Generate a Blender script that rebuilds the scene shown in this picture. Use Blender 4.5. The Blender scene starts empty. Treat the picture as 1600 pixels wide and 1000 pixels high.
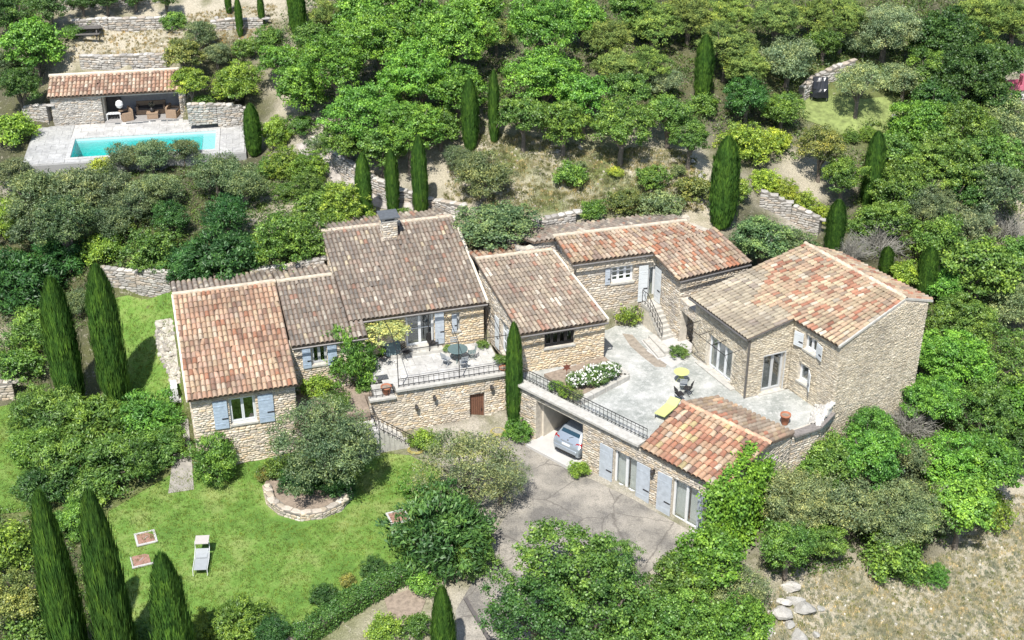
import bpy, math, random
import numpy as np
from mathutils import Matrix, Vector
from mathutils.geometry import delaunay_2d_cdt

SC = bpy.context.scene
COL = SC.collection
R = np.random.default_rng(7)
random.seed(7)

# ---------------------------------------------------------------- camera, sky, sun, exposure
FPX, PITCH, CAMZ = 2200.0, math.radians(30.0), 41.0
cam_d = bpy.data.cameras.new('camera'); cam = bpy.data.objects.new('camera', cam_d); COL.objects.link(cam)
cam.location = (0, 0, CAMZ); cam.rotation_euler = (math.radians(90) - PITCH, 0, 0)
cam_d.sensor_width = 36.0; cam_d.lens = 36.0 * FPX / 1600.0; cam_d.clip_end = 3000.0; cam_d.clip_start = 0.5
SC.camera = cam
SUN_EL, SUN_AZ = math.radians(58.0), math.radians(194.0)      # azimuth clockwise from +Y
w = bpy.data.worlds.new('World'); SC.world = w; w.use_nodes = True
wn = w.node_tree.nodes; wl = w.node_tree.links
sky = wn.new('ShaderNodeTexSky'); sky.sky_type = 'NISHITA'; sky.sun_disc = False
sky.sun_elevation = SUN_EL; sky.sun_rotation = SUN_AZ
bg = wn['Background']; bg.inputs['Strength'].default_value = 0.12
wl.new(sky.outputs[0], bg.inputs['Color'])
sun_d = bpy.data.lights.new('sun', 'SUN'); sun = bpy.data.objects.new('sun', sun_d); COL.objects.link(sun)
sun_d.energy = 4.8; sun_d.angle = math.radians(0.5); sun_d.color = (1.0, 0.96, 0.90)
to_sun = Vector((math.sin(SUN_AZ) * math.cos(SUN_EL), math.cos(SUN_AZ) * math.cos(SUN_EL), math.sin(SUN_EL)))
sun.rotation_euler = (-to_sun).to_track_quat('-Z', 'Y').to_euler(); sun.location = (-20, 20, 80)
SC.view_settings.view_transform = 'Standard'; SC.view_settings.look = 'None'
SC.view_settings.exposure = 0.53; SC.view_settings.gamma = 1.0; SC.view_settings.use_curve_mapping = False
try:
    SC.cycles.max_bounces = 8; SC.cycles.transparent_max_bounces = 12
except Exception:
    pass

# ---------------------------------------------------------------- survey helpers: a photo point + a height -> a place
_s, _c = math.sin(PITCH), math.cos(PITCH)
def ray(px, py):
    u = (px - 800) / FPX; v = (500 - py) / FPX
    return np.array([u, _c + v * _s, -_s + v * _c])
C0 = np.array([0, 0, CAMZ])
def at(px, py, z):
    d = ray(px, py); return C0 + d * ((z - CAMZ) / d[2])
def plane_at(px, py, P0, azd, slope):
    r = math.radians(azd); n = np.array([math.cos(r) * slope, -math.sin(r) * slope, 1.0])
    d = ray(px, py); return C0 + d * (((np.array(P0) - C0) @ n) / (d @ n))
def zat(xy, py):
    k = (500 - py) / FPX; Y = xy[1]
    return (k * Y * _c - Y * _s) / (_c + k * _s) + CAMZ
def depth(P):
    return P[1] * _c - (P[2] - CAMZ) * _s
def frame(azd):
    r = math.radians(azd); a = np.array([math.sin(r), math.cos(r)]); return a, np.array([-a[1], a[0]])
fA = frame(74.0)                                              # the long range of the house
def WA(a, b): return fA[0] * a + fA[1] * b
fG = frame(132.5)                                             # garage range
def WG(a, b): return fG[0] * a + fG[1] * b
fP = frame(81.0)                                              # pool
def WP(a, b): return fP[0] * a + fP[1] * b
def v3(xy, z): return np.array([xy[0], xy[1], z])

# ---------------------------------------------------------------- object helpers
def link(name, me, parent=None, mat=None):
    o = bpy.data.objects.new(name, me); COL.objects.link(o)
    if mat is not None and me is not None and not me.materials: me.materials.append(mat)
    if parent is not None: o.parent = parent
    return o
def tag(o, label=None, cat=None, group=None, kind=None):
    if label: o['label'] = label
    if cat: o['category'] = cat
    if group: o['group'] = group
    if kind: o['kind'] = kind
    return o
def thing(name, label, cat, loc=(0, 0, 0), rz=0.0, group=None):
    o = bpy.data.objects.new(name, None); COL.objects.link(o); o.empty_display_size = 0.3
    o.location = loc; o.rotation_euler = (0, 0, rz); return tag(o, label, cat, group)
def mesh_np(name, V, Q, mat=None, col=None, fcol=None, smooth=False):
    """V (n,3); Q (m,k) equal-size faces; fcol (m,3) colour per face, col (m,) value per face"""
    me = bpy.data.meshes.new(name); V = np.asarray(V, np.float32); Q = np.asarray(Q, np.int32)
    me.vertices.add(len(V)); me.vertices.foreach_set('co', V.ravel())
    m, k = Q.shape
    me.loops.add(m * k); me.loops.foreach_set('vertex_index', Q.ravel())
    me.polygons.add(m); me.polygons.foreach_set('loop_start', np.arange(0, m * k, k, dtype=np.int32))
    try: me.polygons.foreach_set('loop_total', np.full(m, k, np.int32))
    except Exception: pass
    if fcol is not None:
        a = me.attributes.new('col', 'FLOAT_COLOR', 'FACE')
        a.data.foreach_set('color', np.c_[fcol, np.ones(m)].astype(np.float32).ravel())
    if col is not None:
        a = me.attributes.new('tint', 'FLOAT', 'FACE'); a.data.foreach_set('value', np.asarray(col, np.float32))
    if smooth: me.polygons.foreach_set('use_smooth', np.ones(m, bool))
    me.update(calc_edges=True); me.validate()
    if mat: me.materials.append(mat)
    return me
class MB:
    """collects solids for one mesh"""
    def __init__(s): s.v = []; s.f = []
    def add(s, V, F):
        n = len(s.v); s.v += [tuple(map(float, p)) for p in V]; s.f += [tuple(i + n for i in f) for f in F]
    def box(s, c, size, rz=0.0, M=None):
        x, y, z = [q / 2 for q in size]; cr, sr = math.cos(rz), math.sin(rz); V = []
        for dz in (-z, z):
            for dx, dy in ((-x, -y), (x, -y), (x, y), (-x, y)):
                p = Vector((dx * cr - dy * sr + c[0], dx * sr + dy * cr + c[1], dz + c[2])); V.append(M @ p if M else p)
        s.add(V, [(0, 3, 2, 1), (4, 5, 6, 7), (0, 1, 5, 4), (1, 2, 6, 5), (2, 3, 7, 6), (3, 0, 4, 7)])
    def tube(s, P, r, n=6, cap=True):
        P = [Vector(p) for p in P]; rr = r if isinstance(r, (list, tuple)) else [r] * len(P); V = []; F = []
        for i, p in enumerate(P):
            d = (P[min(i + 1, len(P) - 1)] - P[max(i - 1, 0)]).normalized()
            u = d.orthogonal().normalized() if i == 0 else (u - d * u.dot(d)).normalized()
            q = d.cross(u)
            for k in range(n):
                a = 2 * math.pi * k / n; V.append(p + (u * math.cos(a) + q * math.sin(a)) * rr[i])
        for i in range(len(P) - 1):
            for k in range(n):
                F.append((i * n + k, i * n + (k + 1) % n, (i + 1) * n + (k + 1) % n, (i + 1) * n + k))
        if cap: F += [tuple(range(n - 1, -1, -1)), tuple(range((len(P) - 1) * n, len(P) * n))]
        s.add(V, F)
    def lathe(s, prof, c=(0, 0, 0), n=14, cap=True):
        V = []; F = []
        for r, z in prof:
            for k in range(n):
                a = 2 * math.pi * k / n; V.append((c[0] + r * math.cos(a), c[1] + r * math.sin(a), c[2] + z))
        for i in range(len(prof) - 1):
            for k in range(n): F.append((i * n + k, i * n + (k + 1) % n, (i + 1) * n + (k + 1) % n, (i + 1) * n + k))
        if cap: F += [tuple(range(n - 1, -1, -1)), tuple(range((len(prof) - 1) * n, len(prof) * n))]
        s.add(V, F)
    def prism(s, poly, z0, z1):
        n = len(poly)
        if sum(poly[i][0] * poly[(i + 1) % n][1] - poly[(i + 1) % n][0] * poly[i][1] for i in range(n)) < 0: poly = poly[::-1]
        V = [(p[0], p[1], z0) for p in poly] + [(p[0], p[1], z1) for p in poly]
        s.add(V, [tuple(range(n - 1, -1, -1)), tuple(range(n, 2 * n))] + [(i, (i + 1) % n, n + (i + 1) % n, n + i) for i in range(n)])
    def build(s, name, mat, parent=None, smooth=False):
        me = bpy.data.meshes.new(name); me.from_pydata(s.v, [], s.f)
        if smooth: me.polygons.foreach_set('use_smooth', np.ones(len(me.polygons), bool))
        me.update(); return link(name, me, parent, mat)
def in_poly(P, poly):
    P = np.atleast_2d(P); poly = np.asarray(poly)[:, :2]; x, y = P[:, 0], P[:, 1]; ins = np.zeros(len(P), bool); j = len(poly) - 1
    for i in range(len(poly)):
        xi, yi = poly[i]; xj, yj = poly[j]
        with np.errstate(divide='ignore', invalid='ignore'):
            c = ((yi > y) != (yj > y)) & (x < (xj - xi) * (y - yi) / (yj - yi) + xi)
        ins ^= c; j = i
    return ins

# ---------------------------------------------------------------- materials
MATS = {}
def newmat(name):
    m = bpy.data.materials.new(name); m.use_nodes = True; nt = m.node_tree; b = nt.nodes['Principled BSDF']; return m, nt, b
def N(nt, t, **k):
    n = nt.nodes.new(t)
    for a, v in k.items():
        if a.startswith('i_'): n.inputs[int(a[2:]) if a[2:].isdigit() else a[2:].replace('_', ' ')].default_value = v
        else: setattr(n, a, v)
    return n
def noise(nt, scale, detail=4.0, rough=0.6, obj=False):
    tc = N(nt, 'ShaderNodeTexCoord') if obj else N(nt, 'ShaderNodeNewGeometry')
    n = N(nt, 'ShaderNodeTexNoise'); n.inputs['Scale'].default_value = scale; n.inputs['Detail'].default_value = detail
    n.inputs['Roughness'].default_value = rough
    nt.links.new(tc.outputs['Object' if obj else 'Position'], n.inputs['Vector']); return n
def ramp(nt, src, stops):
    r = N(nt, 'ShaderNodeValToRGB'); el = r.color_ramp.elements
    while len(el) < len(stops): el.new(0.5)
    for e, (p, c) in zip(el, stops): e.position = p; e.color = (*c, 1) if len(c) == 3 else c
    nt.links.new(src, r.inputs[0]); return r
def mixc(nt, a, b, fac, mode='MIX'):
    m = N(nt, 'ShaderNodeMix', data_type='RGBA', blend_type=mode)
    for s, i in ((a, 6), (b, 7)):
        if isinstance(s, tuple): m.inputs[i].default_value = (*s, 1)
        else: nt.links.new(s, m.inputs[i])
    if isinstance(fac, float): m.inputs[0].default_value = fac
    else: nt.links.new(fac, m.inputs[0])
    return m.outputs[2]
def bump(nt, b, src, strength=0.4, dist=0.02):
    bn = N(nt, 'ShaderNodeBump'); bn.inputs['Strength'].default_value = strength; bn.inputs['Distance'].default_value = dist
    nt.links.new(src, bn.inputs['Height']); nt.links.new(bn.outputs[0], b.inputs['Normal'])
def simple(name, c, rough=0.6, metal=0.0, var=0.15, scale=6.0, bmp=0.0):
    if name in MATS: return MATS[name]
    m, nt, b = newmat(name); n = noise(nt, scale)
    r = ramp(nt, n.outputs['Fac'], [(0.3, tuple(x * (1 - var) for x in c)), (0.7, tuple(min(1, x * (1 + var)) for x in c))])
    nt.links.new(r.outputs[0], b.inputs['Base Color']); b.inputs['Roughness'].default_value = rough; b.inputs['Metallic'].default_value = metal
    if bmp: bump(nt, b, n.outputs['Fac'], bmp)
    MATS[name] = m; return m
def piece_mat(name, attr, rough=0.85, spot=(0.16, 0.15, 0.12), spot_amt=0.5, scale=9.0, warm=None):
    """weathered mineral piece: own colour (object colour, or face colour for joined masses) + lichen"""
    m, nt, b = newmat(name)
    if attr: src = N(nt, 'ShaderNodeAttribute', attribute_name='col').outputs['Color']
    else: src = N(nt, 'ShaderNodeObjectInfo').outputs['Color']
    n1 = noise(nt, scale, 6, 0.7); n2 = noise(nt, scale * 4, 4, 0.7)
    k = ramp(nt, n1.outputs['Fac'], [(0.47, (0, 0, 0)), (0.68, (spot_amt,) * 3)])
    c = mixc(nt, src, spot, k.outputs[0])
    k2 = ramp(nt, n2.outputs['Fac'], [(0.3, (0.72,) * 3), (0.7, (1.18,) * 3)])
    c = mixc(nt, c, k2.outputs[0], 1.0, 'MULTIPLY'); n3 = noise(nt, 0.7, 5, 0.65); k3 = ramp(nt, n3.outputs['Fac'], [(0.34, (0.80, 0.80, 0.81)), (0.58, (1.08,) * 3)]); c = mixc(nt, c, k3.outputs[0], 1.0, 'MULTIPLY')
    nt.links.new(c, b.inputs['Base Color']); b.inputs['Roughness'].default_value = rough
    bump(nt, b, n2.outputs['Fac'], 0.5, 0.015); return m
TILE_O, TILE_A = piece_mat('tile clay', False, spot_amt=0.45, scale=5), piece_mat('tile clay joined', True, spot_amt=0.45, scale=5)
STONE_O, STONE_A = piece_mat('rubble stone', False, spot=(0.2, 0.18, 0.14), spot_amt=0.35, scale=4), piece_mat('rubble stone joined', True, spot=(0.2, 0.18, 0.14), spot_amt=0.35, scale=4)
M_MORTAR = simple('lime mortar', (0.50, 0.455, 0.38), 0.95, var=0.25, scale=5, bmp=0.6)
M_DECK = simple('channel tiles', (0.13, 0.095, 0.07), 0.95, var=0.4, scale=4, bmp=0.4)  # flat bed, colour darkened to draw shadow lines between the cover tiles
M_RENDER = simple('pale lime render', (0.58, 0.53, 0.44), 0.9, var=0.12, scale=3, bmp=0.2)
M_LEDGE = simple('dressed limestone', (0.43, 0.415, 0.375), 0.85, var=0.18, scale=5, bmp=0.3)
M_WHITE = simple('white paint', (0.66, 0.67, 0.67), 0.5, var=0.05)
M_GREYFRAME = simple('grey paint', (0.45, 0.46, 0.46), 0.5, var=0.06)
M_BLUE = simple('blue grey shutter paint', (0.36, 0.44, 0.53), 0.6, var=0.16, scale=5)
M_GREYSH = simple('grey shutter paint', (0.42, 0.46, 0.50), 0.6, var=0.13, scale=4)
M_PALESH = simple('pale blue shutter paint', (0.58, 0.61, 0.62), 0.6, var=0.06, scale=3)
M_IRON = simple('wrought iron', (0.035, 0.032, 0.032), 0.55, 0.3)
M_WOOD = simple('brown door wood', (0.16, 0.075, 0.045), 0.7, var=0.2, scale=8)
M_DARKWOOD = simple('grey weathered wood', (0.12, 0.11, 0.10), 0.8, var=0.2)
M_ZINC = simple('zinc gutter', (0.17, 0.16, 0.15), 0.5, 0.5)
M_DARK = simple('dark interior', (0.22, 0.2, 0.18), 0.9)  # room wall coloured dark to stand in for an unlit interior
M_TERRA = simple('terracotta', (0.36, 0.14, 0.075), 0.8, var=0.2)
M_CONC = simple('pale concrete', (0.46, 0.45, 0.43), 0.9, var=0.08, scale=1.5, bmp=0.1)
M_SLATE = simple('slate slab', (0.10, 0.11, 0.12), 0.7, var=0.2)
M_TABLEGREEN = simple('green grey painted metal', (0.10, 0.15, 0.15), 0.45, var=0.1)
M_WICKER = simple('wicker', (0.30, 0.21, 0.14), 0.9, var=0.3, scale=25, bmp=0.5)
M_CUSHION = simple('dark cushion', (0.06, 0.055, 0.055), 0.9)
M_LIME = simple('lime yellow paint', (0.50, 0.54, 0.20), 0.6, var=0.06)
M_SLING = simple('grey sling fabric', (0.30, 0.32, 0.33), 0.8, var=0.06)
M_BEIGE = simple('beige canvas', (0.42, 0.39, 0.36), 0.9, var=0.05)
M_TARP = simple('black tarpaulin', (0.018, 0.02, 0.024), 0.32, var=0.2, scale=3)
M_PINK = simple('pink plastic', (0.50, 0.14, 0.20), 0.5, var=0.1)
M_RUST = simple('rusty steel', (0.16, 0.05, 0.03), 0.85, var=0.3)
M_SOIL = simple('planting soil', (0.25, 0.20, 0.155), 1.0, var=0.3, scale=5, bmp=0.8)
M_CURTAIN = simple('sheer curtain', (0.62, 0.61, 0.58), 0.9, var=0.04)
M_RUBBER = simple('rubber', (0.02, 0.02, 0.02), 0.8)
M_RIM = simple('alloy', (0.45, 0.46, 0.47), 0.3, 0.8)
M_REDLENS = simple('red lens', (0.30, 0.012, 0.015), 0.15, var=0.1)
M_CARPAINT = simple('silver car paint', (0.42, 0.47, 0.52), 0.28, 0.55, var=0.02)
M_PLATE = simple('number plate', (0.75, 0.75, 0.74), 0.4, var=0.02)
M_HOSE = simple('yellow hose', (0.42, 0.36, 0.10), 0.6)
M_BARK = simple('grey bark', (0.16, 0.135, 0.11), 0.95, var=0.3, scale=8, bmp=0.6)
M_TWIG = simple('bare grey twig', (0.27, 0.26, 0.225), 0.95, var=0.2)
M_PETAL = simple('white petal', (0.78, 0.78, 0.72), 0.7, var=0.05)
def glass_mat(name, tint, gloss):
    m, nt, b = newmat(name); nt.nodes.remove(b); out = nt.nodes['Material Output']
    t = N(nt, 'ShaderNodeBsdfTransparent'); t.inputs[0].default_value = (*tint, 1)
    g = N(nt, 'ShaderNodeBsdfGlossy'); g.inputs['Roughness'].default_value = 0.03; g.inputs[0].default_value = (0.9, 0.95, 1, 1)
    lw = N(nt, 'ShaderNodeLayerWeight'); lw.inputs[0].default_value = .5
    pw = N(nt, 'ShaderNodeMath', operation='POWER'); pw.inputs[1].default_value = 3.0; nt.links.new(lw.outputs['Facing'], pw.inputs[0])
    ma = N(nt, 'ShaderNodeMath', operation='MULTIPLY_ADD'); ma.inputs[1].default_value = .7; ma.inputs[2].default_value = gloss; nt.links.new(pw.outputs[0], ma.inputs[0])
    mx = N(nt, 'ShaderNodeMixShader'); nt.links.new(ma.outputs[0], mx.inputs[0])
    nt.links.new(t.outputs[0], mx.inputs[1]); nt.links.new(g.outputs[0], mx.inputs[2]); nt.links.new(mx.outputs[0], out.inputs[0]); return m
M_GLASS = glass_mat('window glass', (0.92, 0.95, 0.95), 0.10)
M_CARGLASS = simple('tinted car glass', (0.02, 0.05, 0.075), 0.05, var=0.02)
M_WATER = glass_mat('pool water', (0.93, 0.99, 0.99), 0.06)
_va = N(M_WATER.node_tree, 'ShaderNodeVolumeAbsorption'); _va.inputs['Color'].default_value = (0.10, 0.95, 0.93, 1); _va.inputs['Density'].default_value = 0.95
M_WATER.node_tree.links.new(_va.outputs[0], M_WATER.node_tree.nodes['Material Output'].inputs['Volume'])
_wn = noise(M_WATER.node_tree, 2.6, 4, .6); _wb = N(M_WATER.node_tree, 'ShaderNodeBump'); _wb.inputs['Strength'].default_value = .5; _wb.inputs['Distance'].default_value = .04
M_WATER.node_tree.links.new(_wn.outputs['Fac'], _wb.inputs['Height'])
for _q in M_WATER.node_tree.nodes:
    if _q.type in ('BSDF_GLOSSY', 'LAYER_WEIGHT'): M_WATER.node_tree.links.new(_wb.outputs[0], _q.inputs['Normal'])
_m, _nt, _b = newmat('pool liner'); _n = noise(_nt, 1.2)
_nt.links.new(ramp(_nt, _n.outputs['Fac'], [(0.3, (0.46, 0.66, 0.66)), (0.7, (0.54, 0.72, 0.71))]).outputs[0], _b.inputs['Base Color']); _b.inputs['Roughness'].default_value = 0.6
M_LINER = _m
def leaf_mat(name, trans=0.22, gloss=0.12, rough=0.5):
    m, nt, b = newmat(name); nt.nodes.remove(b); out = nt.nodes['Material Output']
    oi = N(nt, 'ShaderNodeObjectInfo'); at_ = N(nt, 'ShaderNodeAttribute', attribute_name='tint')
    br = ramp(nt, at_.outputs['Fac'], [(0.0, (0.38, 0.48, 0.5)), (0.5, (1.05, 1.05, 1.05)), (1.0, (2.5, 2.05, 1.6))])  # wide ramp: random tint also imitates the sparkle of sunlit leaves
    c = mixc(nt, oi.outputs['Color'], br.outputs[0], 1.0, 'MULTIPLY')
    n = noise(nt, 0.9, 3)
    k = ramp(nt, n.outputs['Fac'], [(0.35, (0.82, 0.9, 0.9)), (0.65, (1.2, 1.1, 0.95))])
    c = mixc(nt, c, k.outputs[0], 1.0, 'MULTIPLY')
    d = N(nt, 'ShaderNodeBsdfDiffuse'); t = N(nt, 'ShaderNodeBsdfTranslucent'); g = N(nt, 'ShaderNodeBsdfGlossy')
    g.inputs['Roughness'].default_value = rough; g.inputs[0].default_value = (0.9, 0.95, 0.9, 1)
    nt.links.new(c, d.inputs[0]); tc = mixc(nt, c, (1.3, 1.35, 0.6), 1.0, 'MULTIPLY'); nt.links.new(tc, t.inputs[0])
    m1 = N(nt, 'ShaderNodeMixShader'); m1.inputs[0].default_value = trans; nt.links.new(d.outputs[0], m1.inputs[1]); nt.links.new(t.outputs[0], m1.inputs[2])
    m2 = N(nt, 'ShaderNodeMixShader'); m2.inputs[0].default_value = gloss * .3; nt.links.new(m1.outputs[0], m2.inputs[1]); nt.links.new(g.outputs[0], m2.inputs[2])
    nt.links.new(m2.outputs[0], out.inputs[0]); return m
M_LEAF = leaf_mat('leaf'); M_NEEDLE = leaf_mat('needle', 0.15, 0.06, 0.7)

# ---------------------------------------------------------------- terrain
# (photo x, photo y, height, ground kind 0 dry grass, 1 woodland floor, 2 short green, 3 bare pale earth)
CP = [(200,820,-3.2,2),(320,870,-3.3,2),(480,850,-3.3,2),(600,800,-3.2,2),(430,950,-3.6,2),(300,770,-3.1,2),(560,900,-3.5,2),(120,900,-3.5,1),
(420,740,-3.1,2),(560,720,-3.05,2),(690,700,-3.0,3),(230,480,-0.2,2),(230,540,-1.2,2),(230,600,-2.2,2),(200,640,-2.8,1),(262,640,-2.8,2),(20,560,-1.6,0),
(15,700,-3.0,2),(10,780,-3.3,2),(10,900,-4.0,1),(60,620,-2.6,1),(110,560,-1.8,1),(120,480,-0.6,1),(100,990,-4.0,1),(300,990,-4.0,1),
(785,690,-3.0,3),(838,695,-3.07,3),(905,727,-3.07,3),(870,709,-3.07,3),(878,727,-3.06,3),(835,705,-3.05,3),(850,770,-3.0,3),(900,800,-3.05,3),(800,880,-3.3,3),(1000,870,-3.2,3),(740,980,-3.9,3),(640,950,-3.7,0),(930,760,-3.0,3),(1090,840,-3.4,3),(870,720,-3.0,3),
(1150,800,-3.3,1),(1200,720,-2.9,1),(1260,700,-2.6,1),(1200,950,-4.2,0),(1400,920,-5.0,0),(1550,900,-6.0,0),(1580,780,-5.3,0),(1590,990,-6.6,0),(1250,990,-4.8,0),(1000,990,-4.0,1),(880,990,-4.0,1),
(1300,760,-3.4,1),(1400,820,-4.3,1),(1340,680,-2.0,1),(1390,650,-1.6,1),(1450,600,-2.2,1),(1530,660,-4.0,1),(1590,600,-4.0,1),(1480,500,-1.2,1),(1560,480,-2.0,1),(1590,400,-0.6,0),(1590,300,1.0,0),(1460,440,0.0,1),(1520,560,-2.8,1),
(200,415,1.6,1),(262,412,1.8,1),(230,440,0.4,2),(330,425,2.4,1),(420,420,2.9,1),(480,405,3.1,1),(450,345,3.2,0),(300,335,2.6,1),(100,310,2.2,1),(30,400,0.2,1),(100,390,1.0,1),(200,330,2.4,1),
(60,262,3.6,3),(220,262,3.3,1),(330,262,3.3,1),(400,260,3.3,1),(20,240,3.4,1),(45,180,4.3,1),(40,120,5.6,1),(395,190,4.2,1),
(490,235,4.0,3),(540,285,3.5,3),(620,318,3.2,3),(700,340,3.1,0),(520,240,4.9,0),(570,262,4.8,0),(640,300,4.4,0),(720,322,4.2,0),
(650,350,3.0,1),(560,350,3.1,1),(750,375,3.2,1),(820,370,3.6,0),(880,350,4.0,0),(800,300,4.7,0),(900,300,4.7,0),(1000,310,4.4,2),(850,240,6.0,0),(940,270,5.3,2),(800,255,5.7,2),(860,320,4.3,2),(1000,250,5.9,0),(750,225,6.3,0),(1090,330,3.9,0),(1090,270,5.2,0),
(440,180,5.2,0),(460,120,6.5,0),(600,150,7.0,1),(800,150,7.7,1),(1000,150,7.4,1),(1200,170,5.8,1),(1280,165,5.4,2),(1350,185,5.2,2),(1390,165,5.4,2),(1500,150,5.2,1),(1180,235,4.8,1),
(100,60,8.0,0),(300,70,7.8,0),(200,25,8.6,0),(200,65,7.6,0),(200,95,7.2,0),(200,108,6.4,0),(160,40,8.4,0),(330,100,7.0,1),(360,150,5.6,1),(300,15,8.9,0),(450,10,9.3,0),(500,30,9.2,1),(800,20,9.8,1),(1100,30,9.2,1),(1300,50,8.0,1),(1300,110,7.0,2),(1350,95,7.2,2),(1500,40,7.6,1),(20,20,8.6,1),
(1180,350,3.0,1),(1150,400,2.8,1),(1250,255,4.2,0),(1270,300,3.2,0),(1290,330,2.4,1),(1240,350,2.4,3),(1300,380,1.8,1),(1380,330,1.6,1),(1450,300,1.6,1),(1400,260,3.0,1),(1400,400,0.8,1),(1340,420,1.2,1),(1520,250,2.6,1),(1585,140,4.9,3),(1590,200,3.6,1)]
WCP = [(-70,20,-7,1),(0,15,-8,1),(70,15,-14,0),(-80,70,-3,1),(85,70,-10,1),(-80,110,8,1),(80,110,4,1),(-60,150,16,1),(0,150,18,1),(60,150,14,1),(0,40,-5.6,1),(-30,40,-6,1),(30,40,-7.5,0)]
_P = np.array([at(x, y, z) for x, y, z, k in CP] + [(x, y, z) for x, y, z, k in WCP])
_K = np.array([k for *_, k in CP] + [k for *_, k in WCP])
_D = np.linalg.norm(_P[:, None, :2] - _P[None, :, :2], axis=2)
_n = len(_P); _A = np.zeros((_n + 3, _n + 3)); _A[:_n, :_n] = _D - 0.05 * np.eye(_n) * 0
_A[:_n, _n] = 1; _A[:_n, _n + 1:] = _P[:, :2]; _A[_n, :_n] = 1; _A[_n + 1:, :_n] = _P[:, :2].T
_W = np.linalg.solve(_A, np.r_[_P[:, 2], 0, 0, 0])
def gz0(X):
    X = np.atleast_2d(np.asarray(X, float)); d = np.linalg.norm(X[:, None, :2] - _P[None, :, :2], axis=2)
    z = d @ _W[:_n] + _W[_n] + X[:, :2] @ _W[_n + 1:]
    near = np.clip(1.5 - np.maximum(np.abs(X[:, 0]) / 90, np.abs(X[:, 1] - 75) / 70), 0, 1)
    return np.clip(z, -25, 40) + (0.10 * np.sin(X[:, 0] * 1.3 + 2 * np.sin(X[:, 1] * .7)) * np.cos(X[:, 1] * 1.1)) * 0.35 * near
def hgt(x, y): return float(gz0([[x, y]])[0])
_T = np.arange(52.0, 150.0, 0.2)
def ground_at(px, py, up=0.0):
    """the place on the ground (or `up` metres above it) seen at a photo point"""
    d = ray(px, py); Q = C0 + np.outer(_T, d); dz = Q[:, 2] - gz0(Q) - up
    i = int(np.argmax(dz < 0)) if (dz < 0).any() else len(_T) - 1
    i = max(i, 1); f = dz[i - 1] / (dz[i - 1] - dz[i] + 1e-9); f = min(max(f, 0), 1); return Q[i - 1] + (Q[i] - Q[i - 1]) * f
def gpoly(pts): return np.array([ground_at(x, y)[:2] for x, y in pts])

HOUSE_LOW = [WA(0.9, 62.8), WA(6, 62.8), WA(17.9, 62.8), WG(-43.2, 48.0), WG(-29.6, 47.8), WG(-29.6, 53), at(1290, 640, 0)[:2], at(1235, 560, 0)[:2], WA(29, 66), WA(22, 65.5), WA(17.6, 66.5), WA(1.0, 68.5)]
POOL_C = [WP(-16.6, 93.4), WP(-4.7, 93.4), WP(-4.7, 88.0), WP(-16.6, 88.0)]
DECK = [WP(-18.3, 94.7), WP(-3.9, 94.9), WP(-3.8, 88.0), WP(-17.6, 87.6)]
PHOUSE = [WP(-17.1, 97.5), WP(-7.9, 97.5), WP(-7.9, 94.5), WP(-17.1, 94.5)]

def grow(a, b, step, lo, hi):
    v = list(np.arange(a, b, step)); s = step
    while v[-1] < hi: s *= 1.35; v.append(v[-1] + s)
    s = step
    while v[0] > lo: s *= 1.35; v.insert(0, v[0] - s)
    return np.array(v)
gx = grow(-46, 46, 0.5, -900, 900); gy = grow(44, 120, 0.5, -300, 1500)
GX, GY = np.meshgrid(gx, gy); GP = np.c_[GX.ravel(), GY.ravel()]
GZ = np.concatenate([gz0(GP[i:i + 20000]) for i in range(0, len(GP), 20000)])
GZ[in_poly(GP, HOUSE_LOW)] = np.minimum(GZ[in_poly(GP, HOUSE_LOW)], -3.3)
m_ = in_poly(GP, DECK) | in_poly(GP, PHOUSE); GZ[m_] = np.minimum(GZ[m_], 3.85)
m_ = in_poly(GP, POOL_C); GZ[m_] = np.minimum(GZ[m_], 1.9)
nx, ny = len(gx), len(gy); I = np.arange(nx * ny).reshape(ny, nx)
Q = np.stack([I[:-1, :-1], I[:-1, 1:], I[1:, 1:], I[1:, :-1]], -1).reshape(-1, 4)
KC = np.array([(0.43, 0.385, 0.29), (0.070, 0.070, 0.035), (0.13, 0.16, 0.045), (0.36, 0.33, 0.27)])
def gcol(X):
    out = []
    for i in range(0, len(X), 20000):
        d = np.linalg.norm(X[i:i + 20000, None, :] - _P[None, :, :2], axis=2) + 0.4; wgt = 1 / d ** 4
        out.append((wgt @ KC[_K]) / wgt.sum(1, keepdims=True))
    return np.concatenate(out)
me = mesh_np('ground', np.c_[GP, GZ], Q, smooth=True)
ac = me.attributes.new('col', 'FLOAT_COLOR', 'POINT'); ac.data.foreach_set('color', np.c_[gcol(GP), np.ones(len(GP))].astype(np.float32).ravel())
m, nt, b = newmat('ground')
a_ = N(nt, 'ShaderNodeAttribute', attribute_name='col')
n1 = noise(nt, 0.45, 8, 0.65); n2 = noise(nt, 3.5, 8, 0.75); n3 = noise(nt, 14.0, 4, 0.7)
c = mixc(nt, a_.outputs['Color'], (0.10, 0.105, 0.035), ramp(nt, n1.outputs['Fac'], [(0.45, (0, 0, 0)), (0.66, (0.75,) * 3)]).outputs[0])
c = mixc(nt, c, (0.42, 0.38, 0.31), ramp(nt, n2.outputs['Fac'], [(0.55, (0, 0, 0)), (0.72, (0.7,) * 3)]).outputs[0])
c = mixc(nt, c, ramp(nt, n3.outputs['Fac'], [(0.3, (0.6,) * 3), (0.7, (1.3,) * 3)]).outputs[0], 1.0, 'MULTIPLY')
nt.links.new(c, b.inputs['Base Color']); b.inputs['Roughness'].default_value = 1.0; bump(nt, b, n2.outputs['Fac'], 0.9, 0.12)
tag(link('ground', me, None, m), kind='structure')

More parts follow.
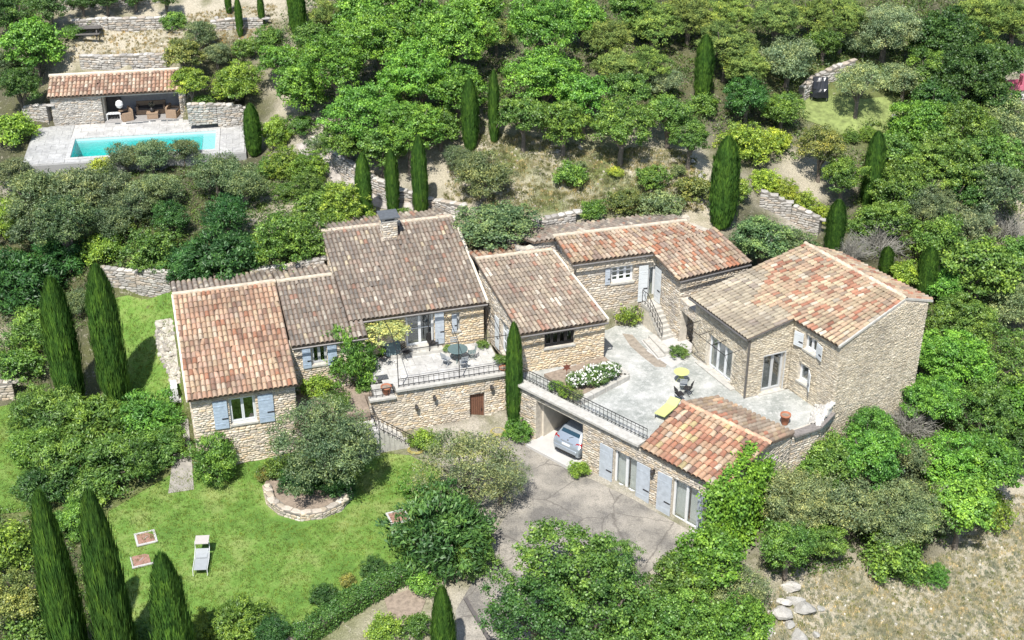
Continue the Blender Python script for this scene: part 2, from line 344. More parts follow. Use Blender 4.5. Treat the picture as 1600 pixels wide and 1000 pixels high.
def sheet(name, poly, up, mat, res=0.5, zfix=None):
    """a sheet that follows the ground inside a polygon"""
    poly = np.asarray(poly)[:, :2]; lo, hi = poly.min(0), poly.max(0)
    E_ = []
    for i in range(len(poly)):
        p, q = poly[i], poly[(i + 1) % len(poly)]; k = max(1, int(np.linalg.norm(q - p) / res)); E_ += [p + (q - p) * j / k for j in range(k)]
    X, Y = np.meshgrid(np.arange(lo[0], hi[0], res), np.arange(lo[1], hi[1], res)); G = np.c_[X.ravel(), Y.ravel()] + R.normal(0, res * .04, (X.size, 2))
    G = G[in_poly(G, poly)]; E_ = np.array(E_); d = np.min(np.linalg.norm(G[:, None] - E_[None], axis=2), axis=1); G = G[d > res * 0.45]
    pts = [Vector(p) for p in np.r_[E_, G]]; n = len(E_)
    vs, es, fs, *_ = delaunay_2d_cdt(pts, [(i, (i + 1) % n) for i in range(n)], [list(range(n))], 1, 1e-4)
    vv = np.array([tuple(v) for v in vs]); z = np.full(len(vv), zfix) if zfix is not None else np.concatenate([gz0(vv[i:i + 20000]) for i in range(0, len(vv), 20000)]) + up
    me = bpy.data.meshes.new(name); me.from_pydata([tuple(p) for p in np.c_[vv, z]], [], [tuple(f) for f in fs])
    me.polygons.foreach_set('use_smooth', np.ones(len(me.polygons), bool)); me.update(); return tag(link(name, me, None, mat), kind='structure')

# lawn
m, nt, b = newmat('lawn'); n1 = noise(nt, 0.5, 6, 0.7); n2 = noise(nt, 5.0, 8, 0.8); n3 = noise(nt, 30.0, 3, 0.7)
c = ramp(nt, n1.outputs['Fac'], [(0.3, (0.080, 0.175, 0.024)), (0.48, (0.138, 0.255, 0.040)), (0.66, (0.25, 0.315, 0.090))]).outputs[0]
c = mixc(nt, c, (0.29, 0.29, 0.13), ramp(nt, n2.outputs['Fac'], [(0.56, (0, 0, 0)), (0.75, (0.6,) * 3)]).outputs[0])
c = mixc(nt, c, ramp(nt, n3.outputs['Fac'], [(0.3, (0.55,) * 3), (0.7, (1.35,) * 3)]).outputs[0], 1.0, 'MULTIPLY')
nt.links.new(c, b.inputs['Base Color']); b.inputs['Roughness'].default_value = 1.0; bump(nt, b, n2.outputs['Fac'], 1.0, 0.08); M_LAWN = m
LAWN = gpoly([(170, 800), (262, 745), (293, 730), (300, 745), (470, 700), (640, 712), (690, 735), (680, 800), (640, 880), (630, 905), (560, 940), (440, 1000), (400, 1040), (150, 1040), (150, 900)])
sheet('lawn', LAWN, 0.03, M_LAWN, 0.4)
sheet('lawn', gpoly([(172, 470), (200, 462), (268, 452), (276, 560), (288, 640), (262, 650), (180, 648), (170, 560)]), 0.03, M_LAWN, 0.4)
sheet('lawn', gpoly([(-20, 640), (40, 628), (66, 690), (62, 770), (40, 800), (-20, 805)]), 0.03, M_LAWN, 0.5)
sheet('lawn', gpoly([(1240, 162), (1262, 154), (1300, 150), (1350, 156), (1395, 150), (1418, 172), (1400, 190), (1384, 206), (1345, 203), (1310, 212), (1282, 196), (1255, 186)]), 0.03, simple('dry meadow grass', (.19, .235, .075), 1.0, var=.4, scale=2.5, bmp=.8), 0.5)
# driveway
m, nt, b = newmat('worn gravel drive'); n1 = noise(nt, 0.5, 8, 0.7); n2 = noise(nt, 16.0, 5, 0.75); n4 = noise(nt, 2.0, 7, 0.7)
c = ramp(nt, n1.outputs['Fac'], [(0.38, (0.155, 0.145, 0.13)), (0.5, (0.26, 0.24, 0.205)), (0.62, (0.385, 0.35, 0.295))]).outputs[0]
c = mixc(nt, c, (0.17, 0.165, 0.155), ramp(nt, n4.outputs['Fac'], [(0.5, (0, 0, 0)), (0.72, (0.5,) * 3)]).outputs[0])
c = mixc(nt, c, ramp(nt, n2.outputs['Fac'], [(0.32, (0.66,) * 3), (0.68, (1.26,) * 3)]).outputs[0], 1.0, 'MULTIPLY')
vo = N(nt, 'ShaderNodeTexVoronoi', feature='DISTANCE_TO_EDGE'); vo.inputs['Scale'].default_value = 0.42
g_ = N(nt, 'ShaderNodeNewGeometry'); nn = N(nt, 'ShaderNodeTexNoise'); nn.inputs['Scale'].default_value = 2.2; nn.inputs['Detail'].default_value = 4
nt.links.new(g_.outputs['Position'], nn.inputs['Vector'])
wv = N(nt, 'ShaderNodeMix', data_type='VECTOR'); wv.inputs[0].default_value = 0.24
nt.links.new(g_.outputs['Position'], wv.inputs[4]); nt.links.new(nn.outputs['Color'], wv.inputs[5]); nt.links.new(wv.outputs[1], vo.inputs['Vector'])
c = mixc(nt, c, (0.09, 0.08, 0.07), ramp(nt, vo.outputs['Distance'], [(0.0, (0.7,) * 3), (0.014, (0, 0, 0))]).outputs[0])
nt.links.new(c, b.inputs['Base Color']); b.inputs['Roughness'].default_value = 0.95; bump(nt, b, n2.outputs['Fac'], 0.7, 0.03); M_DRIVE = m
sheet('driveway', gpoly([(650, 706), (700, 688), (790, 674), (835, 690), (900, 740), (940, 757), (1092, 840), (1088, 850), (1030, 880), (1000, 910), (940, 960), (860, 1010), (740, 1030), (715, 1010), (712, 955), (745, 900), (770, 840), (800, 790), (760, 730)]), 0.035, M_DRIVE, 0.5)
sheet('path', gpoly([(263, 772), (303, 766), (300, 720), (294, 655), (274, 655), (272, 700)]), 0.05, simple('old concrete path', (0.30, 0.28, 0.25), 0.95, var=0.25, scale=2, bmp=0.3), 0.5)
sheet('track', gpoly([(462, 226), (480, 222), (520, 258), (580, 296), (660, 326), (700, 338), (690, 346), (620, 330), (560, 312), (520, 285), (490, 255)]), 0.04, simple('stony track', (0.36, 0.33, 0.30), 1.0, var=0.3, scale=3, bmp=0.6), 0.5)
sheet('bare_bed', gpoly([(600, 935), (640, 922), (665, 940), (655, 965), (612, 975)]), 0.05, M_SOIL, 0.4)
sheet('path', gpoly([(444, 1002), (478, 975), (505, 962), (512, 970), (485, 1000)]), 0.06, simple('pale gravel', (0.45, 0.42, 0.37), 1.0, var=0.25, scale=8, bmp=0.5), 0.4)
_dk = simple('steel edging', (0.10, 0.09, 0.085), 0.7)
mb = MB(); p, q = ground_at(727, 937), ground_at(765, 1003); dd = (q - p)
mb.tube([Vector(p) + Vector((0, 0, .03)), Vector(p + dd * .5) + Vector((0, 0, .03)), Vector(q) + Vector((0, 0, .03))], 0.12, 4); tag(mb.build('drain_channel', _dk), kind='structure')

# ---------------------------------------------------------------- stone pieces (shared outlines) and tiles
def stone_variant(k):
    r = np.random.default_rng(100 + k)
    ang = np.array([-2.6, -1.75, -.5, .55, 1.6, 2.65]) + r.normal(0, .14, 6)
    ring = np.c_[np.cos(ang), np.sin(ang)]; ring = ring / np.maximum(np.abs(ring[:, :1]), np.abs(ring[:, 1:])) * .5 * r.uniform(.9, 1.03, (6, 1))
    ring[:, 0] = np.clip(ring[:, 0] * 1.12, -.5, .5); ring[:, 1] = np.clip(ring[:, 1] * 1.1, -.5, .5)
    V = []                                                     # x along the wall, y out (-1 back .. 1 face), z up
    for y, sc in ((-1, 1.0), (.35, 1.0), (1.0, r.uniform(.66, .8))):
        for p in ring: V.append((p[0] * sc, y + (r.normal(0, .12) if y == 1 else 0), p[1] * sc))
    V.append((0, 1.08, 0)); F = []
    for l in (0, 1):
        for i in range(6): F.append((l * 6 + i, l * 6 + (i + 1) % 6, (l + 1) * 6 + (i + 1) % 6, (l + 1) * 6 + i))
    for i in range(6): F.append((12 + i, 12 + (i + 1) % 6, 18, 18))
    return np.array(V), np.array(F)
STV = [stone_variant(k) for k in range(8)]
def tri_faces(F): return [tuple(dict.fromkeys(map(int, f))) for f in F]
ST_ME = []
for k, (V, F) in enumerate(STV):
    me = bpy.data.meshes.new('stone'); me.from_pydata([tuple(p) for p in V], [], [f[::-1] for f in tri_faces(F)]); me.materials.append(STONE_O); me.update(); ST_ME.append(me)
def tile_geo():
    V = []; F = []; n = 6
    for y, r, zo in ((0.0, .114, .0), (1.0, .098, -.026)):      # y runs up the slope
        for rr in (r, r - .02):
            for i in range(n + 1):
                a = math.pi * i / n; V.append((rr * math.cos(a), y, rr * .92 * math.sin(a) + zo + (.014 if y == 0 else 0)))
    k = n + 1
    V += V[:2 * k]                                              # the lip has corners of its own, so it stays crisp
    for i in range(n):
        F.append((i, i + 1, 2 * k + i + 1, 2 * k + i))         # outside
        F.append((k + i + 1, k + i, 3 * k + i, 3 * k + i + 1)) # inside
        F.append((4 * k + i + 1, 4 * k + i, 5 * k + i, 5 * k + i + 1)) # lower lip
    return np.array(V), np.array(F)
TLV, TLF = tile_geo()
TL_ME = bpy.data.meshes.new('tile'); TL_ME.from_pydata([tuple(p) for p in TLV], [], [tuple(map(int, f)) for f in TLF]); TL_ME.materials.append(TILE_O)
TL_ME.polygons.foreach_set('use_smooth', np.ones(len(TL_ME.polygons), bool)); TL_ME.update()

class House:
    """collects the pieces of one building; the largest in view become parts of their own, the rest one mass per surface"""
    def __init__(s, root, stones=300, tiles=300): s.root = root; s.st = []; s.tl = []; s.ns = stones; s.nt = tiles
    def finish(s):
        for L, lim, geos, mes, nm, mo in ((s.st, s.ns, STV, ST_ME, 'stone', STONE_A), (s.tl, s.nt, [(TLV, TLF)], [TL_ME], 'tile', TILE_A)):
            if not L: continue
            L.sort(key=lambda e: -e[4]); 
            for par, k, M, colr, _ in L[:lim]:
                o = link(nm, mes[k], par); o.matrix_local = Matrix(M.tolist()); o.color = (*map(float, colr), 1)
            rest = {}
            for e in L[lim:]: rest.setdefault(e[0].name, (e[0], []))[1].append(e)
            for par, es in rest.values():
                Vs, Fs, Cs, n = [], [], [], 0
                for _, k, M, colr, _2 in es:
                    V, F = geos[k]; Vs.append(V @ M[:3, :3].T + M[:3, 3]); Fs.append(F[:, ::-1] + n if nm == 'stone' else F + n); n += len(V); Cs.append(np.repeat([colr], len(F), 0))
                me = joined('%s_mass' % nm, np.concatenate(Vs), np.concatenate(Fs), mo, np.concatenate(Cs), nm == 'tile')
                tag(link('remaining_%ss' % nm, me, par), kind='stuff')
def joined(name, V, F, mat, fcol, smooth):
    """faces that repeat their last corner are triangles"""
    t = (F[:, -1] == F[:, -2]) | (F[:, 0] == F[:, 1])
    if not t.any(): return mesh_np(name, V, F, mat, fcol=fcol, smooth=smooth)
    me = bpy.data.meshes.new(name); F3 = np.where((F[t][:, :1] == F[t][:, 1:2]), F[t][:, 1:], F[t][:, :3]); F4 = F[~t]
    me.vertices.add(len(V)); me.vertices.foreach_set('co', V.astype(np.float32).ravel())
    li = np.r_[F4.ravel(), F3.ravel()].astype(np.int32); me.loops.add(len(li)); me.loops.foreach_set('vertex_index', li)
    me.polygons.add(len(F)); me.polygons.foreach_set('loop_start', np.r_[np.arange(len(F4)) * 4, len(F4) * 4 + np.arange(len(F3)) * 3].astype(np.int32))
    try: me.polygons.foreach_set('loop_total', np.r_[np.full(len(F4), 4), np.full(len(F3), 3)].astype(np.int32))
    except Exception: pass
    a = me.attributes.new('col', 'FLOAT_COLOR', 'FACE'); fc = np.r_[fcol[~t], fcol[t]]; a.data.foreach_set('color', np.c_[fc, np.ones(len(fc))].astype(np.float32).ravel())
    me.update(calc_edges=True); me.validate(); me.materials.append(mat); return me

SC_CREAM = [(0.58, 0.50, 0.38), (0.63, 0.55, 0.43), (0.50, 0.42, 0.31), (0.66, 0.60, 0.50), (0.54, 0.47, 0.38), (0.58, 0.46, 0.31), (0.46, 0.41, 0.34)]
SC_TALL = [(0.54, 0.48, 0.37), (0.58, 0.51, 0.39), (0.47, 0.41, 0.31), (0.62, 0.56, 0.45), (0.50, 0.45, 0.36)]
SC_WARM = [(0.60, 0.48, 0.31), (0.63, 0.52, 0.36), (0.53, 0.41, 0.26), (0.66, 0.57, 0.43), (0.56, 0.48, 0.36)]
SC_GREY = [(0.40, 0.38, 0.35), (0.46, 0.44, 0.40), (0.33, 0.31, 0.28), (0.52, 0.49, 0.44), (0.43, 0.37, 0.30)]

class Wall:
    """a wall from p0 to p1 seen from outside left to right; z0 may be a number or a pair; top is a number or a list of (s, z)"""
    def __init__(s, p0, p1, z0, top, th=0.45):
        s.p0 = np.array(p0, float)[:2]; s.p1 = np.array(p1, float)[:2]; s.L = float(np.linalg.norm(s.p1 - s.p0)); s.d = (s.p1 - s.p0) / s.L
        s.n = np.array([s.d[1], -s.d[0]]); s.z0 = z0; s.th = th; s.top = top if isinstance(top, list) else [(0, top), (s.L, top)]; s.ops = []
    def hit(s, px, py):
        d = ray(px, py); n3 = np.array([*s.n, 0]); t = ((v3(s.p0, 0) - C0) @ n3) / (d @ n3); P = C0 + d * t; return float((P[:2] - s.p0) @ s.d), float(P[2])
    def ztop(s, x): return float(np.interp(x, [a for a, _ in s.top], [b for _, b in s.top]))
    def P(s, x, out, z): q = s.p0 + s.d * x + s.n * out; return (q[0], q[1], z)
    def opening(s, a, b, z0, z1): s.ops.append((a, b, z0, z1)); return (a, b, z0, z1)
    def op_px(s, lt, rb): 
        a, z1 = s.hit(*lt); b, z0 = s.hit(*rb); return s.opening(a, b, z0, z1)
    def build(s, name, house, cols=SC_CREAM, size=(0.29, 0.125), mat=M_MORTAR, parent=None, stones=True, both=False, cap=None):
        root = house.root if parent is None else parent
        xs = sorted({0.0, s.L, *[x for x, _ in s.top if 0 < x < s.L], *[x for o in s.ops for x in o[:2]]})
        zs = sorted({s.z0, *[z for o in s.ops for z in o[2:]]}); mb = MB()
        zs = [z for z in zs if z >= s.z0]
        def solid(xm, zm): return not any(a < xm < b and c < zm < d for a, b, c, d in s.ops)
        nx_, nz_ = len(xs) - 1, len(zs)
        fill = [[solid((xs[i] + xs[i + 1]) / 2, (zs[j] + (zs[j + 1] if j + 1 < nz_ else zs[j] + .2)) / 2) for j in range(nz_)] for i in range(nx_)]
        def zt(i_x, j): return zs[j + 1] if j + 1 < nz_ else s.ztop(xs[i_x])
        for i in range(nx_):
            for j in range(nz_):
                if not fill[i][j]: continue
                a, b, z0 = xs[i] + (.02 if i == 0 else 0), xs[i + 1] - (.02 if i == nx_ - 1 else 0), zs[j]; za, zb = zt(i, j), zt(i + 1, j); t = -s.th
                f = [s.P(a, 0, z0), s.P(b, 0, z0), s.P(b, 0, zb), s.P(a, 0, za)]; k = [s.P(a, t, z0), s.P(b, t, z0), s.P(b, t, zb), s.P(a, t, za)]
                mb.add(f, [(0, 1, 2, 3)]); mb.add(k, [(3, 2, 1, 0)])
                if i == 0 or not fill[i - 1][j]: mb.add([f[0], f[3], k[3], k[0]], [(0, 1, 2, 3)])
                if i == nx_ - 1 or not fill[i + 1][j]: mb.add([f[1], k[1], k[2], f[2]], [(0, 1, 2, 3)])
                if j == 0 or not fill[i][j - 1]: mb.add([f[0], k[0], k[1], f[1]], [(0, 1, 2, 3)])
                if j == nz_ - 1 or not fill[i][j + 1]: mb.add([f[3], f[2], k[2], k[3]], [(0, 1, 2, 3)])
        w_ = mb.build(name, mat, root); off = np.array(house.root.location)
        for v in w_.data.vertices: v.co -= Vector(off)
        if stones: s.stones(house, w_, off, cols, size, 1); 
        if stones and both: s.stones(house, w_, off, cols, size, -1)
        s.obj = w_; s.off = off; return w_
    def stones(s, house, par, off, cols, size, side):
        z = s.z0; zmax = max(b for _, b in s.top); cols = np.array(cols); rr = np.random.default_rng(int(abs(s.p0[0] * 97 + s.p0[1] * 31 + side)) + 5)
        while z < zmax - .03:
            h = size[1] * rr.uniform(.7, 1.35); h = min(h, max(zmax - z, .04)); zc = z + h / 2
            segs = [(0.0, s.L)]
            for a, b, c_, d_ in s.ops:
                if c_ < zc + h * .45 and d_ > zc - h * .45:
                    ns = []
                    for p, q in segs:
                        if b <= p or a >= q: ns.append((p, q)); continue
                        if a > p: ns.append((p, a))
                        if b < q: ns.append((b, q))
                    segs = ns
            for p, q in segs:
                if q - p < .05: continue
                ln = []; tot = 0
                while tot < q - p: l = size[0] * rr.uniform(.5, 1.6); ln.append(l); tot += l
                if len(ln) > 2 and p == 0.0: ln[0] = size[0] * (1.5 if int(z * 7) % 2 else .9)
                if len(ln) > 2 and q == s.L: ln[-1] = size[0] * (.9 if int(z * 7) % 2 else 1.5)
                ln = np.array(ln) * ((q - p) / sum(ln)); x = p
                for l in ln:
                    xc = x + l / 2; x += l
                    if zc + h * .35 > min(s.ztop(xc - l * .4), s.ztop(xc + l * .4)): continue
                    sx, sz, sy = l * rr.uniform(.9, .99), h * rr.uniform(.88, 1.12), rr.uniform(.02, .05); tilt = rr.normal(0, .06)
                    zz = zc + rr.normal(0, size[1] * .07)
                    u = np.array([s.d[0], s.d[1], 0]) * side; n3 = np.array([s.n[0], s.n[1], 0]) * side; k = np.array([0, 0, 1.])
                    u2 = u * math.cos(tilt) + k * math.sin(tilt); k2 = -u * math.sin(tilt) + k * math.cos(tilt)
                    M = np.eye(4); M[:3, 0] = u2 * sx; M[:3, 1] = n3 * sy; M[:3, 2] = k2 * sz
                    M[:3, 3] = np.array(s.P(xc, 0.004 if side > 0 else -s.th - .004, zz)) - off
                    cl = cols[rr.integers(len(cols))] * rr.uniform(.88, 1.1)
                    dpt = depth(M[:3, 3] + off); house.st.append((par, int(rr.integers(8)), M, np.clip(cl, .05, .75), sx * max(sz, .08) / dpt ** 2 * (1 if side > 0 else .2)))
            z += h
    def prim(s, mb, a, b, z0, z1, o0, o1):
        """box between s=a..b, z0..z1, from o0 to o1 out of the wall face"""
        P_ = [s.P(a, o0, z0), s.P(b, o0, z0), s.P(b, o1, z0), s.P(a, o1, z0), s.P(a, o0, z1), s.P(b, o0, z1), s.P(b, o1, z1), s.P(a, o1, z1)]
        mb.add([np.array(p) - s.off for p in P_], [(0, 1, 2, 3), (7, 6, 5, 4), (4, 5, 1, 0), (5, 6, 2, 1), (6, 7, 3, 2), (7, 4, 0, 3)])
    def window(s, op, mat=M_WHITE, leaves=2, bars=0, sill=True, depth_=0.22, name='window', curtain=False, transom=True, bottom=0.06):
        a, b, z0, z1 = op; root = s.obj.parent; e = .055; f = MB(); g = []
        s.prim(f, a, b, z1 - e, z1 - .002, -depth_, -depth_ + .07); s.prim(f, a, b, z0 + .002, z0 + bottom, -depth_, -depth_ + .07)
        s.prim(f, a, a + e, z0 + bottom, z1 - e, -depth_, -depth_ + .07); s.prim(f, b - e, b, z0 + bottom, z1 - e, -depth_, -depth_ + .07)
        win = f.build(name, mat, root)
        W_ = (b - a - 2 * e) / leaves; k = 0
        for i in range(leaves):
            x0, x1 = a + e + i * W_ + .003, a + e + (i + 1) * W_ - .003; q = .07; zb, zt_ = z0 + bottom + .003, z1 - e - .003; m_ = MB(); y0, y1 = -depth_ + .012, -depth_ + .085
            s.prim(m_, x0, x1, zt_ - q, zt_, y0, y1); s.prim(m_, x0, x1, zb, zb + q, y0, y1); s.prim(m_, x0, x0 + q, zb + q, zt_ - q, y0, y1); s.prim(m_, x1 - q, x1, zb + q, zt_ - q, y0, y1)
            for j in range(bars):
                zz = zb + (zt_ - zb) * (j + 1) / (bars + 1); s.prim(m_, x0 + q, x1 - q, zz - .018, zz + .018, y0 + .01, y1 - .01)
            m_.build('casement', mat, win); p_ = MB(); s.prim(p_, x0 + q, x1 - q, zb + q, zt_ - q, -depth_ + .03, -depth_ + .042); p_.build('pane', M_GLASS, win)
        if curtain:
            c_ = MB(); n_ = 14
            for side in (0, 1):
                xa = a + .06 if side == 0 else b - .06 - (b - a) * .40
                for i in range(n_):
                    x0 = xa + (b - a) * .40 * i / n_; x1 = xa + (b - a) * .40 * (i + 1) / n_; o0, o1 = (-.05 if i % 2 else 0), (0 if i % 2 else -.05)
                    P_ = [s.P(x0, -depth_ - .12 + o0, z0 + .05), s.P(x1, -depth_ - .12 + o1, z0 + .05), s.P(x1, -depth_ - .12 + o1, z1 - .05), s.P(x0, -depth_ - .12 + o0, z1 - .05)]; c_.add([np.array(p) - s.off for p in P_], [(0, 1, 2, 3)])
            c_.build('curtain', M_CURTAIN, win)
        if sill:
            q = MB(); s.prim(q, a - .06, b + .06, z0 - .10, z0 - .002, -.20, .09); q.build('sill', M_LEDGE, win)
        return win
    def shutter(s, a, b, z0, z1, mat, horiz=True, out=0.07, n=8, swing=None, label=None):
        """boarded shutter leaf against the wall; swing=(hinge 'a'|'b', degrees) stands it off the wall"""
        root = s.obj.parent; sh = MB(); W_, H_ = b - a, z1 - z0
        if swing: h0, dg = swing
        def Pt(x, y, z):                                         # x across leaf, y out
            if not swing: q = s.P(a + x, out + y, z0 + z)
            else:
                r = math.radians(dg); xx = x if h0 == 'a' else W_ - x; sg = 1 if h0 == 'a' else -1
                q = s.P((a if h0 == 'a' else b) + sg * (xx * math.cos(r) - y * math.sin(r)), .04 + xx * math.sin(r) + y * math.cos(r), z0 + z)
            return np.array(q) - s.off
        def bx(mb, x0, x1, y0, y1, za, zb): mb.add([Pt(x, y, z) for z in (za, zb) for x, y in ((x0, y0), (x1, y0), (x1, y1), (x0, y1))], [(0, 1, 2, 3), (7, 6, 5, 4), (4, 5, 1, 0), (5, 6, 2, 1), (6, 7, 3, 2), (7, 4, 0, 3)])
        bx(sh, .012, W_ - .012, 0, .022, .01, H_ - .01); o = sh.build('shutter', mat, root)
        if label: o['label'] = label
        for i in range(n):
            p_ = MB()
            if horiz: bx(p_, 0, W_, .024, .045, H_ * i / n + .006, H_ * (i + 1) / n - .006)
            else: bx(p_, W_ * i / n + .004, W_ * (i + 1) / n - .004, .024, .045, 0, H_)
            p_.build('plank', mat, o)
        i_ = MB()
        for zz in (.18, .82): i_ = MB(); bx(i_, .02, W_ * .8, .047, .056, H_ * zz - .02, H_ * zz + .02); i_.build('hinge', mat, o)
        i_ = MB(); bx(i_, W_ * .55, W_ * .98, .047, .075, H_ * .36 - .025, H_ * .36 + .03); i_.build('latch', M_IRON, o); return o
    def lamp(s, px, py, label):
        x, z = s.hit(px, py); t = thing('wall_lamp', label, 'wall lamp', s.P(x, 0.06, z - .15)); t.rotation_euler = (0, 0, math.atan2(s.d[1], s.d[0]))
        m_ = MB(); m_.box((0, .02, .15), (.12, .04, .22)); m_.box((0, -.08, .28), (.04, .2, .03)); m_.build('bracket', M_IRON, t)
        l_ = MB(); l_.lathe([(.05, 0), (.09, .05), (.10, .2), (.05, .26)], (0, -.17, 0), 6); l_.build('lantern', simple('dark lantern glass', (.06, .05, .04), .3), t); h_ = MB(); h_.lathe([(.12, .26), (.03, .33)], (0, -.17, 0), 6); h_.build('cap', M_IRON, t)

PAL_GREY = ([(0.29, 0.245, 0.20), (0.36, 0.31, 0.255), (0.23, 0.195, 0.17), (0.43, 0.38, 0.31), (0.30, 0.24, 0.20), (0.19, 0.17, 0.155), (0.32, 0.23, 0.18)], [(0.36, 0.18, 0.12), (0.50, 0.42, 0.28), (0.56, 0.51, 0.43)], .07)
PAL_ORANGE = ([(0.55, 0.34, 0.22), (0.62, 0.42, 0.28), (0.50, 0.28, 0.18), (0.66, 0.49, 0.35), (0.56, 0.36, 0.27), (0.60, 0.46, 0.30)], [(0.30, 0.16, 0.11), (0.42, 0.17, 0.09), (0.36, 0.25, 0.20), (0.72, 0.60, 0.46)], .22)
PAL_MID = ([(0.41, 0.33, 0.25), (0.33, 0.275, 0.225), (0.48, 0.40, 0.295), (0.51, 0.43, 0.33), (0.29, 0.245, 0.205), (0.39, 0.29, 0.225)], [(0.40, 0.19, 0.12), (0.58, 0.53, 0.45), (0.36, 0.20, 0.15)], .13)
PAL_UP = ([(0.56, 0.42, 0.31), (0.62, 0.50, 0.37), (0.48, 0.36, 0.28), (0.58, 0.44, 0.28), (0.50, 0.30, 0.21), (0.66, 0.56, 0.45)], [(0.48, 0.17, 0.08), (0.52, 0.20, 0.10), (0.36, 0.26, 0.22)], .28)
PAL_ANNEX = ([(0.50, 0.20, 0.12), (0.66, 0.46, 0.30), (0.44, 0.17, 0.10), (0.68, 0.54, 0.38), (0.58, 0.30, 0.19), (0.62, 0.40, 0.26), (0.47, 0.21, 0.14)], [(0.66, 0.60, 0.50), (0.26, 0.15, 0.12), (0.60, 0.52, 0.26)], .16)
PAL_TALL = ([(0.60, 0.49, 0.34), (0.66, 0.55, 0.38), (0.55, 0.43, 0.30), (0.62, 0.44, 0.31), (0.58, 0.40, 0.29)], [(0.45, 0.19, 0.12), (0.42, 0.16, 0.10), (0.48, 0.22, 0.14), (0.66, 0.60, 0.50), (0.36, 0.28, 0.22)], .30)
PAL_TALLGREY = ([(0.54, 0.47, 0.35), (0.48, 0.41, 0.31), (0.60, 0.53, 0.40), (0.43, 0.37, 0.29)], [(0.36, 0.30, 0.26), (0.62, 0.56, 0.46)], .15)
def soft(pal, sat, val):
    f = lambda c_: tuple(val * (sum(c_) / 3 + (k - sum(c_) / 3) * sat) * q * .92 for k, q in zip(c_, (1.0, .97, .91)))
    return ([f(c_) for c_ in pal[0]], [f(c_) for c_ in pal[1]], pal[2])
PAL_GREY, PAL_MID, PAL_ORANGE, PAL_UP, PAL_ANNEX, PAL_TALL, PAL_TALLGREY = soft(PAL_GREY, .85, .98), soft(PAL_MID, .85, .92), soft(PAL_ORANGE, .92, .84), soft(PAL_UP, .95, .76), soft(PAL_ANNEX, .95, .82), soft(PAL_TALL, 1.0, .78), soft(PAL_TALLGREY, .9, .78)
SC_TALL = [tuple(.92 * (sum(c_) / 3 + (k - sum(c_) / 3) * 1.08) for k in c_) for c_ in SC_TALL]; SC_CREAM = [tuple(.90 * (sum(c_) / 3 + (k - sum(c_) / 3) * .9) for k in c_) for c_ in SC_CREAM]
def nz(x, y, sd):
    return math.sin(x * 1.7 + sd) * math.cos(y * 1.3 + sd * 2) + .6 * math.sin(x * .6 - y * 2.1 + sd * 3)
def roof(house, part, corners, pal, gap=0.28, row=0.42, patch=1.0, seed=0, fill=1.0, thick=0.12, cut=None):
    """corners: eave left, eave right, ridge right, ridge left (3-D). Barrel cover tiles over a channel bed"""
    e0, e1, r1, r0 = [np.array(c_, float) for c_ in corners]; off = np.array(house.root.location); rr = np.random.default_rng(seed + 11)
    B = lambda u, v: (e0 * (1 - u) + e1 * u) * (1 - v) + (r0 * (1 - u) + r1 * u) * v
    nrm = np.cross(e1 - e0, r0 - e0); nrm /= np.linalg.norm(nrm); nrm = nrm if nrm[2] > 0 else -nrm
    mb = MB(); T_ = [p - off for p in (e0, e1, r1, r0)]; Bt = [p - nrm * thick for p in T_]
    mb.add(T_ + Bt, [(0, 1, 2, 3), (7, 6, 5, 4), (0, 4, 5, 1), (1, 5, 6, 2), (2, 6, 7, 3), (3, 7, 4, 0)])
    if part is None: part = mb.build('roof', M_DECK, house.root)
    else: mb.build('roof_deck', M_DECK, part)
    nu = max(2, int(round((np.linalg.norm(e1 - e0) + np.linalg.norm(r1 - r0)) / 2 / gap))); nv = max(2, int(round((np.linalg.norm(r0 - e0) + np.linalg.norm(r1 - e1)) / 2 / row)))
    base, acc, pa = [np.array(x_) if i < 2 else x_ for i, x_ in enumerate(pal)]
    base = base * .72 + base.mean(0) * .28; acc = acc * .86 + base.mean(0) * .14; colv = np.clip(rr.normal(0, .05, nu), -.09, .07); ph = rr.uniform(0, 6, 3)
    for i in range(nu):
        for j in range(nv):
            u = (i + .5) / nu + rr.normal(0, .012) / nu; v = j / nv
            if cut is not None and not cut((i + .5) / nu, (j + .5) / nv): continue
            p = B(u, v - (.12 / nv if j == 0 else 0)); q = B(u + rr.normal(0, .05 if rr.random() > .05 else .22) / nu, v + 1.16 / nv); y = q - p; l = np.linalg.norm(y); y /= l
            x = np.cross(y, nrm); x /= np.linalg.norm(x); n_ = np.cross(x, y)
            M = np.eye(4); wd = gap / .265 * fill * rr.uniform(.94, 1.06); M[:3, 0] = x * wd; M[:3, 1] = y * l; M[:3, 2] = n_ * wd * rr.uniform(.9, 1.08); M[:3, 3] = p + nrm * (.005 + rr.uniform(0, .012)) - off
            k = nz(i * .35, j * .6, seed) * patch
            c_ = acc[rr.integers(len(acc))] if rr.random() < pa + (.35 if k > .8 else 0) - (.10 if k < -.3 else 0) else base[rr.integers(len(base))]
            st_ = 1 + colv[i] + .10 * math.sin(i * .23 + ph[0]) * math.cos(j * .21 + ph[1]) - .10 * max(0, math.sin(i * .9 + ph[2]) * .6 + math.sin(j * .35 + i * .05) * .6 - .5)
            c_ = np.clip(c_ * rr.uniform(.88, 1.11) * (1 + .06 * k) * st_, .04, .78)
            house.tl.append((part, 0, M, c_, 1 / depth(p) ** 2))
    return part
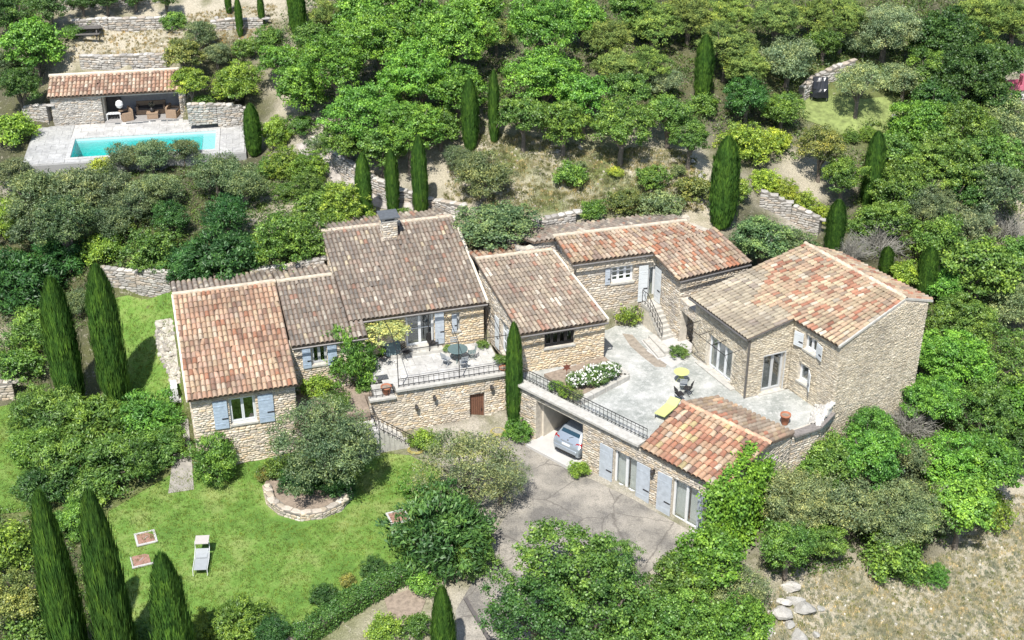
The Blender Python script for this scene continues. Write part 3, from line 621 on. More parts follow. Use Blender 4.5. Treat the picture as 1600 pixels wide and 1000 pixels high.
def ridge_row(house, part, p, q, col=(0.52, 0.42, 0.32), step=.42, wd=1.15, up=.03):
    p, q = np.array(p, float), np.array(q, float); off = np.array(house.root.location); d = q - p; L_ = np.linalg.norm(d); d /= L_; n = max(2, int(L_ / step)); z = np.array([0, 0, 1.]); x = np.cross(d, z); x /= np.linalg.norm(x); rr = np.random.default_rng(int(L_ * 100))
    for i in range(n):
        M = np.eye(4); M[:3, 0] = x * wd; M[:3, 1] = d * (L_ / n * 1.12); M[:3, 2] = np.cross(x, d) * wd; M[:3, 3] = p + d * L_ * i / n + z * up - off
        house.tl.append((part, 0, M, np.array(col) * rr.uniform(.75, 1.15), .5 / depth(p) ** 2))
def strip(house, name, p, q, w_, h, mat, up=0.0, parent=None):
    """a bar of mortar, stone or gutter along an edge"""
    off = Vector(house.root.location); p, q = Vector(p) - off, Vector(q) - off; d = (q - p).normalized(); x = d.cross(Vector((0, 0, 1))).normalized() * w_ / 2; z = Vector((0, 0, h)); u = Vector((0, 0, up)); mb = MB()
    mb.add([p - x + u, p + x + u, q + x + u, q - x + u, p - x + u + z, p + x + u + z, q + x + u + z, q - x + u + z], [(3, 2, 1, 0), (4, 5, 6, 7), (0, 1, 5, 4), (1, 2, 6, 5), (2, 3, 7, 6), (3, 0, 4, 7)])
    return mb.build(name, mat, parent or house.root)
def gutter(house, p, q, r=.06, mat=M_ZINC):
    off = Vector(house.root.location); mb = MB(); mb.tube([Vector(p) - off, Vector(q) - off], r, 6); return mb.build('gutter', mat, house.root)
def plain_block(house, name, poly, z0, z1, mat):
    off = np.array(house.root.location); mb = MB(); mb.prism([tuple(np.array(p)[:2] - off[:2]) for p in poly], z0 - off[2], z1 - off[2]); return mb.build(name, mat, house.root)

# ---------------------------------------------------------------- the long range: left wing, main house, terrace
TA = 0.2586
def zA(b): return 2.7 + (b - 66.1) * TA
def A3(a, b, z): return v3(WA(a, b), z)
def G3(a, b, z): return v3(WG(a, b), z)
def P3(a, b, z): return v3(WP(a, b), z)

# left wing
h = House(thing('stone_house', 'stone wing with orange tiled roof and blue shuttered window above the lawn', 'house', A3(3.5, 66, -3.3)), 300, 300)
rf = roof(h, None, [A3(.65, 62.05, zA(62.05) + .06), A3(6.27, 62.05, zA(62.05) + .06), A3(6.33, 69.8, zA(69.8) + .06), A3(.72, 69.8, zA(69.8) + .06)], PAL_ORANGE, .252, .42, seed=1, fill=1.07)
roof(h, rf, [A3(6.33, 72.4, 3.05), A3(.72, 72.4, 3.05), A3(.72, 69.85, 3.7), A3(6.33, 69.85, 3.7)], PAL_GREY, .29, .43, seed=2)
strip(h, 'verge', A3(.66, 62.1, zA(62.1) - .06), A3(.73, 69.8, zA(69.8) - .06), .16, .17, M_RENDER)
strip(h, 'ridge_mortar', A3(.7, 69.82, 3.72), A3(6.35, 69.82, 3.72), .26, .10, simple('ridge mortar', (.50, .43, .33), .9, var=.3, scale=4, bmp=.4))
W1 = Wall(WA(.85, 62.42), WA(6.12, 62.42), -3.4, zA(62.42) - .1); op = W1.op_px((357, 624), (402, 657)); W1.build('wall', h)
W1.window(op, M_PALESH, 2, 0); (sa, _1), (sb, _2) = W1.hit(334, 650), W1.hit(357, 650)
W1.shutter(sa, sb - .02, op[2] - .12, op[3] + .02, M_BLUE, True, n=9); sa, sb = W1.hit(404, 640)[0], W1.hit(428, 640)[0]; W1.shutter(sa, sb, op[2] - .12, op[3] + .02, M_BLUE, True, n=9)
W = Wall(WA(.85, 72.2), WA(.85, 62.42), -3.4, [(0, 2.85), (2.4, 3.5), (9.78, zA(62.42) - .1)]); W.build('side_wall', h)
W = Wall(WA(6.12, 62.42), WA(6.12, 65.1), -3.4, [(0, zA(62.42) - .1), (2.68, zA(65.1) - .1)]); W.build('side_wall', h)
Wall(WA(6.3, 72.2), WA(.85, 72.2), -1, 2.85).build('back_wall', h, stones=False)
h.finish()

# main house
h = House(thing('stone_house', 'largest house, long grey brown tiled roof with stone chimney behind the dining terrace', 'house', A3(13.5, 69, -.3)), 300, 300)
rf = roof(h, None, [A3(9.72, 66.1, zA(66.1)), A3(17.47, 66.08, zA(66.08)), A3(17.35, 73.4, zA(73.4)), A3(9.57, 73.5, zA(73.5))], PAL_GREY, .243, .39, seed=3)
roof(h, rf, [A3(6.4, 64.85, zA(64.85) - .02), A3(9.71, 64.85, zA(64.85) - .02), A3(9.60, 69.8, zA(69.8) - .02), A3(6.38, 69.8, zA(69.8) - .02)], PAL_GREY, .243, .39, seed=4)
roof(h, rf, [A3(9.72, 64.85, zA(64.85) - .02), A3(10.5, 64.85, zA(64.85) - .02), A3(10.5, 66.0, zA(66.0) - .02), A3(9.72, 66.0, zA(66.0) - .02)], PAL_GREY, .243, .39, seed=5)
roof(h, rf, [A3(9.55, 72.3, 3.05), A3(6.4, 72.3, 3.05), A3(6.4, 69.85, 3.62), A3(9.55, 69.85, 3.62)], PAL_GREY, .29, .43, seed=6)
roof(h, rf, [A3(17.3, 76.5, 3.7), A3(9.6, 76.5, 3.7), A3(9.6, 73.6, 4.55), A3(17.3, 73.5, 4.55)], PAL_GREY, .29, .43, seed=7)
strip(h, 'ridge_mortar', A3(6.4, 69.82, 3.68), A3(9.5, 69.82, 3.68), .26, .09, simple('ridge mortar', (.50, .43, .33)))
strip(h, 'ridge_mortar', A3(9.57, 73.52, 4.58), A3(17.33, 73.45, 4.56), .28, .10, simple('ridge mortar', (.50, .43, .33)))
strip(h, 'flashing', A3(17.52, 66.1, 2.62), A3(17.42, 73.3, 4.50), .14, .18, M_RENDER)
Wall(WA(9.68, 76), WA(9.68, 69.7), 1.5, [(0, 3.6), (2.5, zA(73.5) - .08), (6.3, zA(69.7) - .08)]).build('gable_wall', h, mat=M_RENDER, size=(.3, .14))
W2_ = Wall(WA(6.15, 65.15), WA(10.42, 65.15), -1.5, zA(65.15) - .12); op = W2_.op_px((486, 541), (512, 567)); W2_.build('wall', h)
W2_.window(op, M_GREYFRAME, 2, 0); a_, b_ = W2_.hit(472, 555)[0], W2_.hit(486, 555)[0]; W2_.shutter(a_, b_ - .03, op[2] - .1, op[3], M_BLUE); W2_.shutter(op[1] + .02, op[1] + .52, op[2] - .1, op[3], M_BLUE)
W3_ = Wall(WA(10.42, 66.42), WA(17.4, 66.42), -.3, zA(66.42) - .12); op = W3_.op_px((633, 491), (679, 537)); op2 = W3_.opening(15.55 - 10.42, 16.0 - 10.42, .95, 2.05); W3_.build('wall', h, SC_WARM)
W3_.window(op, M_WHITE, 2, 1, sill=False, curtain=False); W3_.window(op2, M_GREYFRAME, 1, 0)
W3_.shutter(op[1] + .03, op[1] + .55, op[2], op[3], M_GREYSH, True); W3_.shutter(op2[0] - .03, op2[0] + .25, op2[2], op2[3], M_GREYSH, True)
Wall(WA(17.4, 66.42), WA(17.3, 76), -.3, [(0, zA(66.4) - .12), (7.1, zA(73.4) - .1), (9.58, 3.6)]).build('side_wall', h, stones=False)
Wall(WA(10.42, 65.15), WA(10.42, 66.4), -1.5, [(0, zA(65.15) - .12), (1.25, zA(66.4) - .12)]).build('side_wall', h)
Wall(WA(17.3, 76), WA(6.3, 76), 1.0, 3.4).build('back_wall', h, stones=False)
gutter(h, A3(9.8, 65.93, 2.60), A3(17.5, 65.93, 2.60)); gutter(h, A3(6.4, 64.68, 2.27), A3(10.5, 64.68, 2.27), .05)
c0 = plane_at(608, 366, A3(13, 66.1, 2.7), 74, TA); ch = MB(); cx_, cy_ = c0[0] - h.root.location[0], c0[1] - h.root.location[1]; cz = c0[2] - h.root.location[2]
rz_ = math.radians(90 - 74); mb = MB(); mb.box((cx_, cy_, cz + .25), (.86, .86, 1.5), rz_); chim = mb.build('chimney', M_MORTAR, h.root)
for q in ((-.43, -.43, .43, -.43), (-.43, .43, -.43, -.43)):
    ra, rb = [fA[0] * q[i] + fA[1] * q[i + 1] for i in (0, 2)]; cw = Wall(c0[:2] + ra, c0[:2] + rb, c0[2] - .3, c0[2] + 1.0); cw.stones(h, chim, np.array(h.root.location), SC_CREAM, (.3, .13), 1)
mb = MB(); mb.box((cx_, cy_, cz + 1.03), (.95, .95, .06), rz_); mb.build('chimney_top', M_LEDGE, chim)
mb = MB()
for dx, dy in ((-.36, -.36), (.36, -.36), (.36, .36), (-.36, .36)): q = fA[0] * dx + fA[1] * dy; mb.box((cx_ + q[0], cy_ + q[1], cz + 1.15), (.14, .14, .18), rz_)
mb.build('cap_support', M_MORTAR, chim); mb = MB(); mb.box((cx_, cy_, cz + 1.275), (1.14, 1.14, .07), rz_); mb.build('chimney_cap', M_SLATE, chim)
h.finish()

# terrace with its retaining wall
h = House(thing('retaining_wall', 'tall stone retaining wall under the dining terrace with a brown plank door', 'retaining wall', A3(14, 62.5, -3.3)), 300, 0)
WT = Wall(WA(10.0, 62.46), WA(17.78, 62.46), -3.4, [(0, -.25), (1.54, -.25), (1.56, .16), (7.78, .16)]); op = WT.op_px((734, 617), (757.5, 663)); WT.build('wall', h)
strip(h, 'coping', A3(11.45, 62.5, .165), A3(17.8, 62.5, .165), .5, .13, M_LEDGE); strip(h, 'coping', A3(10.0, 62.5, -.24), A3(11.42, 62.5, -.24), .46, .11, M_LEDGE)
d0, d1, dz0, dz1 = op; mb = MB(); WT.prim(mb, d0, d1, dz0, dz1, -.24, -.2); dr = mb.build('door', M_WOOD, h.root)
for i in range(7):
    mb = MB(); q = (d1 - d0) / 7; WT.prim(mb, d0 + q * i + .008, d0 + q * (i + 1) - .008, dz0 + .02, dz1 - .01, -.198, -.17); mb.build('plank', M_WOOD, dr)
mb = MB(); WT.prim(mb, d0 - .05, d1 + .05, dz0 - .16, dz0 - .005, -.2, .22); mb.build('doorstep', M_LEDGE, h.root); mb = MB(); WT.prim(mb, d1 - .16, d1 - .11, dz0 + .85, dz0 + 1.0, -.168, -.12); mb.build('handle', M_IRON, dr)
h.finish()
WT.lamp(650, 635, 'dark wall lantern on the terrace retaining wall nearest the steps'); WT.lamp(678, 620, 'small wall lantern high on the retaining wall between two others'); WT.lamp(767, 604, 'wall lantern above and right of the brown plank door')

m, nt, b = newmat('terrace paving'); n1 = noise(nt, 0.9, 7, 0.7); n2 = noise(nt, 7, 5, .7)
c = ramp(nt, n1.outputs['Fac'], [(0.36, (0.28, 0.28, 0.26)), (0.5, (0.41, 0.40, 0.375)), (0.6, (0.50, 0.49, 0.465))]).outputs[0]
c = mixc(nt, c, ramp(nt, n2.outputs['Fac'], [(0.3, (0.8,) * 3), (0.7, (1.15,) * 3)]).outputs[0], 1.0, 'MULTIPLY'); nt.links.new(c, b.inputs['Base Color']); b.inputs['Roughness'].default_value = .9; bump(nt, b, n2.outputs['Fac'], .3, .01); M_TERR = m
PAVE_O = piece_mat('paving slab', False, .9, spot=(0.34, 0.34, 0.31), spot_amt=.6, scale=1.1)
def pave(parent, fr, a0, a1, b0, b1, z, da, db, inside=None, col=(.66, .65, .61), name='paving_slab', th=.05, rows_shift=True):
    r = np.random.default_rng(int(abs(a0 * 10 + b0))); mbx = MB(); mbx.box((0, 0, 0), (1, 1, 1)); me = None; j = 0; b_ = b0; L = []
    while b_ < b1 - .05:
        hh = min(db, b1 - b_); a = a0 - (da * .5 if rows_shift and j % 2 else 0)
        while a < a1 - .02:
            x0, x1 = max(a, a0), min(a + da, a1); a += da
            if x1 - x0 < .12: continue
            cxy = fr[0] * (x0 + x1) / 2 + fr[1] * (b_ + hh / 2)
            if inside is not None and not inside(cxy): continue
            if me is None: o = mbx.build(name, PAVE_O, parent); me = o.data
            else: o = link(name, me, parent)
            o.location = (cxy[0], cxy[1], z - th / 2 + r.uniform(-.006, .006)); o.rotation_euler = (r.normal(0, .003), r.normal(0, .003), math.atan2(fr[0][1], fr[0][0])); o.scale = (x1 - x0 - .014, hh - .014, th); kk = r.uniform(.92, 1.06); o.color = (*[k * kk for k in col], 1); L.append(o)
        b_ += hh; j += 1
    return L
mb = MB(); mb.prism([tuple(WA(*p)) for p in ((11.5, 62.75), (17.6, 62.75), (17.6, 66.0), (17.45, 66.4), (10.45, 66.4), (10.45, 64.2), (11.5, 64.2))], -.3, -.045); ter = tag(mb.build('terrace', M_TERR), kind='structure')
TPOLY = [WA(11.5, 62.72), WA(17.65, 62.72), WA(17.55, 66.38), WA(10.45, 66.38), WA(10.45, 64.2), WA(11.5, 64.2)]
pave(ter, fA, 10.45, 17.62, 62.74, 66.38, 0.0, 1.05, .73, lambda p: in_poly(p, TPOLY)[0], (.49, .48, .455))
mb = MB(); mb.prism([tuple(WA(*p)) for p in ((6.14, 62.3), (9.98, 62.2), (9.98, 63.9), (10.40, 63.9), (10.40, 65.13), (6.14, 65.13))], -3.4, -.75); tag(mb.build('planted_bank', M_SOIL), kind='structure')
mb = MB()
for i, (a0, a1, z) in enumerate(((10.4, 11.45, -.32), (10.4, 10.9, -.62))): mb.box((*WA((a0 + a1) / 2, 63.35), z - .4), (a1 - a0, 1.6, .8), rz_)
tag(mb.build('terrace_steps', M_TERR), kind='structure')
st = thing('garden_steps', 'two broad stone steps up to the white framed terrace doors', 'steps', A3(13.4, 66, 0), rz_)
mb = MB(); mb.box((0, .12, .09), (3.0, .5, .18)); mb.build('step', M_LEDGE, st); mb = MB(); mb.box((.1, .25, .25), (2.2, .26, .14)); mb.build('step', M_LEDGE, st)

def railing(label, pts, hgt_, up=.02, step=.24, group=None, name='railing', twin=True):
    """iron railing along 3-D points"""
    pts = [Vector(p) for p in pts]; t = thing(name, label, 'railing', pts[0], 0, group); o = pts[0]; z = Vector((0, 0, 1)); P_ = [p - o for p in pts]
    mb = MB(); mb.tube([p + z * hgt_ for p in P_], .024, 5); mb.build('top_rail', M_IRON, t)
    mb = MB(); mb.tube([p + z * (hgt_ * .22) for p in P_], .018, 4); mb.build('bottom_rail', M_IRON, t); me = None
    if twin: mb = MB(); mb.tube([p + z * (hgt_ * .80) for p in P_], .013, 4); mb.build('middle_rail', M_IRON, t)
    for i in range(len(P_) - 1):
        d = P_[i + 1] - P_[i]; n = max(1, int(d.length / step))
        for k in range(n + (1 if i == len(P_) - 2 else 0)):
            p = P_[i] + d * (k / n)
            if me is None: mb = MB(); mb.tube([(0, 0, 0), (0, 0, hgt_)], .017, 4); b_ = mb.build('baluster', M_IRON, t); me = b_.data
            else: b_ = link('baluster', me, t)
            b_.location = p
    return t
railing('long iron railing along the front edge of the dining terrace', [A3(11.62, 62.5, .30), A3(17.45, 62.5, .30)], .52, step=.27)
railing('short iron railing beside the terracotta pot at the terrace steps', [A3(10.05, 62.5, -.12), A3(11.4, 62.5, -.12)], .5, step=.3)
# lower landing and outside stair
sp = thing('outside_stair', 'stone stair with landing below the terrace beside the large grey green bush', 'stairs', A3(10, 61.5, -3.1), rz_)
mb = MB(); mb.box((-.55, .3, .9), (1.5, 1.3, 1.8)); mb.build('landing', M_CONC, sp)
for i in range(7):
    mb = MB(); mb.box((.38 + i * .27, .35, (1.62 - i * .235) / 2), (.29, 1.05, 1.62 - i * .235)); mb.build('step', M_LEDGE, sp)
railing('iron railing on the square landing under the terrace', [A3(8.75, 61.25, -1.28), A3(10.1, 61.25, -1.28), A3(10.1, 62.3, -1.28)], .85, step=.3)
railing('sloping iron railing down the outside stair', [A3(10.25, 61.3, -1.45), A3(12.1, 61.3, -2.95)], .8, step=.27)

# ---------------------------------------------------------------- middle house
h = House(thing('stone_house', 'middle house with mottled tiled roof and wide dark window above the white roses', 'house', A3(20.5, 65, -.3)), 300, 300)
M4 = [A3(18.28, 62.2, 2.7), A3(23.28, 62.35, 2.7), A3(21.9, 68.1, 4.28), A3(17.42, 68.2, 4.28)]
rf = roof(h, None, M4, PAL_MID, .243, .39, seed=8)
roof(h, rf, [A3(21.8, 70.2, 3.75), A3(17.5, 70.2, 3.75), A3(17.42, 68.25, 4.3), A3(21.9, 68.15, 4.3)], PAL_UP, .29, .42, seed=9)
strip(h, 'verge', A3(23.32, 62.3, 2.6), A3(21.95, 68.0, 4.2), .12, .2, M_RENDER); strip(h, 'ridge_mortar', M4[3] + [0, 0, .05], M4[2] + [0, 0, .05], .26, .09, simple('ridge mortar', (.5, .43, .33)))
WM = Wall(WA(18.36, 62.6), WA(23.25, 62.6), -.3, 2.68); op = WM.op_px((851, 517), (897, 537)); WM.build('wall', h, SC_WARM); WM.window(op, M_IRON, 4, 0); gutter(h, A3(18.3, 62.05, 2.58), A3(23.3, 62.2, 2.58))
WL_ = Wall(WA(17.62, 68.2), WA(18.36, 62.6), -.3, [(0, 4.15), (5.65, 2.68)]); opd = WL_.opening(3.1, 4.2, 0.02, 2.05); WL_.build('side_wall', h, SC_CREAM)
WL_.window(opd, M_WHITE, 2, 2, sill=False, name='french_door'); WL_.shutter(4.25, 4.8, 0.02, 2.05, M_PALESH, True); WL_.shutter(2.5, 3.05, 0.02, 2.05, M_PALESH, True)
Wall(WA(23.2, 62.86), WA(22.1, 68.0), -.3, [(0, 2.68), (5.5, 4.15)]).build('side_wall', h, SC_WARM); Wall(WA(22.0, 70.1), WA(17.6, 70.1), 1, 3.7).build('back_wall', h, stones=False)
h.finish()

# ---------------------------------------------------------------- upper house with the outside stair
def zU(b): return 4.65 + (b - 65.7) * .262
h = House(thing('stone_house', 'upper house with pink and cream tiles and a small white window beside an outside stair', 'house', A3(27, 67, -.3)), 300, 300)
rf = roof(h, None, [A3(22.3, 65.7, zU(65.7)), A3(27.05, 65.68, zU(65.68)), A3(26.2, 67.8, zU(67.8)), A3(22.0, 67.9, zU(67.9))], PAL_UP, .25, .38, seed=10)
roof(h, rf, [A3(27.72, 63.3, zU(63.3)), A3(32.4, 63.9, zU(63.9)), A3(31.42, 66.95, zU(66.95)), A3(27.08, 65.66, zU(65.66))], PAL_UP, .25, .38, seed=12)
roof(h, rf, [A3(27.08, 65.67, zU(65.67)), A3(30.6, 66.72, zU(66.72)), A3(29.92, 67.72, zU(67.72)), A3(26.22, 67.8, zU(67.8))], PAL_UP, .25, .38, seed=13)
roof(h, rf, [A3(30.2, 71, 4.2), A3(20.0, 71.2, 4.2), A3(20.9, 68.4, 4.85), A3(30.0, 67.78, 5.22)], PAL_GREY, .29, .42, seed=14)
strip(h, 'ridge_mortar', A3(21.9, 67.95, 5.26), A3(29.95, 67.78, 5.24), .26, .09, simple('ridge mortar', (.5, .43, .33)))
WU = Wall(WA(22.38, 66.0), WA(27.5, 66.0), -.3, zU(66) - .12); op = WU.op_px((955, 418), (989, 438)); opd = WU.opening(4.62, 5.1, 1.42, 3.55); WU.build('wall', h, SC_CREAM); WU.window(op, M_WHITE, 3, 2); WU.window(opd, M_WHITE, 1, 0, sill=False, name='door')
a_, b_ = WU.hit(998, 430)[0], WU.hit(1012, 430)[0]; WU.shutter(4.02, 4.58, 1.42, 3.75, M_PALESH, True); a_ = WU.hit(952, 430)[0]; WU.shutter(a_ - .28, a_ + .02, op[2], op[3], M_GREYSH, True)
Wall(WA(22.3, 71), WA(22.38, 66.0), -.3, [(0, 4.1), (3.0, zU(67.9) - .1), (5, zU(66) - .1)]).build('side_wall', h, SC_CREAM)
Wall(WA(19.9, 68.5), WA(22.4, 68.5), 2.5, [(0, 4.55), (.7, 4.35), (2.5, 4.9)]).build('low_wall', h, SC_GREY)
WD = Wall(WA(27.5, 66.0), WA(27.95, 63.6), -.3, [(0, zU(66) - .12), (2.44, zU(63.6) - .1)]); WD.build('side_wall', h, SC_CREAM); WD.shutter(.05, .68, 1.42, 3.6, M_PALESH, True)
WF = Wall(WA(27.95, 63.6), WA(32.3, 64.15), -.3, [(0, zU(63.6) - .1), (4.38, zU(64.15) - .1)]); WF.build('wall', h, SC_CREAM)
Wall(WA(32.2, 64.45), WA(31.3, 70.5), -.5, [(0, zU(64.15) - .15), (2.6, 4.55), (6.2, 3.7)]).build('side_wall', h, SC_CREAM, stones=False); Wall(WA(31.3, 70.8), WA(20, 70.9), 1, 4.1).build('back_wall', h, stones=False)
gutter(h, A3(22.3, 65.55, 4.52), A3(27.05, 65.55, 4.52)); gutter(h, A3(27.75, 63.15, 3.92), A3(32.3, 63.75, 4.05)); off = Vector(h.root.location); mb = MB(); mb.tube([Vector(A3(22.6, 65.85, 4.5)) - off, Vector(A3(22.55, 65.9, 3.9)) - off, Vector(A3(22.9, 65.9, 2.6)) - off], .05, 6); mb.build('downpipe', M_ZINC, h.root)
h.finish()
# its stair
b0 = A3(27.48, 63.75, 0); t0 = A3(27.16, 65.3, 1.38); st = thing('outside_stair', 'steep flight of stone steps from the courtyard up to the pale blue door', 'stairs', b0)
du = (t0 - b0); hd = np.array([du[0], du[1], 0]); L_ = np.linalg.norm(hd); hd /= L_; rs = math.atan2(hd[1], hd[0]); nst = 7
for i in range(nst):
    q = hd * L_ * (i + .5) / nst; hh = 1.38 * (i + 1) / nst; mb = MB(); mb.box((q[0], q[1], hh - .11), (L_ / nst + .05, .82, .2), rs); mb.build('step', M_LEDGE, st)
    if i: mb = MB(); mb.box((q[0], q[1], (hh - .2) / 2 - .01), (L_ / nst - .005, .78, hh - .21), rs); mb.build('riser', M_MORTAR, st)
q = hd * (L_ + .34); mb = MB(); mb.box((q[0], q[1], 1.28), (.66, .84, .2), rs); mb.build('landing', M_LEDGE, st); mb = MB(); mb.box((q[0], q[1], .585), (.6, .78, 1.17), rs); mb.build('landing_base', M_MORTAR, st)
nn_ = np.array([-hd[1], hd[0], 0]) * .4
railing('iron railing along the courtyard side of the steep stone steps', [b0 + nn_ + [0, 0, .2], t0 + nn_, t0 + nn_ + hd * .6], .85, step=.3, twin=False)

# ---------------------------------------------------------------- tall house
PT = at(1169, 530, 3.75); TS, TAZ = .25, 153.0
def T3(px, py, dz=0.0): p = plane_at(px, py, PT, TAZ, TS); p[2] += dz; return p
eWf, eWn, Sx, gC, rN, rF = T3(1078, 463), PT, T3(1239, 498), T3(1311, 541), T3(1415, 466), T3(1258, 381)
def cross2(p, q, a, b_):
    p, q, a, b_ = [np.array(k)[:2] for k in (p, q, a, b_)]; A_ = np.c_[q - p, -(b_ - a)]; t = np.linalg.solve(A_, a - p)[0]; return t
t_ = cross2(rF, rN, eWn, Sx); rS = rF + (rN - rF) * t_
eEf, eEn = at(1311, 395, rF[2] - .75), at(1457, 469, rN[2] - .75)
h = House(thing('stone_house', 'tall house at the end with cream and red tiled roof and bare gable wall', 'house', v3((eWn[:2] + rN[:2]) / 2, -.5)), 300, 300)
rf = roof(h, None, [eWf, eWn, rS, rF], PAL_TALLGREY, .25, .39, seed=20, fill=1.06, patch=1.2, cut=lambda u, v: v < .50 + .1 * math.sin(u * 9) - .25 * u)
nh_ = len(h.tl); roof(h, rf, [k_ + [0, 0, .004] for k_ in (eWf, eWn, rS, rF)], PAL_TALL, .25, .39, seed=20, fill=1.08, patch=1.6, cut=lambda u, v: not v < .50 + .1 * math.sin(u * 9) - .25 * u)
roof(h, rf, [Sx, gC, rN, rS], PAL_TALL, .25, .39, seed=21, fill=1.08, patch=1.6)
roof(h, rf, [eEn, eEf, rF + [0, 0, -.03], rN + [0, 0, -.03]], PAL_TALL, .285, .41, seed=22)
ridge_row(h, rf, rF, rN, (.62, .52, .38), .42, 1.2)
off = np.array(h.root.location)
def inset(p, q, k): d = (q - p)[:2]; d /= np.linalg.norm(d); return d * k
dW = inset(eWf, eWn, 1); dS = inset(eWn, Sx, 1)
wA = eWf[:2] + dS * .28 + dW * .2; wB = eWn[:2] + dS * .28 - dW * .12; wC = Sx[:2] - dW * .12 + dS * .22; wD = gC[:2] + dS * .22 - dW * .12
zb = lambda p: plane_z(p) - .1
def plane_z(p):
    r = math.radians(TAZ); n = np.array([math.cos(r) * TS, -math.sin(r) * TS]); return PT[2] - float(n @ (np.array(p)[:2] - PT[:2]))
WW = Wall(wA, wB, -.3, [(0, zb(wA)), (float(np.linalg.norm(wB - wA)), zb(wB))]); op = WW.op_px((1108, 521), (1141, 597)); op = (op[0], op[1], .06, op[3]); WW.ops = [op]; WW.build('wall', h, SC_TALL, (.24, .10))
WW.window(op, M_WHITE, 3, 0, sill=False, name='french_door'); mb = MB(); WW.prim(mb, op[0] - .6, op[1] + .5, -.02, .1, .0, .35); mb.build('doorstep', M_LEDGE, h.root)
mb = MB(); 
for xx in (op[0] - .14, op[1] + .02): WW.prim(mb, xx, xx + .12, .06, op[3], .0, .045)
mb.build('door_surround', M_RENDER, h.root)
WS = Wall(wB, wC, -.3, [(0, zb(wB)), (float(np.linalg.norm(wC - wB)), zb(wC))]); op = WS.op_px((1194, 557), (1220, 607)); WS.build('wall', h, SC_TALL, (.24, .10)); WS.window(op, M_GREYFRAME, 2, 0, sill=False, bottom=.1)
mb = MB(); WS.prim(mb, op[0] - .15, op[1] + .15, op[2] - .22, op[2] - .005, -.2, .16); mb.build('sill', M_LEDGE, h.root); mb = MB(); WS.prim(mb, op[1] + .01, op[1] + .07, op[2], op[3], .0, .05); WS.prim(mb, op[0] - .06, op[1] + .07, op[3] + .01, op[3] + .07, .0, .05); mb.build('window_surround', M_GREYFRAME, h.root)
WX = Wall(wC, wD, -1.6, [(0, zb(wC)), (float(np.linalg.norm(wD - wC)), zb(wD))]); o1 = WX.op_px((1259, 522), (1275, 556)); o2 = WX.op_px((1249, 566), (1262, 603)); WX.build('wall', h, SC_TALL, (.24, .10))
WX.window(o1, M_WHITE, 2, 0); WX.window(o2, M_WHITE, 1, 0)
WX.shutter(max(o1[0] - .62, .05), o1[0] - .05, o1[2], o1[3], M_PALESH, True, n=8, swing=('b', 14)); WX.shutter(o1[1] + .05, o1[1] + .6, o1[2], o1[3], M_PALESH, True, n=8, swing=('a', 14)); WX.shutter(o2[1] + .02, o2[1] + .62, o2[2], o2[3], M_PALESH, True, n=8, swing=('a', 35))
eEi = eEn[:2] - (eEn[:2] - wD) / np.linalg.norm(eEn[:2] - wD) * .3; Lg = float(np.linalg.norm(eEi - wD)); pk = float((rN[:2] - wD) @ ((eEi - wD) / Lg))
WGb = Wall(wD, eEi, -3.2, [(0, zb(wD)), (pk, rN[2] - .15), (Lg, eEn[2] - .05)]); WGb.build('gable_wall', h, SC_TALL, (.18, .085))
eFi = eEf[:2] - (eEf[:2] - wA) / np.linalg.norm(eEf[:2] - wA) * .3
Wall(eEi, eFi, -3, eEn[2] - .1).build('back_wall', h, stones=False); Lb = float(np.linalg.norm(wA - eFi)); Wall(eFi, wA, -1, [(0, eEf[2] - .3), (float((rF[:2] - eFi) @ (wA - eFi)) / Lb, rF[2] - .32), (Lb, zb(wA) - .2)]).build('far_gable', h, SC_TALL, stones=False)
gutter(h, eWf - np.array([*dS * .06, .09]), eWn - np.array([*dS * .06, .09]), .065); mb = MB(); q_ = v3(wB - dS * .09 + dW * .02, 0) - off; mb.tube([Vector(q_) + Vector((0, 0, 3.55)), Vector(q_) + Vector((0, 0, 0.02))], .06, 6); mb.build('downpipe', M_ZINC, h.root)
strip(h, 'verge', Sx + [0, 0, -.08], eWn + [0, 0, -.08], .12, .06, M_ZINC); strip(h, 'verge', gC + [0, 0, -.1], rN + [0, 0, -.1], .12, .12, M_LEDGE); strip(h, 'verge', rN + [0, 0, -.1], eEn + [0, 0, -.1], .12, .12, M_LEDGE)
h.finish()
# wire pergola by its west wall
pg = thing('pergola_frame', 'thin iron pergola hoops fixed to the shaded wall of the tall house', 'pergola', v3(wB, 0)); o_ = np.array(pg.location)
nW = WW.n; lw_ = WW.L; mb = None
for i, f in enumerate((.12, .36, .60, .84)):
    p = wA + WW.d * lw_ * f; mb = MB(); mb.tube([Vector(v3(p + nW * .05, 2.55) - o_), Vector(v3(p + nW * 1.0, 2.5) - o_)], .018, 4); mb.build('cross_bar', M_IRON, pg)
for f in (.12, .84):
    p = wA + WW.d * lw_ * f + nW * 1.0; p2 = p - nW * .96; mb = MB(); mb.tube([Vector(v3(p, 2.5) - o_), Vector(v3(p * .5 + p2 * .5, 1.3) - o_), Vector(v3(p2, .5) - o_)], .014, 4); mb.build('brace', M_IRON, pg)
mb = MB(); mb.tube([Vector(v3(wA + WW.d * lw_ * .12 + nW, 2.5) - o_), Vector(v3(wA + WW.d * lw_ * .84 + nW, 2.5) - o_)], .02, 4); mb.build('beam', M_IRON, pg)
# dark arched passage between the two houses
pa = House(thing('stone_arch', 'dark stone archway between the steep steps and the tall house', 'archway', v3(WA(28.4, 63.5), -.3)), 60, 0)
Wp = Wall(WA(28.0, 63.45), wA + dW * .15, -.3, 2.75); q = Wp.opening(.15, max(Wp.L - .25, .5), -.31, 2.05); Wp.build('wall', pa, SC_CREAM, (.26, .12)); pa.finish()

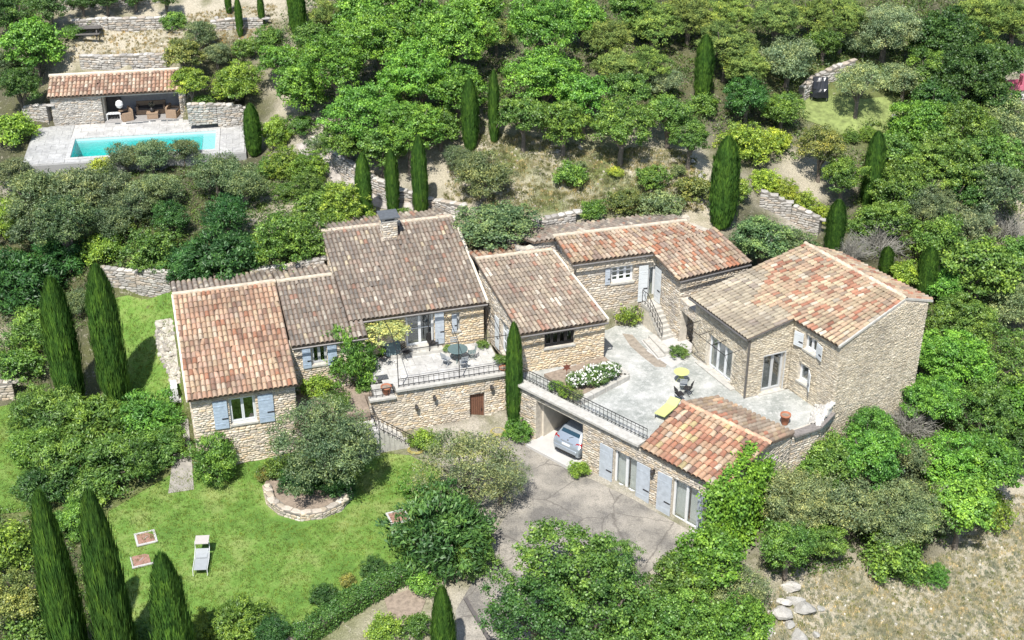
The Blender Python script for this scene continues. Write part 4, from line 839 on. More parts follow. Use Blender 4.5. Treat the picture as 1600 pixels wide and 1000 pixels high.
# ---------------------------------------------------------------- garage range and annex
h = House(thing('garage_wing', 'stone garage range under the courtyard with an open car bay and grey shuttered glazed doors', 'garage', G3(-38, 48, -3.3)), 300, 0)
GW = Wall(WG(-43.6, 47.36), WG(-29.4, 47.2), -3.7, [(0, .14), (9.2, .14), (9.22, .08), (14.2, .08)])
gx0, gz1 = GW.hit(838, 626); gx1, _ = GW.hit(910, 700); og = GW.opening(gx0, gx1, -3.0, gz1)
o1 = GW.op_px((960, 702), (994, 776)); o2 = GW.op_px((1052, 747), (1089, 831)); GW.build('wall', h, SC_CREAM)
GW.window(o1, M_WHITE, 2, 0, sill=False, name='french_door', curtain=True); GW.window(o2, M_WHITE, 2, 0, sill=False, name='french_door', curtain=True)
for (x0, y0), (x1, y1), sw in (((938, 720), (959, 730), None), ((995, 755), (1017, 765), None), ((1027, 775), (1050, 785), None), ((1090, 800), (1114, 800), ('a', 25))):
    a_, b_ = GW.hit(x0, y0)[0], GW.hit(x1, y1)[0]; o_ = o1 if x0 < 1020 else o2; GW.shutter(a_ + .03, b_ - .02, o_[2] - .02, o_[3] + .05, M_GREYSH, True, n=4, swing=sw)
mb = MB(); GW.prim(mb, o1[0] - .1, o1[1] + .1, o1[2] - .2, o1[2] - .004, -.3, .12); mb.build('doorstep', M_LEDGE, h.root); mb = MB(); GW.prim(mb, o2[0] - .1, o2[1] + .1, o2[2] - .2, o2[2] - .004, -.3, .12); mb.build('doorstep', M_LEDGE, h.root)
strip(h, 'coping', G3(-43.6, 47.42, .145), G3(-34.5, 47.32, .145), .62, .13, M_LEDGE)
mb = MB(); GW.prim(mb, og[0] - .14, og[0] - .005, -3, og[3], -.5, .02); mb.build('door_jamb', M_RENDER, h.root)
ga = GW.P(og[0], 0, 0)[:2]; gb_ = GW.P(og[1], 0, 0)[:2]; ga, gb_ = np.array(ga), np.array(gb_); inn = -GW.n
for nm, p, q in (('inner_wall', ga + inn * .46, ga + inn * 6), ('inner_wall', gb_ + inn * 6 + GW.d * .6, gb_ + inn * .46 + GW.d * .6), ('inner_wall', ga + inn * 6, gb_ + inn * 6 + GW.d * .6)):
    Wall(q, p, -3, -.26, .12).build(nm, h, stones=False, mat=M_RENDER)
Wall(gb_ + GW.d * .6 + inn * .5, gb_ + GW.d * .05 + inn * .5, -3, -.26, .05).build('inner_wall', h, stones=False, mat=M_RENDER)
plain_block(h, 'garage_floor', [ga - inn * .72 - GW.d * .1, gb_ - inn * .72, gb_ + inn * 6, ga + inn * 6], -3.2, -2.87, M_CONC)
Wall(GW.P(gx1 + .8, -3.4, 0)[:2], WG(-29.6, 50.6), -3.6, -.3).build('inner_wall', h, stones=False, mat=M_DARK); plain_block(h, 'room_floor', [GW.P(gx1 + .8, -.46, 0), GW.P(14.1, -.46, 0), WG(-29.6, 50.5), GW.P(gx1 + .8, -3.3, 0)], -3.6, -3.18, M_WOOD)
h.finish(); GW.lamp(1023, 736, 'small wall lamp between the two pairs of grey shutters')
railing('long iron railing on the courtyard edge above the open garage', [G3(-43.7, 47.95, .02), G3(-34.6, 47.85, .02)], .78, step=.26)

h = House(thing('tiled_annex', 'low annex with bright red and cream patchwork tiles beside the courtyard', 'house', G3(-32, 49.5, -.3)), 40, 300)
AN = [G3(-34.38, 47.02, .22), G3(-29.3, 46.85, .22), G3(-29.1, 50.6, 1.12), G3(-34.5, 50.6, 1.12)]
rf = roof(h, None, AN, PAL_ANNEX, .30, .41, seed=30, patch=1.3, fill=1.12); roof(h, rf, [G3(-29.2, 53.0, .42), G3(-34.15, 53.1, .42), G3(-34.5, 50.66, 1.12), G3(-29.1, 50.66, 1.12)], ([tuple(k * .8 for k in c_) for c_ in PAL_UP[0]], PAL_ANNEX[0][:2], .1), .30, .42, seed=31)
ridge_row(h, rf, AN[3], AN[2], (.62, .40, .26), .45, 1.25)
Wall(WG(-29.4, 47.2), WG(-29.3, 52.9), -3.7, [(0, .1), (3.4, .98), (5.7, .3)]).build('gable_wall', h, SC_CREAM); Wall(WG(-34.4, 52.9), WG(-34.4, 47.3), -.3, [(0, .3), (2.3, 1.0), (5.6, .12)], .2).build('gable_wall', h, SC_CREAM); Wall(WG(-29.3, 52.9), WG(-34.4, 52.9), -.3, .33, .2).build('back_wall', h, SC_CREAM); h.finish()
h = House(thing('retaining_wall', 'curving stone wall with dark coping joining the annex to the tall house', 'retaining wall', v3(WG(-29.2, 53), -3.2)), 160, 0)
q1 = np.array(WG(-29.25, 52.95)); q3 = np.array(wD) - dW * .05; qm = (q1 + q3) / 2 + GW.d * .35
for a_, b_ in ((q1, qm), (qm, q3)): Wall(a_, b_, -3.6, .28).build('wall', h, SC_CREAM); strip(h, 'coping', v3(a_, .285), v3(b_, .285), .5, .1, simple('lead grey coping', (.20, .18, .165), .8, var=.3))
h.finish()
wd_ = House(thing('rubble_bank', 'bright white rubble bank between the courtyard corner and the curving wall', 'rubble bank', v3(qm, -.3)), 160, 0)
bk = [np.array(wC) * .35 + np.array(wD) * .65 + dW * .02, np.array(wD) + dW * .0, qm, q1 * .45 + qm * .55]
bp_ = np.array([*bk]); off = np.array(wd_.root.location); mb = MB(); mb.add([v3(p, z_) - off for p, z_ in zip(bk, (.12, .95, .30, .10))] + [v3(p, -.3) - off for p in bk], [(0, 1, 2, 3), (0, 4, 5, 1), (1, 5, 6, 2), (2, 6, 7, 3), (3, 7, 4, 0)]); bko = mb.build('bank', simple('white rubble fill', (.56, .54, .49), 1, var=.2, scale=6, bmp=.8), wd_.root)
rb_ = np.random.default_rng(4)
for k in range(240):
    u, v = rb_.random(2); p = (bk[0] * (1 - u) + bk[1] * u) * (1 - v) + (bk[3] * (1 - u) + bk[2] * u) * v; z_ = (.12 * (1 - u) + .95 * u) * (1 - v) + (.10 * (1 - u) + .30 * u) * v; a = rb_.uniform(0, 6.28); s_ = rb_.uniform(.10, .30)
    M = np.eye(4); M[:3, 0] = np.array([math.cos(a), math.sin(a), 0]) * s_; M[:3, 1] = np.array([0, 0, 1]) * s_ * .25; M[:3, 2] = np.array([math.sin(a), -math.cos(a), 0]) * s_ * .7; M[:3, 3] = v3(p, z_ + .01) - off; wd_.st.append((bko, int(rb_.integers(8)), M, np.array((.60, .58, .53)) * rb_.uniform(.75, 1.15), s_ / depth(v3(p, z_)) ** 2))
wd_.finish()

# ---------------------------------------------------------------- courtyard
CY = [WG(-43.4, 47.9), WA(18.5, 62.55), WA(23.1, 62.7), WA(22.3, 66.2), WA(27.4, 66.0), WA(27.9, 63.7), wA + dS * .1, wB + dS * .1, wC + dW * .1, np.array(wD) + dW * .05, qm, q1, WG(-34.3, 53.0), WG(-34.3, 47.8)]
m, nt, b = newmat('courtyard stone'); n1 = noise(nt, 0.55, 8, 0.72); n2 = noise(nt, 2.6, 8, .8); n3 = noise(nt, 12, 4, .7)
c = ramp(nt, n1.outputs['Fac'], [(0.36, (0.23, 0.245, 0.225)), (0.5, (0.33, 0.34, 0.315)), (0.62, (0.47, 0.47, 0.445))]).outputs[0]
c = mixc(nt, c, (0.50, 0.50, 0.475), ramp(nt, n2.outputs['Fac'], [(0.5, (0, 0, 0)), (0.60, (0.8,) * 3)]).outputs[0])
c = mixc(nt, c, ramp(nt, n3.outputs['Fac'], [(0.3, (0.8,) * 3), (0.7, (1.15,) * 3)]).outputs[0], 1.0, 'MULTIPLY')
nt.links.new(c, b.inputs['Base Color']); b.inputs['Roughness'].default_value = .9; bump(nt, b, n2.outputs['Fac'], .25, .015); M_COURT = m
sheet('courtyard', np.array([np.array(p)[:2] for p in CY]), 0, M_COURT, .6, zfix=0.0); mb = MB(); mb.prism([tuple(np.array(p)[:2]) for p in CY], -.25, -.004); tag(mb.build('courtyard_slab', M_COURT), kind='structure')
sheet('earth_strip', np.array([at(x, y, 0)[:2] for x, y in ((972, 521), (988, 523), (1003, 540), (1022, 556), (1043, 566), (1040, 574), (1024, 573), (1003, 557), (985, 541))]), 0, simple('dry earth', (.27, .235, .19), 1, var=.3, scale=4, bmp=.6), .4, zfix=.006)
sheet('white_landing', np.array([at(x, y, 0)[:2] for x, y in ((1020, 535), (1060, 520), (1085, 540), (1075, 560), (1050, 575), (1010, 548))]), 0, M_CONC, .5, zfix=.01)
for i, (p, q, lab) in enumerate((((1010, 533), (1034, 560), 'low stone step at the foot of the courtyard stair, nearer the earth strip'), ((1018, 529), (1043, 555), 'low stone step at the foot of the courtyard stair, nearer the tall house'))):
    a_, b_ = at(*p, 0), at(*q, 0); d = b_ - a_; t = thing('stone_step', lab, 'step', (a_ + b_) / 2, math.atan2(d[1], d[0])); mb = MB(); mb.box((0, 0, .08 + i * .05), (np.linalg.norm(d), .42, .16 + i * .1)); mb.build('slab', M_LEDGE, t); mb = MB(); mb.box((0, 0, .025), (np.linalg.norm(d) + .2, .6, .05)); mb.build('footing', M_CONC, t)
# planter with stone edging
pl = thing('raised_planter', 'long low stone edged flower bed below the middle house window', 'planter', A3(20.6, 61.5, 0), rz_)
pts = [at(*p, 0)[:2] for p in ((893, 617), (905, 631), (980, 592), (962, 578), (945, 562), (850, 589))]; o_ = np.array(pl.location)[:2]
def loc2(p): d = np.array(p) - o_; return (float(d @ fA[0]), float(d @ fA[1]))
lp = [loc2(p) for p in pts]; mb = MB(); mb.prism(lp, .02, .2); mb.build('soil', M_SOIL, pl)
for i in range(3):
    p, q = Vector((*lp[i], 0)), Vector((*lp[i + 1], 0)); d = q - p; n = max(1, int(d.length / .75))
    for k in range(n):
        a_, b_ = p + d * (k / n + .006), p + d * ((k + 1) / n - .006); mb = MB(); mb.box(((a_ + b_) / 2)[:2] + (.15,) if False else (((a_ + b_) / 2).x, ((a_ + b_) / 2).y, .15), ((b_ - a_).length, .34, .30), math.atan2(d.y, d.x)); mb.build('edging_stone', M_LEDGE, pl)

# ---------------------------------------------------------------- pool and pool house
m, nt, b = newmat('deck base'); b.inputs['Base Color'].default_value = (.33, .33, .32, 1); M_DECKB = m
mb = MB()
a0, a1, b0_, b1_ = -15.3, -5.95, 88.85, 92.1
for A_, B_ in (((-18.3, 88.0), (a0 - .3, 94.7)), ((a1 + .3, 88.0), (-3.9, 94.7)), ((a0 - .3, b1_ + .3), (a1 + .3, 94.7)), ((a0 - .3, 88.0), (a1 + .3, b0_ - .3))):
    mb.prism([tuple(WP(A_[0], A_[1])), tuple(WP(B_[0], A_[1])), tuple(WP(B_[0], B_[1])), tuple(WP(A_[0], B_[1]))], 2.9, 3.95)
dk = tag(mb.build('pool_deck', M_DECKB), kind='structure')
def okslab(p):
    a_, b_ = float(p @ fP[0]), float(p @ fP[1]); return not (a0 - .3 < a_ < a1 + .3 and b0_ - .3 < b_ < b1_ + .3)
pave(dk, fP, -18.2, a0 - .31, 88.1, 94.65, 4.0, .95, .8, okslab, (.40, .40, .385)); pave(dk, fP, a1 + .31, -4.0, 88.1, 94.65, 4.0, .85, .8, okslab, (.43, .425, .41)); pave(dk, fP, a0 - .3, a1 + .3, b1_ + .31, 94.65, 4.0, 1.05, .78, okslab, (.50, .49, .465)); pave(dk, fP, a0 - .3, a1 + .3, 88.1, b0_ - .31, 4.0, 1.0, .44, okslab, (.42, .42, .41))
pt = thing('swimming_pool', 'rectangular turquoise swimming pool in front of the pool house', 'swimming pool', P3((a0 + a1) / 2, (b0_ + b1_) / 2, 2.5), math.radians(90 - 81)); hw, hh = (a1 - a0) / 2, (b1_ - b0_) / 2
mb = MB(); V_ = [(-hw, -hh, 0), (hw, -hh, 0), (hw, hh, 0), (-hw, hh, 0), (-hw, -hh, 1.46), (hw, -hh, 1.46), (hw, hh, 1.46), (-hw, hh, 1.46)]; mb.add(V_, [(0, 1, 2, 3), (0, 4, 5, 1), (1, 5, 6, 2), (2, 6, 7, 3), (3, 7, 4, 0)]); mb.build('basin', M_LINER, pt)
mb = MB(); mb.box((hw - .45, 0, .62), (.88, hh * 2 - .02, 1.2)); mb.build('pool_steps', M_LINER, pt)
e_ = .004; mb = MB(); mb.add([(-hw + e_, -hh + e_, e_), (hw - .9, -hh + e_, e_), (hw - .9, hh - e_, e_), (-hw + e_, hh - e_, e_), (-hw + e_, -hh + e_, 1.34), (hw - .9, -hh + e_, 1.34), (hw - .9, hh - e_, 1.34), (-hw + e_, hh - e_, 1.34)], [(3, 2, 1, 0), (4, 5, 6, 7), (0, 1, 5, 4), (1, 2, 6, 5), (2, 3, 7, 6), (3, 0, 4, 7)]); mb.add([(hw - .895, -hh + e_, 1.225), (hw - e_, -hh + e_, 1.225), (hw - e_, hh - e_, 1.225), (hw - .895, hh - e_, 1.225), (hw - .895, -hh + e_, 1.34), (hw - e_, -hh + e_, 1.34), (hw - e_, hh - e_, 1.34), (hw - .895, hh - e_, 1.34)], [(3, 2, 1, 0), (4, 5, 6, 7), (0, 1, 5, 4), (1, 2, 6, 5), (2, 3, 7, 6), (3, 0, 4, 7)]); mb.build('water', M_WATER, pt)
n_ = 12; M_COPE = simple('grey coping', (.42, .42, .405), .9, var=.15)
for i in range(n_):
    for sgn in (-1, 1): mb = MB(); mb.box((-hw - .3 + (2 * hw + .6) * (i + .5) / n_, sgn * (hh + .15), 1.5), ((2 * hw + .6) / n_ - .015, .3, .07)); mb.build('coping_stone', M_COPE if sgn > 0 or i % 3 else M_CONC, pt)
for i in range(4):
    for sgn in (-1, 1): mb = MB(); mb.box((sgn * (hw + .15), -hh + 2 * hh * (i + .5) / 4, 1.5), (.3, 2 * hh / 4 - .015, .07)); mb.build('coping_stone', M_COPE, pt)
h = House(thing('pool_house', 'pool house with orange tiled lean-to roof and an open shaded lounge', 'pool house', P3(-12.5, 96, 4)), 200, 300)
rf = roof(h, None, [P3(-17.15, 94.6, 6.12), P3(-7.75, 94.6, 6.12), P3(-7.75, 97.0, 6.75), P3(-17.15, 97.0, 6.75)], ([(.46, .28, .19), (.50, .36, .25), (.40, .22, .14), (.53, .42, .31)], [(.24, .14, .10), (.30, .19, .14), (.56, .47, .37)], .25), .27, .40, seed=40)
strip(h, 'ridge_mortar', P3(-17.2, 97.05, 6.75), P3(-7.7, 97.05, 6.75), .3, .12, M_RENDER)
Wall(WP(-17.0, 94.85), WP(-13.62, 94.85), 3.9, 6.1).build('wall', h, SC_GREY, (.30, .12)); Wall(WP(-8.4, 94.85), WP(-7.92, 94.85), 3.9, 6.1).build('pillar', h, SC_CREAM, (.26, .14))
strip(h, 'lintel', P3(-14.6, 94.9, 5.88), P3(-7.9, 94.9, 5.88), .3, .2, M_LEDGE)
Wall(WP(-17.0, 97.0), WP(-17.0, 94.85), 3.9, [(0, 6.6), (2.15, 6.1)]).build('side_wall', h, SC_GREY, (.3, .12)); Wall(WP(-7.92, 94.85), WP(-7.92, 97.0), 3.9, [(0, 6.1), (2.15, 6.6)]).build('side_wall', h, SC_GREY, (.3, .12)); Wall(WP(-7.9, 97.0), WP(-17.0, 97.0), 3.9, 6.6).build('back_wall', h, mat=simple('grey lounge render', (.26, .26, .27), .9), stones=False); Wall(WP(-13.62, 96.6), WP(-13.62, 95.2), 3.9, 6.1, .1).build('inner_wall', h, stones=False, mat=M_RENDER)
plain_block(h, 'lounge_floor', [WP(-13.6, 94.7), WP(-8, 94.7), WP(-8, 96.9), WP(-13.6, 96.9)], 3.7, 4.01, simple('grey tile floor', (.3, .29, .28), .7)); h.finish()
# lounge furniture
def armchair(label, a_, b_, wd, rz, cushions=1):
    t = thing('wicker_armchair' if cushions == 1 else 'wicker_sofa', label, 'armchair' if cushions == 1 else 'sofa', P3(a_, b_, 4.01), rz); d_ = .75
    mb = MB(); mb.box((0, 0, .18), (wd, d_, .34)); mb.build('base', M_WICKER, t); mb = MB(); mb.box((0, d_ / 2 - .06, .56), (wd, .12, .42)); mb.build('backrest', M_WICKER, t)
    for s_ in (-1, 1): mb = MB(); mb.box((s_ * (wd / 2 - .07), -.06, .47), (.14, d_ - .13, .24)); mb.build('armrest', M_WICKER, t)
    for i in range(cushions): q = (wd - .3) / cushions; mb = MB(); mb.box((-(wd - .3) / 2 + q * (i + .5), -.05, .41), (q - .02, d_ - .2, .12)); mb.build('cushion', M_CUSHION, t)
r0_ = math.radians(9); armchair('wicker armchair under the white hanging lantern in the pool house', -12.15, 95.2, .95, r0_ - 1.2); armchair('wicker armchair at the pillar end of the pool house lounge', -8.95, 95.3, .95, r0_ + 1.3); armchair('long wicker sofa against the back of the pool house lounge', -10.5, 96.2, 2.0, r0_, 2)
t = thing('coffee_table', 'small wicker coffee table in front of the pool house sofa', 'coffee table', P3(-10.35, 95.15, 4.01), r0_); mb = MB(); mb.box((0, 0, .2), (.75, .5, .36)); mb.build('base', M_WICKER, t); mb = MB(); mb.box((0, 0, .405), (.79, .54, .04)); mb.build('table_top', M_WICKER, t)
t = thing('vase', 'dark vase with leafy stems on the pool house coffee table', 'vase', P3(-10.35, 95.15, 4.435)); mb = MB(); mb.lathe([(.09, 0), (.17, .12), (.15, .25), (.07, .34), (.09, .38)]); mb.build('pot', M_IRON, t); mb = MB()
for k in range(16): an, rr_ = k * 2.4, .08 + .1 * (k % 3); mb.tube([(0, 0, .36), (rr_ * math.cos(an), rr_ * math.sin(an), .56 + .05 * (k % 4))], [.02, .045], 4)
mb.build('stems', simple('dark stems', (.02, .022, .015), .8), t)
t = thing('cupboard', 'dark tall cupboard in the corner of the pool house lounge', 'cupboard', P3(-13.0, 96.5, 4.01), r0_); mb = MB(); mb.box((0, 0, .65), (.95, .4, 1.3)); mb.build('body', M_CUSHION, t)
for s_ in (-1, 1): mb = MB(); mb.box((s_ * .235, -.215, .66), (.45, .025, 1.22)); mb.build('door', M_CUSHION, t)
t = thing('side_table', 'small white slatted side table beside the dark cupboard', 'side table', P3(-13.0, 95.35, 4.01), r0_)
for i in range(5): mb = MB(); mb.box((-.4 + .2 * i, 0, .43), (.18, .45, .03)); mb.build('slat', M_WHITE, t)
for x_, y_ in ((-.45, -.2), (.45, -.2), (.45, .2), (-.45, .2)): mb = MB(); mb.box((x_, y_, .2), (.05, .05, .41)); mb.build('leg', M_WHITE, t)
t = thing('hanging_lantern', 'round white lantern hanging in the pool house opening', 'lantern', P3(-12.45, 94.75, 5.0)); mb = MB(); mb.lathe([(.06, 0), (.2, .1), (.27, .28), (.22, .48), (.08, .58)], n=12); mb.build('shade', M_WHITE, t); mb = MB(); mb.tube([(0, 0, .58), (0, 0, .95)], .012, 4); mb.build('cord', M_IRON, t)
me = None
for i, (x_, y_) in enumerate([(184, 193), (201, 192.5), (210, 192), (219, 191.5), (228, 190.5), (239, 189), (256, 188.5), (266, 188), (275, 187.5)]):
    p = at(x_, y_, 4.02); t = thing('deck_light', 'small dark flat fitting in the pool deck row, %s from the pool house pillar' % ('ninth eighth seventh sixth fifth fourth third second first'.split()[i]), 'deck light', p, r0_, 'flat fittings in the pool deck'); 
    if me is None: mb = MB(); mb.box((0, 0, .006), (.36, .16, .02)); o = mb.build('plate', M_SLATE, t); me = o.data
    else: link('plate', me, t)

# ---------------------------------------------------------------- dry stone walls
def gp3(px, py): p = ground_at(px, py); return p
def drywall(label, pts, hgt_, cols=SC_GREY, size=(.38, .15), lim=60, th=.5, name='dry_stone_wall', drop=.3, both=False):
    P_ = [gp3(x, y) for x, y in pts]; h = House(thing(name, label, 'stone wall', P_[0]), lim, 0)
    for i in range(len(P_) - 1):
        a_, b_ = P_[i], P_[i + 1]; L_ = float(np.linalg.norm((b_ - a_)[:2])); z0 = min(a_[2], b_[2]) - drop
        n = max(2, int(L_ / .8)); r = np.random.default_rng(i + int(L_ * 10)); prof = [(L_ * k / n, a_[2] + (b_[2] - a_[2]) * k / n + hgt_ * (1 + r.normal(0, .05))) for k in range(n + 1)]
        W = Wall(a_[:2], b_[:2], z0, prof, th); W.build('wall', h, cols, size, mat=simple('dry wall core', (.19, .175, .15), 1, var=.3, scale=5, bmp=.6), both=both)
        # capping stones laid on top
        k = 0.0; off = np.array(h.root.location)
        while k < L_:
            l = r.uniform(.3, .65); z = W.ztop(min(k + l / 2, L_)); M = np.eye(4); M[:3, 0] = np.array([*W.d, 0]) * l * .95; M[:3, 1] = np.array([0, 0, 1]) * .05; M[:3, 2] = np.array([*(-W.n), 0]) * th * r.uniform(.8, 1.1); M[:3, 3] = np.array(W.P(k + l / 2, -th / 2, z + .02)) - off
            h.st.append((W.obj, int(r.integers(8)), M, np.clip(np.array(cols[r.integers(len(cols))]) * r.uniform(.9, 1.2), 0, .75), l * .12 / depth(a_) ** 2)); k += l
    h.finish(); return h.root
drywall('grey stone retaining wall at the top of the narrow side lawn', [(158, 452), (215, 458), (268, 456)], 1.35, size=(.42, .14), lim=150)
drywall('grey rubble wall close behind the long back roof slope', [(392, 446), (450, 436), (508, 424)], .8, lim=60)
drywall('long dry stone wall climbing beside the stony track behind three cypresses', [(486, 232), (525, 262), (575, 296), (625, 318), (680, 335), (722, 343)], .85, lim=200)
drywall('pale rubble wall behind the upper house roof', [(800, 372), (845, 362), (900, 350)], .7, lim=60)
drywall('stone wall running from the pool house to the slim cypress', [(294, 186), (340, 187), (388, 190)], 1.0, SC_GREY, (.34, .14), 140)
drywall('shaded stone wall on the uphill side of the pool house by the dark oaks', [(38, 190), (76, 188)], 1.0, lim=80)
drywall('terrace wall on the dry slope just above the pool house roof', [(126, 108), (190, 106), (262, 104)], .85, lim=120)
drywall('upper terrace wall behind the picnic table', [(112, 47), (170, 47), (258, 44)], .75, lim=120)
drywall('terrace wall beside the small cypress on the dry slope', [(330, 50), (366, 46), (412, 44)], .7, lim=60)
drywall('highest terrace wall under the dark treetops', [(95, 18), (170, 13), (262, 2)], .7, lim=60)
drywall('stone wall under the bright yellow hedge above the tall house', [(1186, 322), (1235, 345), (1278, 368)], 1.0, lim=100)
drywall('pale curved wall behind the tarpaulin covered barbecue', [(1256, 158), (1275, 140), (1310, 124), (1335, 116)], .95, lim=80)
drywall('pale stone wall beside the lawn at the photo edge', [(-12, 626), (24, 624)], 1.0, SC_CREAM, (.4, .15), 60)
drywall('shaded rubble wall between oaks and two slim cypresses', [(668, 206), (722, 200)], .7, lim=40)
drywall('low wall end between the hedge and the dry field shrubs', [(588, 926), (622, 905)], .35, SC_CREAM, (.35, .13), 30)
bed = drywall('curved low stone edging of the half round bush bed on the lawn', [(412, 768), (418, 790), (438, 806), (470, 815), (505, 811), (535, 798), (552, 775)], .42, SC_CREAM + [(.6, .54, .42)], (.30, .13), 160, .4, 'stone_edging')
sheet('bed_soil', gpoly([(414, 760), (420, 786), (440, 801), (470, 809), (503, 805), (532, 793), (550, 768), (540, 735), (430, 735)]), .22, M_SOIL, .4)

def boulder(label, px, py, sz, seed, col=(.46, .45, .42), cat='rock', up=0.0, group=None):
    r = np.random.default_rng(seed); p = ground_at(px, py); t = bpy.data.meshes.new('boulder'); V = []; F = []; n, m_ = 9, 6
    for j in range(m_ + 1):
        a = math.pi * j / m_
        for i in range(n): V.append([math.sin(a) * math.cos(2 * math.pi * i / n), math.sin(a) * math.sin(2 * math.pi * i / n), math.cos(a)])
    V = np.array(V); k = r.normal(size=(5, 3)); k /= np.linalg.norm(k, axis=1, keepdims=True)
    for kk in k: d = V @ kk; V -= np.outer(np.maximum(d - r.uniform(.35, .7), 0), kk)
    V *= 1 + r.normal(0, .04, (len(V), 1)); V *= np.array([1, r.uniform(.6, .9), r.uniform(.45, .7)]) * sz / 2; V[:, 2] += sz * .1
    for j in range(m_):
        for i in range(n): F.append((j * n + i, (j + 1) * n + i, (j + 1) * n + (i + 1) % n, j * n + (i + 1) % n))
    t.from_pydata([tuple(v) for v in V], [], F); t.update(); o = link('boulder', t, None, STONE_O); o.location = p; o.location.z += up; o.rotation_euler = (0, 0, r.uniform(0, 6)); o.color = (*col, 1); tag(o, label, cat, group)
for i, (x, y, s_, lab) in enumerate([(1216, 962, 1.0, 'largest pale boulder of the cluster at the edge of the dry field'), (1256, 958, .95, 'pale boulder standing at the field end of the rock cluster'), (1243, 942, .75, 'grey flat topped boulder at the back of the rock cluster'), (1224, 944, .6, 'boulder touching the back of the rock cluster by the olive'), (1247, 996, .85, 'grey boulder cut by the lower frame edge below the cluster'), (1232, 978, .5, 'small boulder in the middle of the rock cluster'), (1235, 922, .8, 'long slab shaped rock lying under the olive tree'), (1281, 951, .35, 'single white stone out on the dry grass'), (1274, 994, .4, 'white stone on the dry grass near the lower frame edge'), (1202, 990, .7, 'pale boulder under the edge of the foreground shrubs'),
    (1096, 275, .6, 'pale boulder on the scrub slope left of the tall cypress'), (1082, 254, .5, 'small pale rock high on the scrub slope'), (906, 232, .6, 'white boulder at the foot of the oak wood'), (873, 237, .5, 'white rock on scrub under the oaks'), (338, 29, .5, 'pale rock near the round shrub on the upper terrace'), (180, 102, .6, 'large block on the wall above the pool house'), (1398, 182, .5, 'rock at the corner of the small terrace lawn')]):
    boulder(lab, x, y, s_ * (1.45 if i < 10 else 1.1), 40 + i, (.36, .35, .32) if i % 3 else (.45, .43, .39))
rk = [(250, 508), (262, 516), (255, 530), (268, 533), (262, 548), (271, 556), (256, 562), (268, 572), (276, 585)]
for i, (x, y) in enumerate(rk): boulder('pale rubble rock beside the orange roofed wing, %s from the side lawn wall' % ('first second third fourth fifth sixth seventh eighth ninth'.split()[i]), x, y, .75 - .04 * i, 80 + i, (.58, .55, .47) if i < 4 else (.38, .35, .30), group='rubble rocks beside the orange roofed wing')
sheet('rubble_patch', gpoly([(243, 502), (268, 498), (275, 540), (282, 600), (268, 604), (258, 570), (245, 545)]), .06, simple('crushed limestone', (.42, .39, .33), 1, var=.35, scale=6, bmp=.8), .4)
# scattered field stones and dry tufts
def scatter_poly(poly, n, seed):
    r = np.random.default_rng(seed); poly = np.asarray(poly); lo, hi = poly.min(0), poly.max(0); P_ = r.uniform(lo, hi, (n * 3, 2)); P_ = P_[in_poly(P_, poly)][:n]; return np.c_[P_, gz0(P_)]
def bits(name, P_, sz, cols, seed):
    r = np.random.default_rng(seed); Vs, Fs, Cs, n = [], [], [], 0; cols = np.array(cols)
    for p in P_:
        V, F = STV[r.integers(8)]; s_ = sz * r.uniform(.4, 1.5); a = r.uniform(0, 6.28); X = np.c_[V[:, 0], V[:, 2], V[:, 1] * .35] * s_; Rm = np.array([[math.cos(a), -math.sin(a), 0], [math.sin(a), math.cos(a), 0], [0, 0, 1]])
        Vs.append(X @ Rm.T + p); Fs.append(F + n); n += len(V); Cs.append(np.repeat([cols[r.integers(len(cols))] * r.uniform(.8, 1.2)], len(F), 0))
    tag(link(name, joined(name, np.concatenate(Vs), np.concatenate(Fs), STONE_A, np.clip(np.concatenate(Cs), 0, .8), False)), kind='stuff')
FIELD = gpoly([(1180, 940), (1300, 880), (1400, 900), (1500, 850), (1540, 790), (1620, 760), (1640, 1030), (1200, 1030)])
SLOPE = gpoly([(690, 330), (700, 250), (760, 205), (850, 215), (960, 235), (1080, 240), (1110, 330), (1000, 335), (860, 345)]); UPTER = gpoly([(110, 75), (180, 30), (430, 5), (440, 60), (280, 100), (110, 100)])
bits('field_stones', scatter_poly(FIELD, 240, 1), .12, [(.56, .53, .47), (.48, .45, .38)], 2); bits('slope_stones', scatter_poly(SLOPE, 300, 3), .11, [(.46, .42, .36), (.40, .36, .30)], 4); bits('terrace_stones', scatter_poly(UPTER, 140, 5), .11, [(.44, .41, .36)], 6)

bits('rubble_stones', scatter_poly(gpoly([(243, 502), (268, 498), (275, 540), (282, 600), (268, 604), (258, 570), (245, 545)]), 130, 8), .22, [(.50, .47, .40), (.38, .35, .30), (.30, .28, .25)], 9)
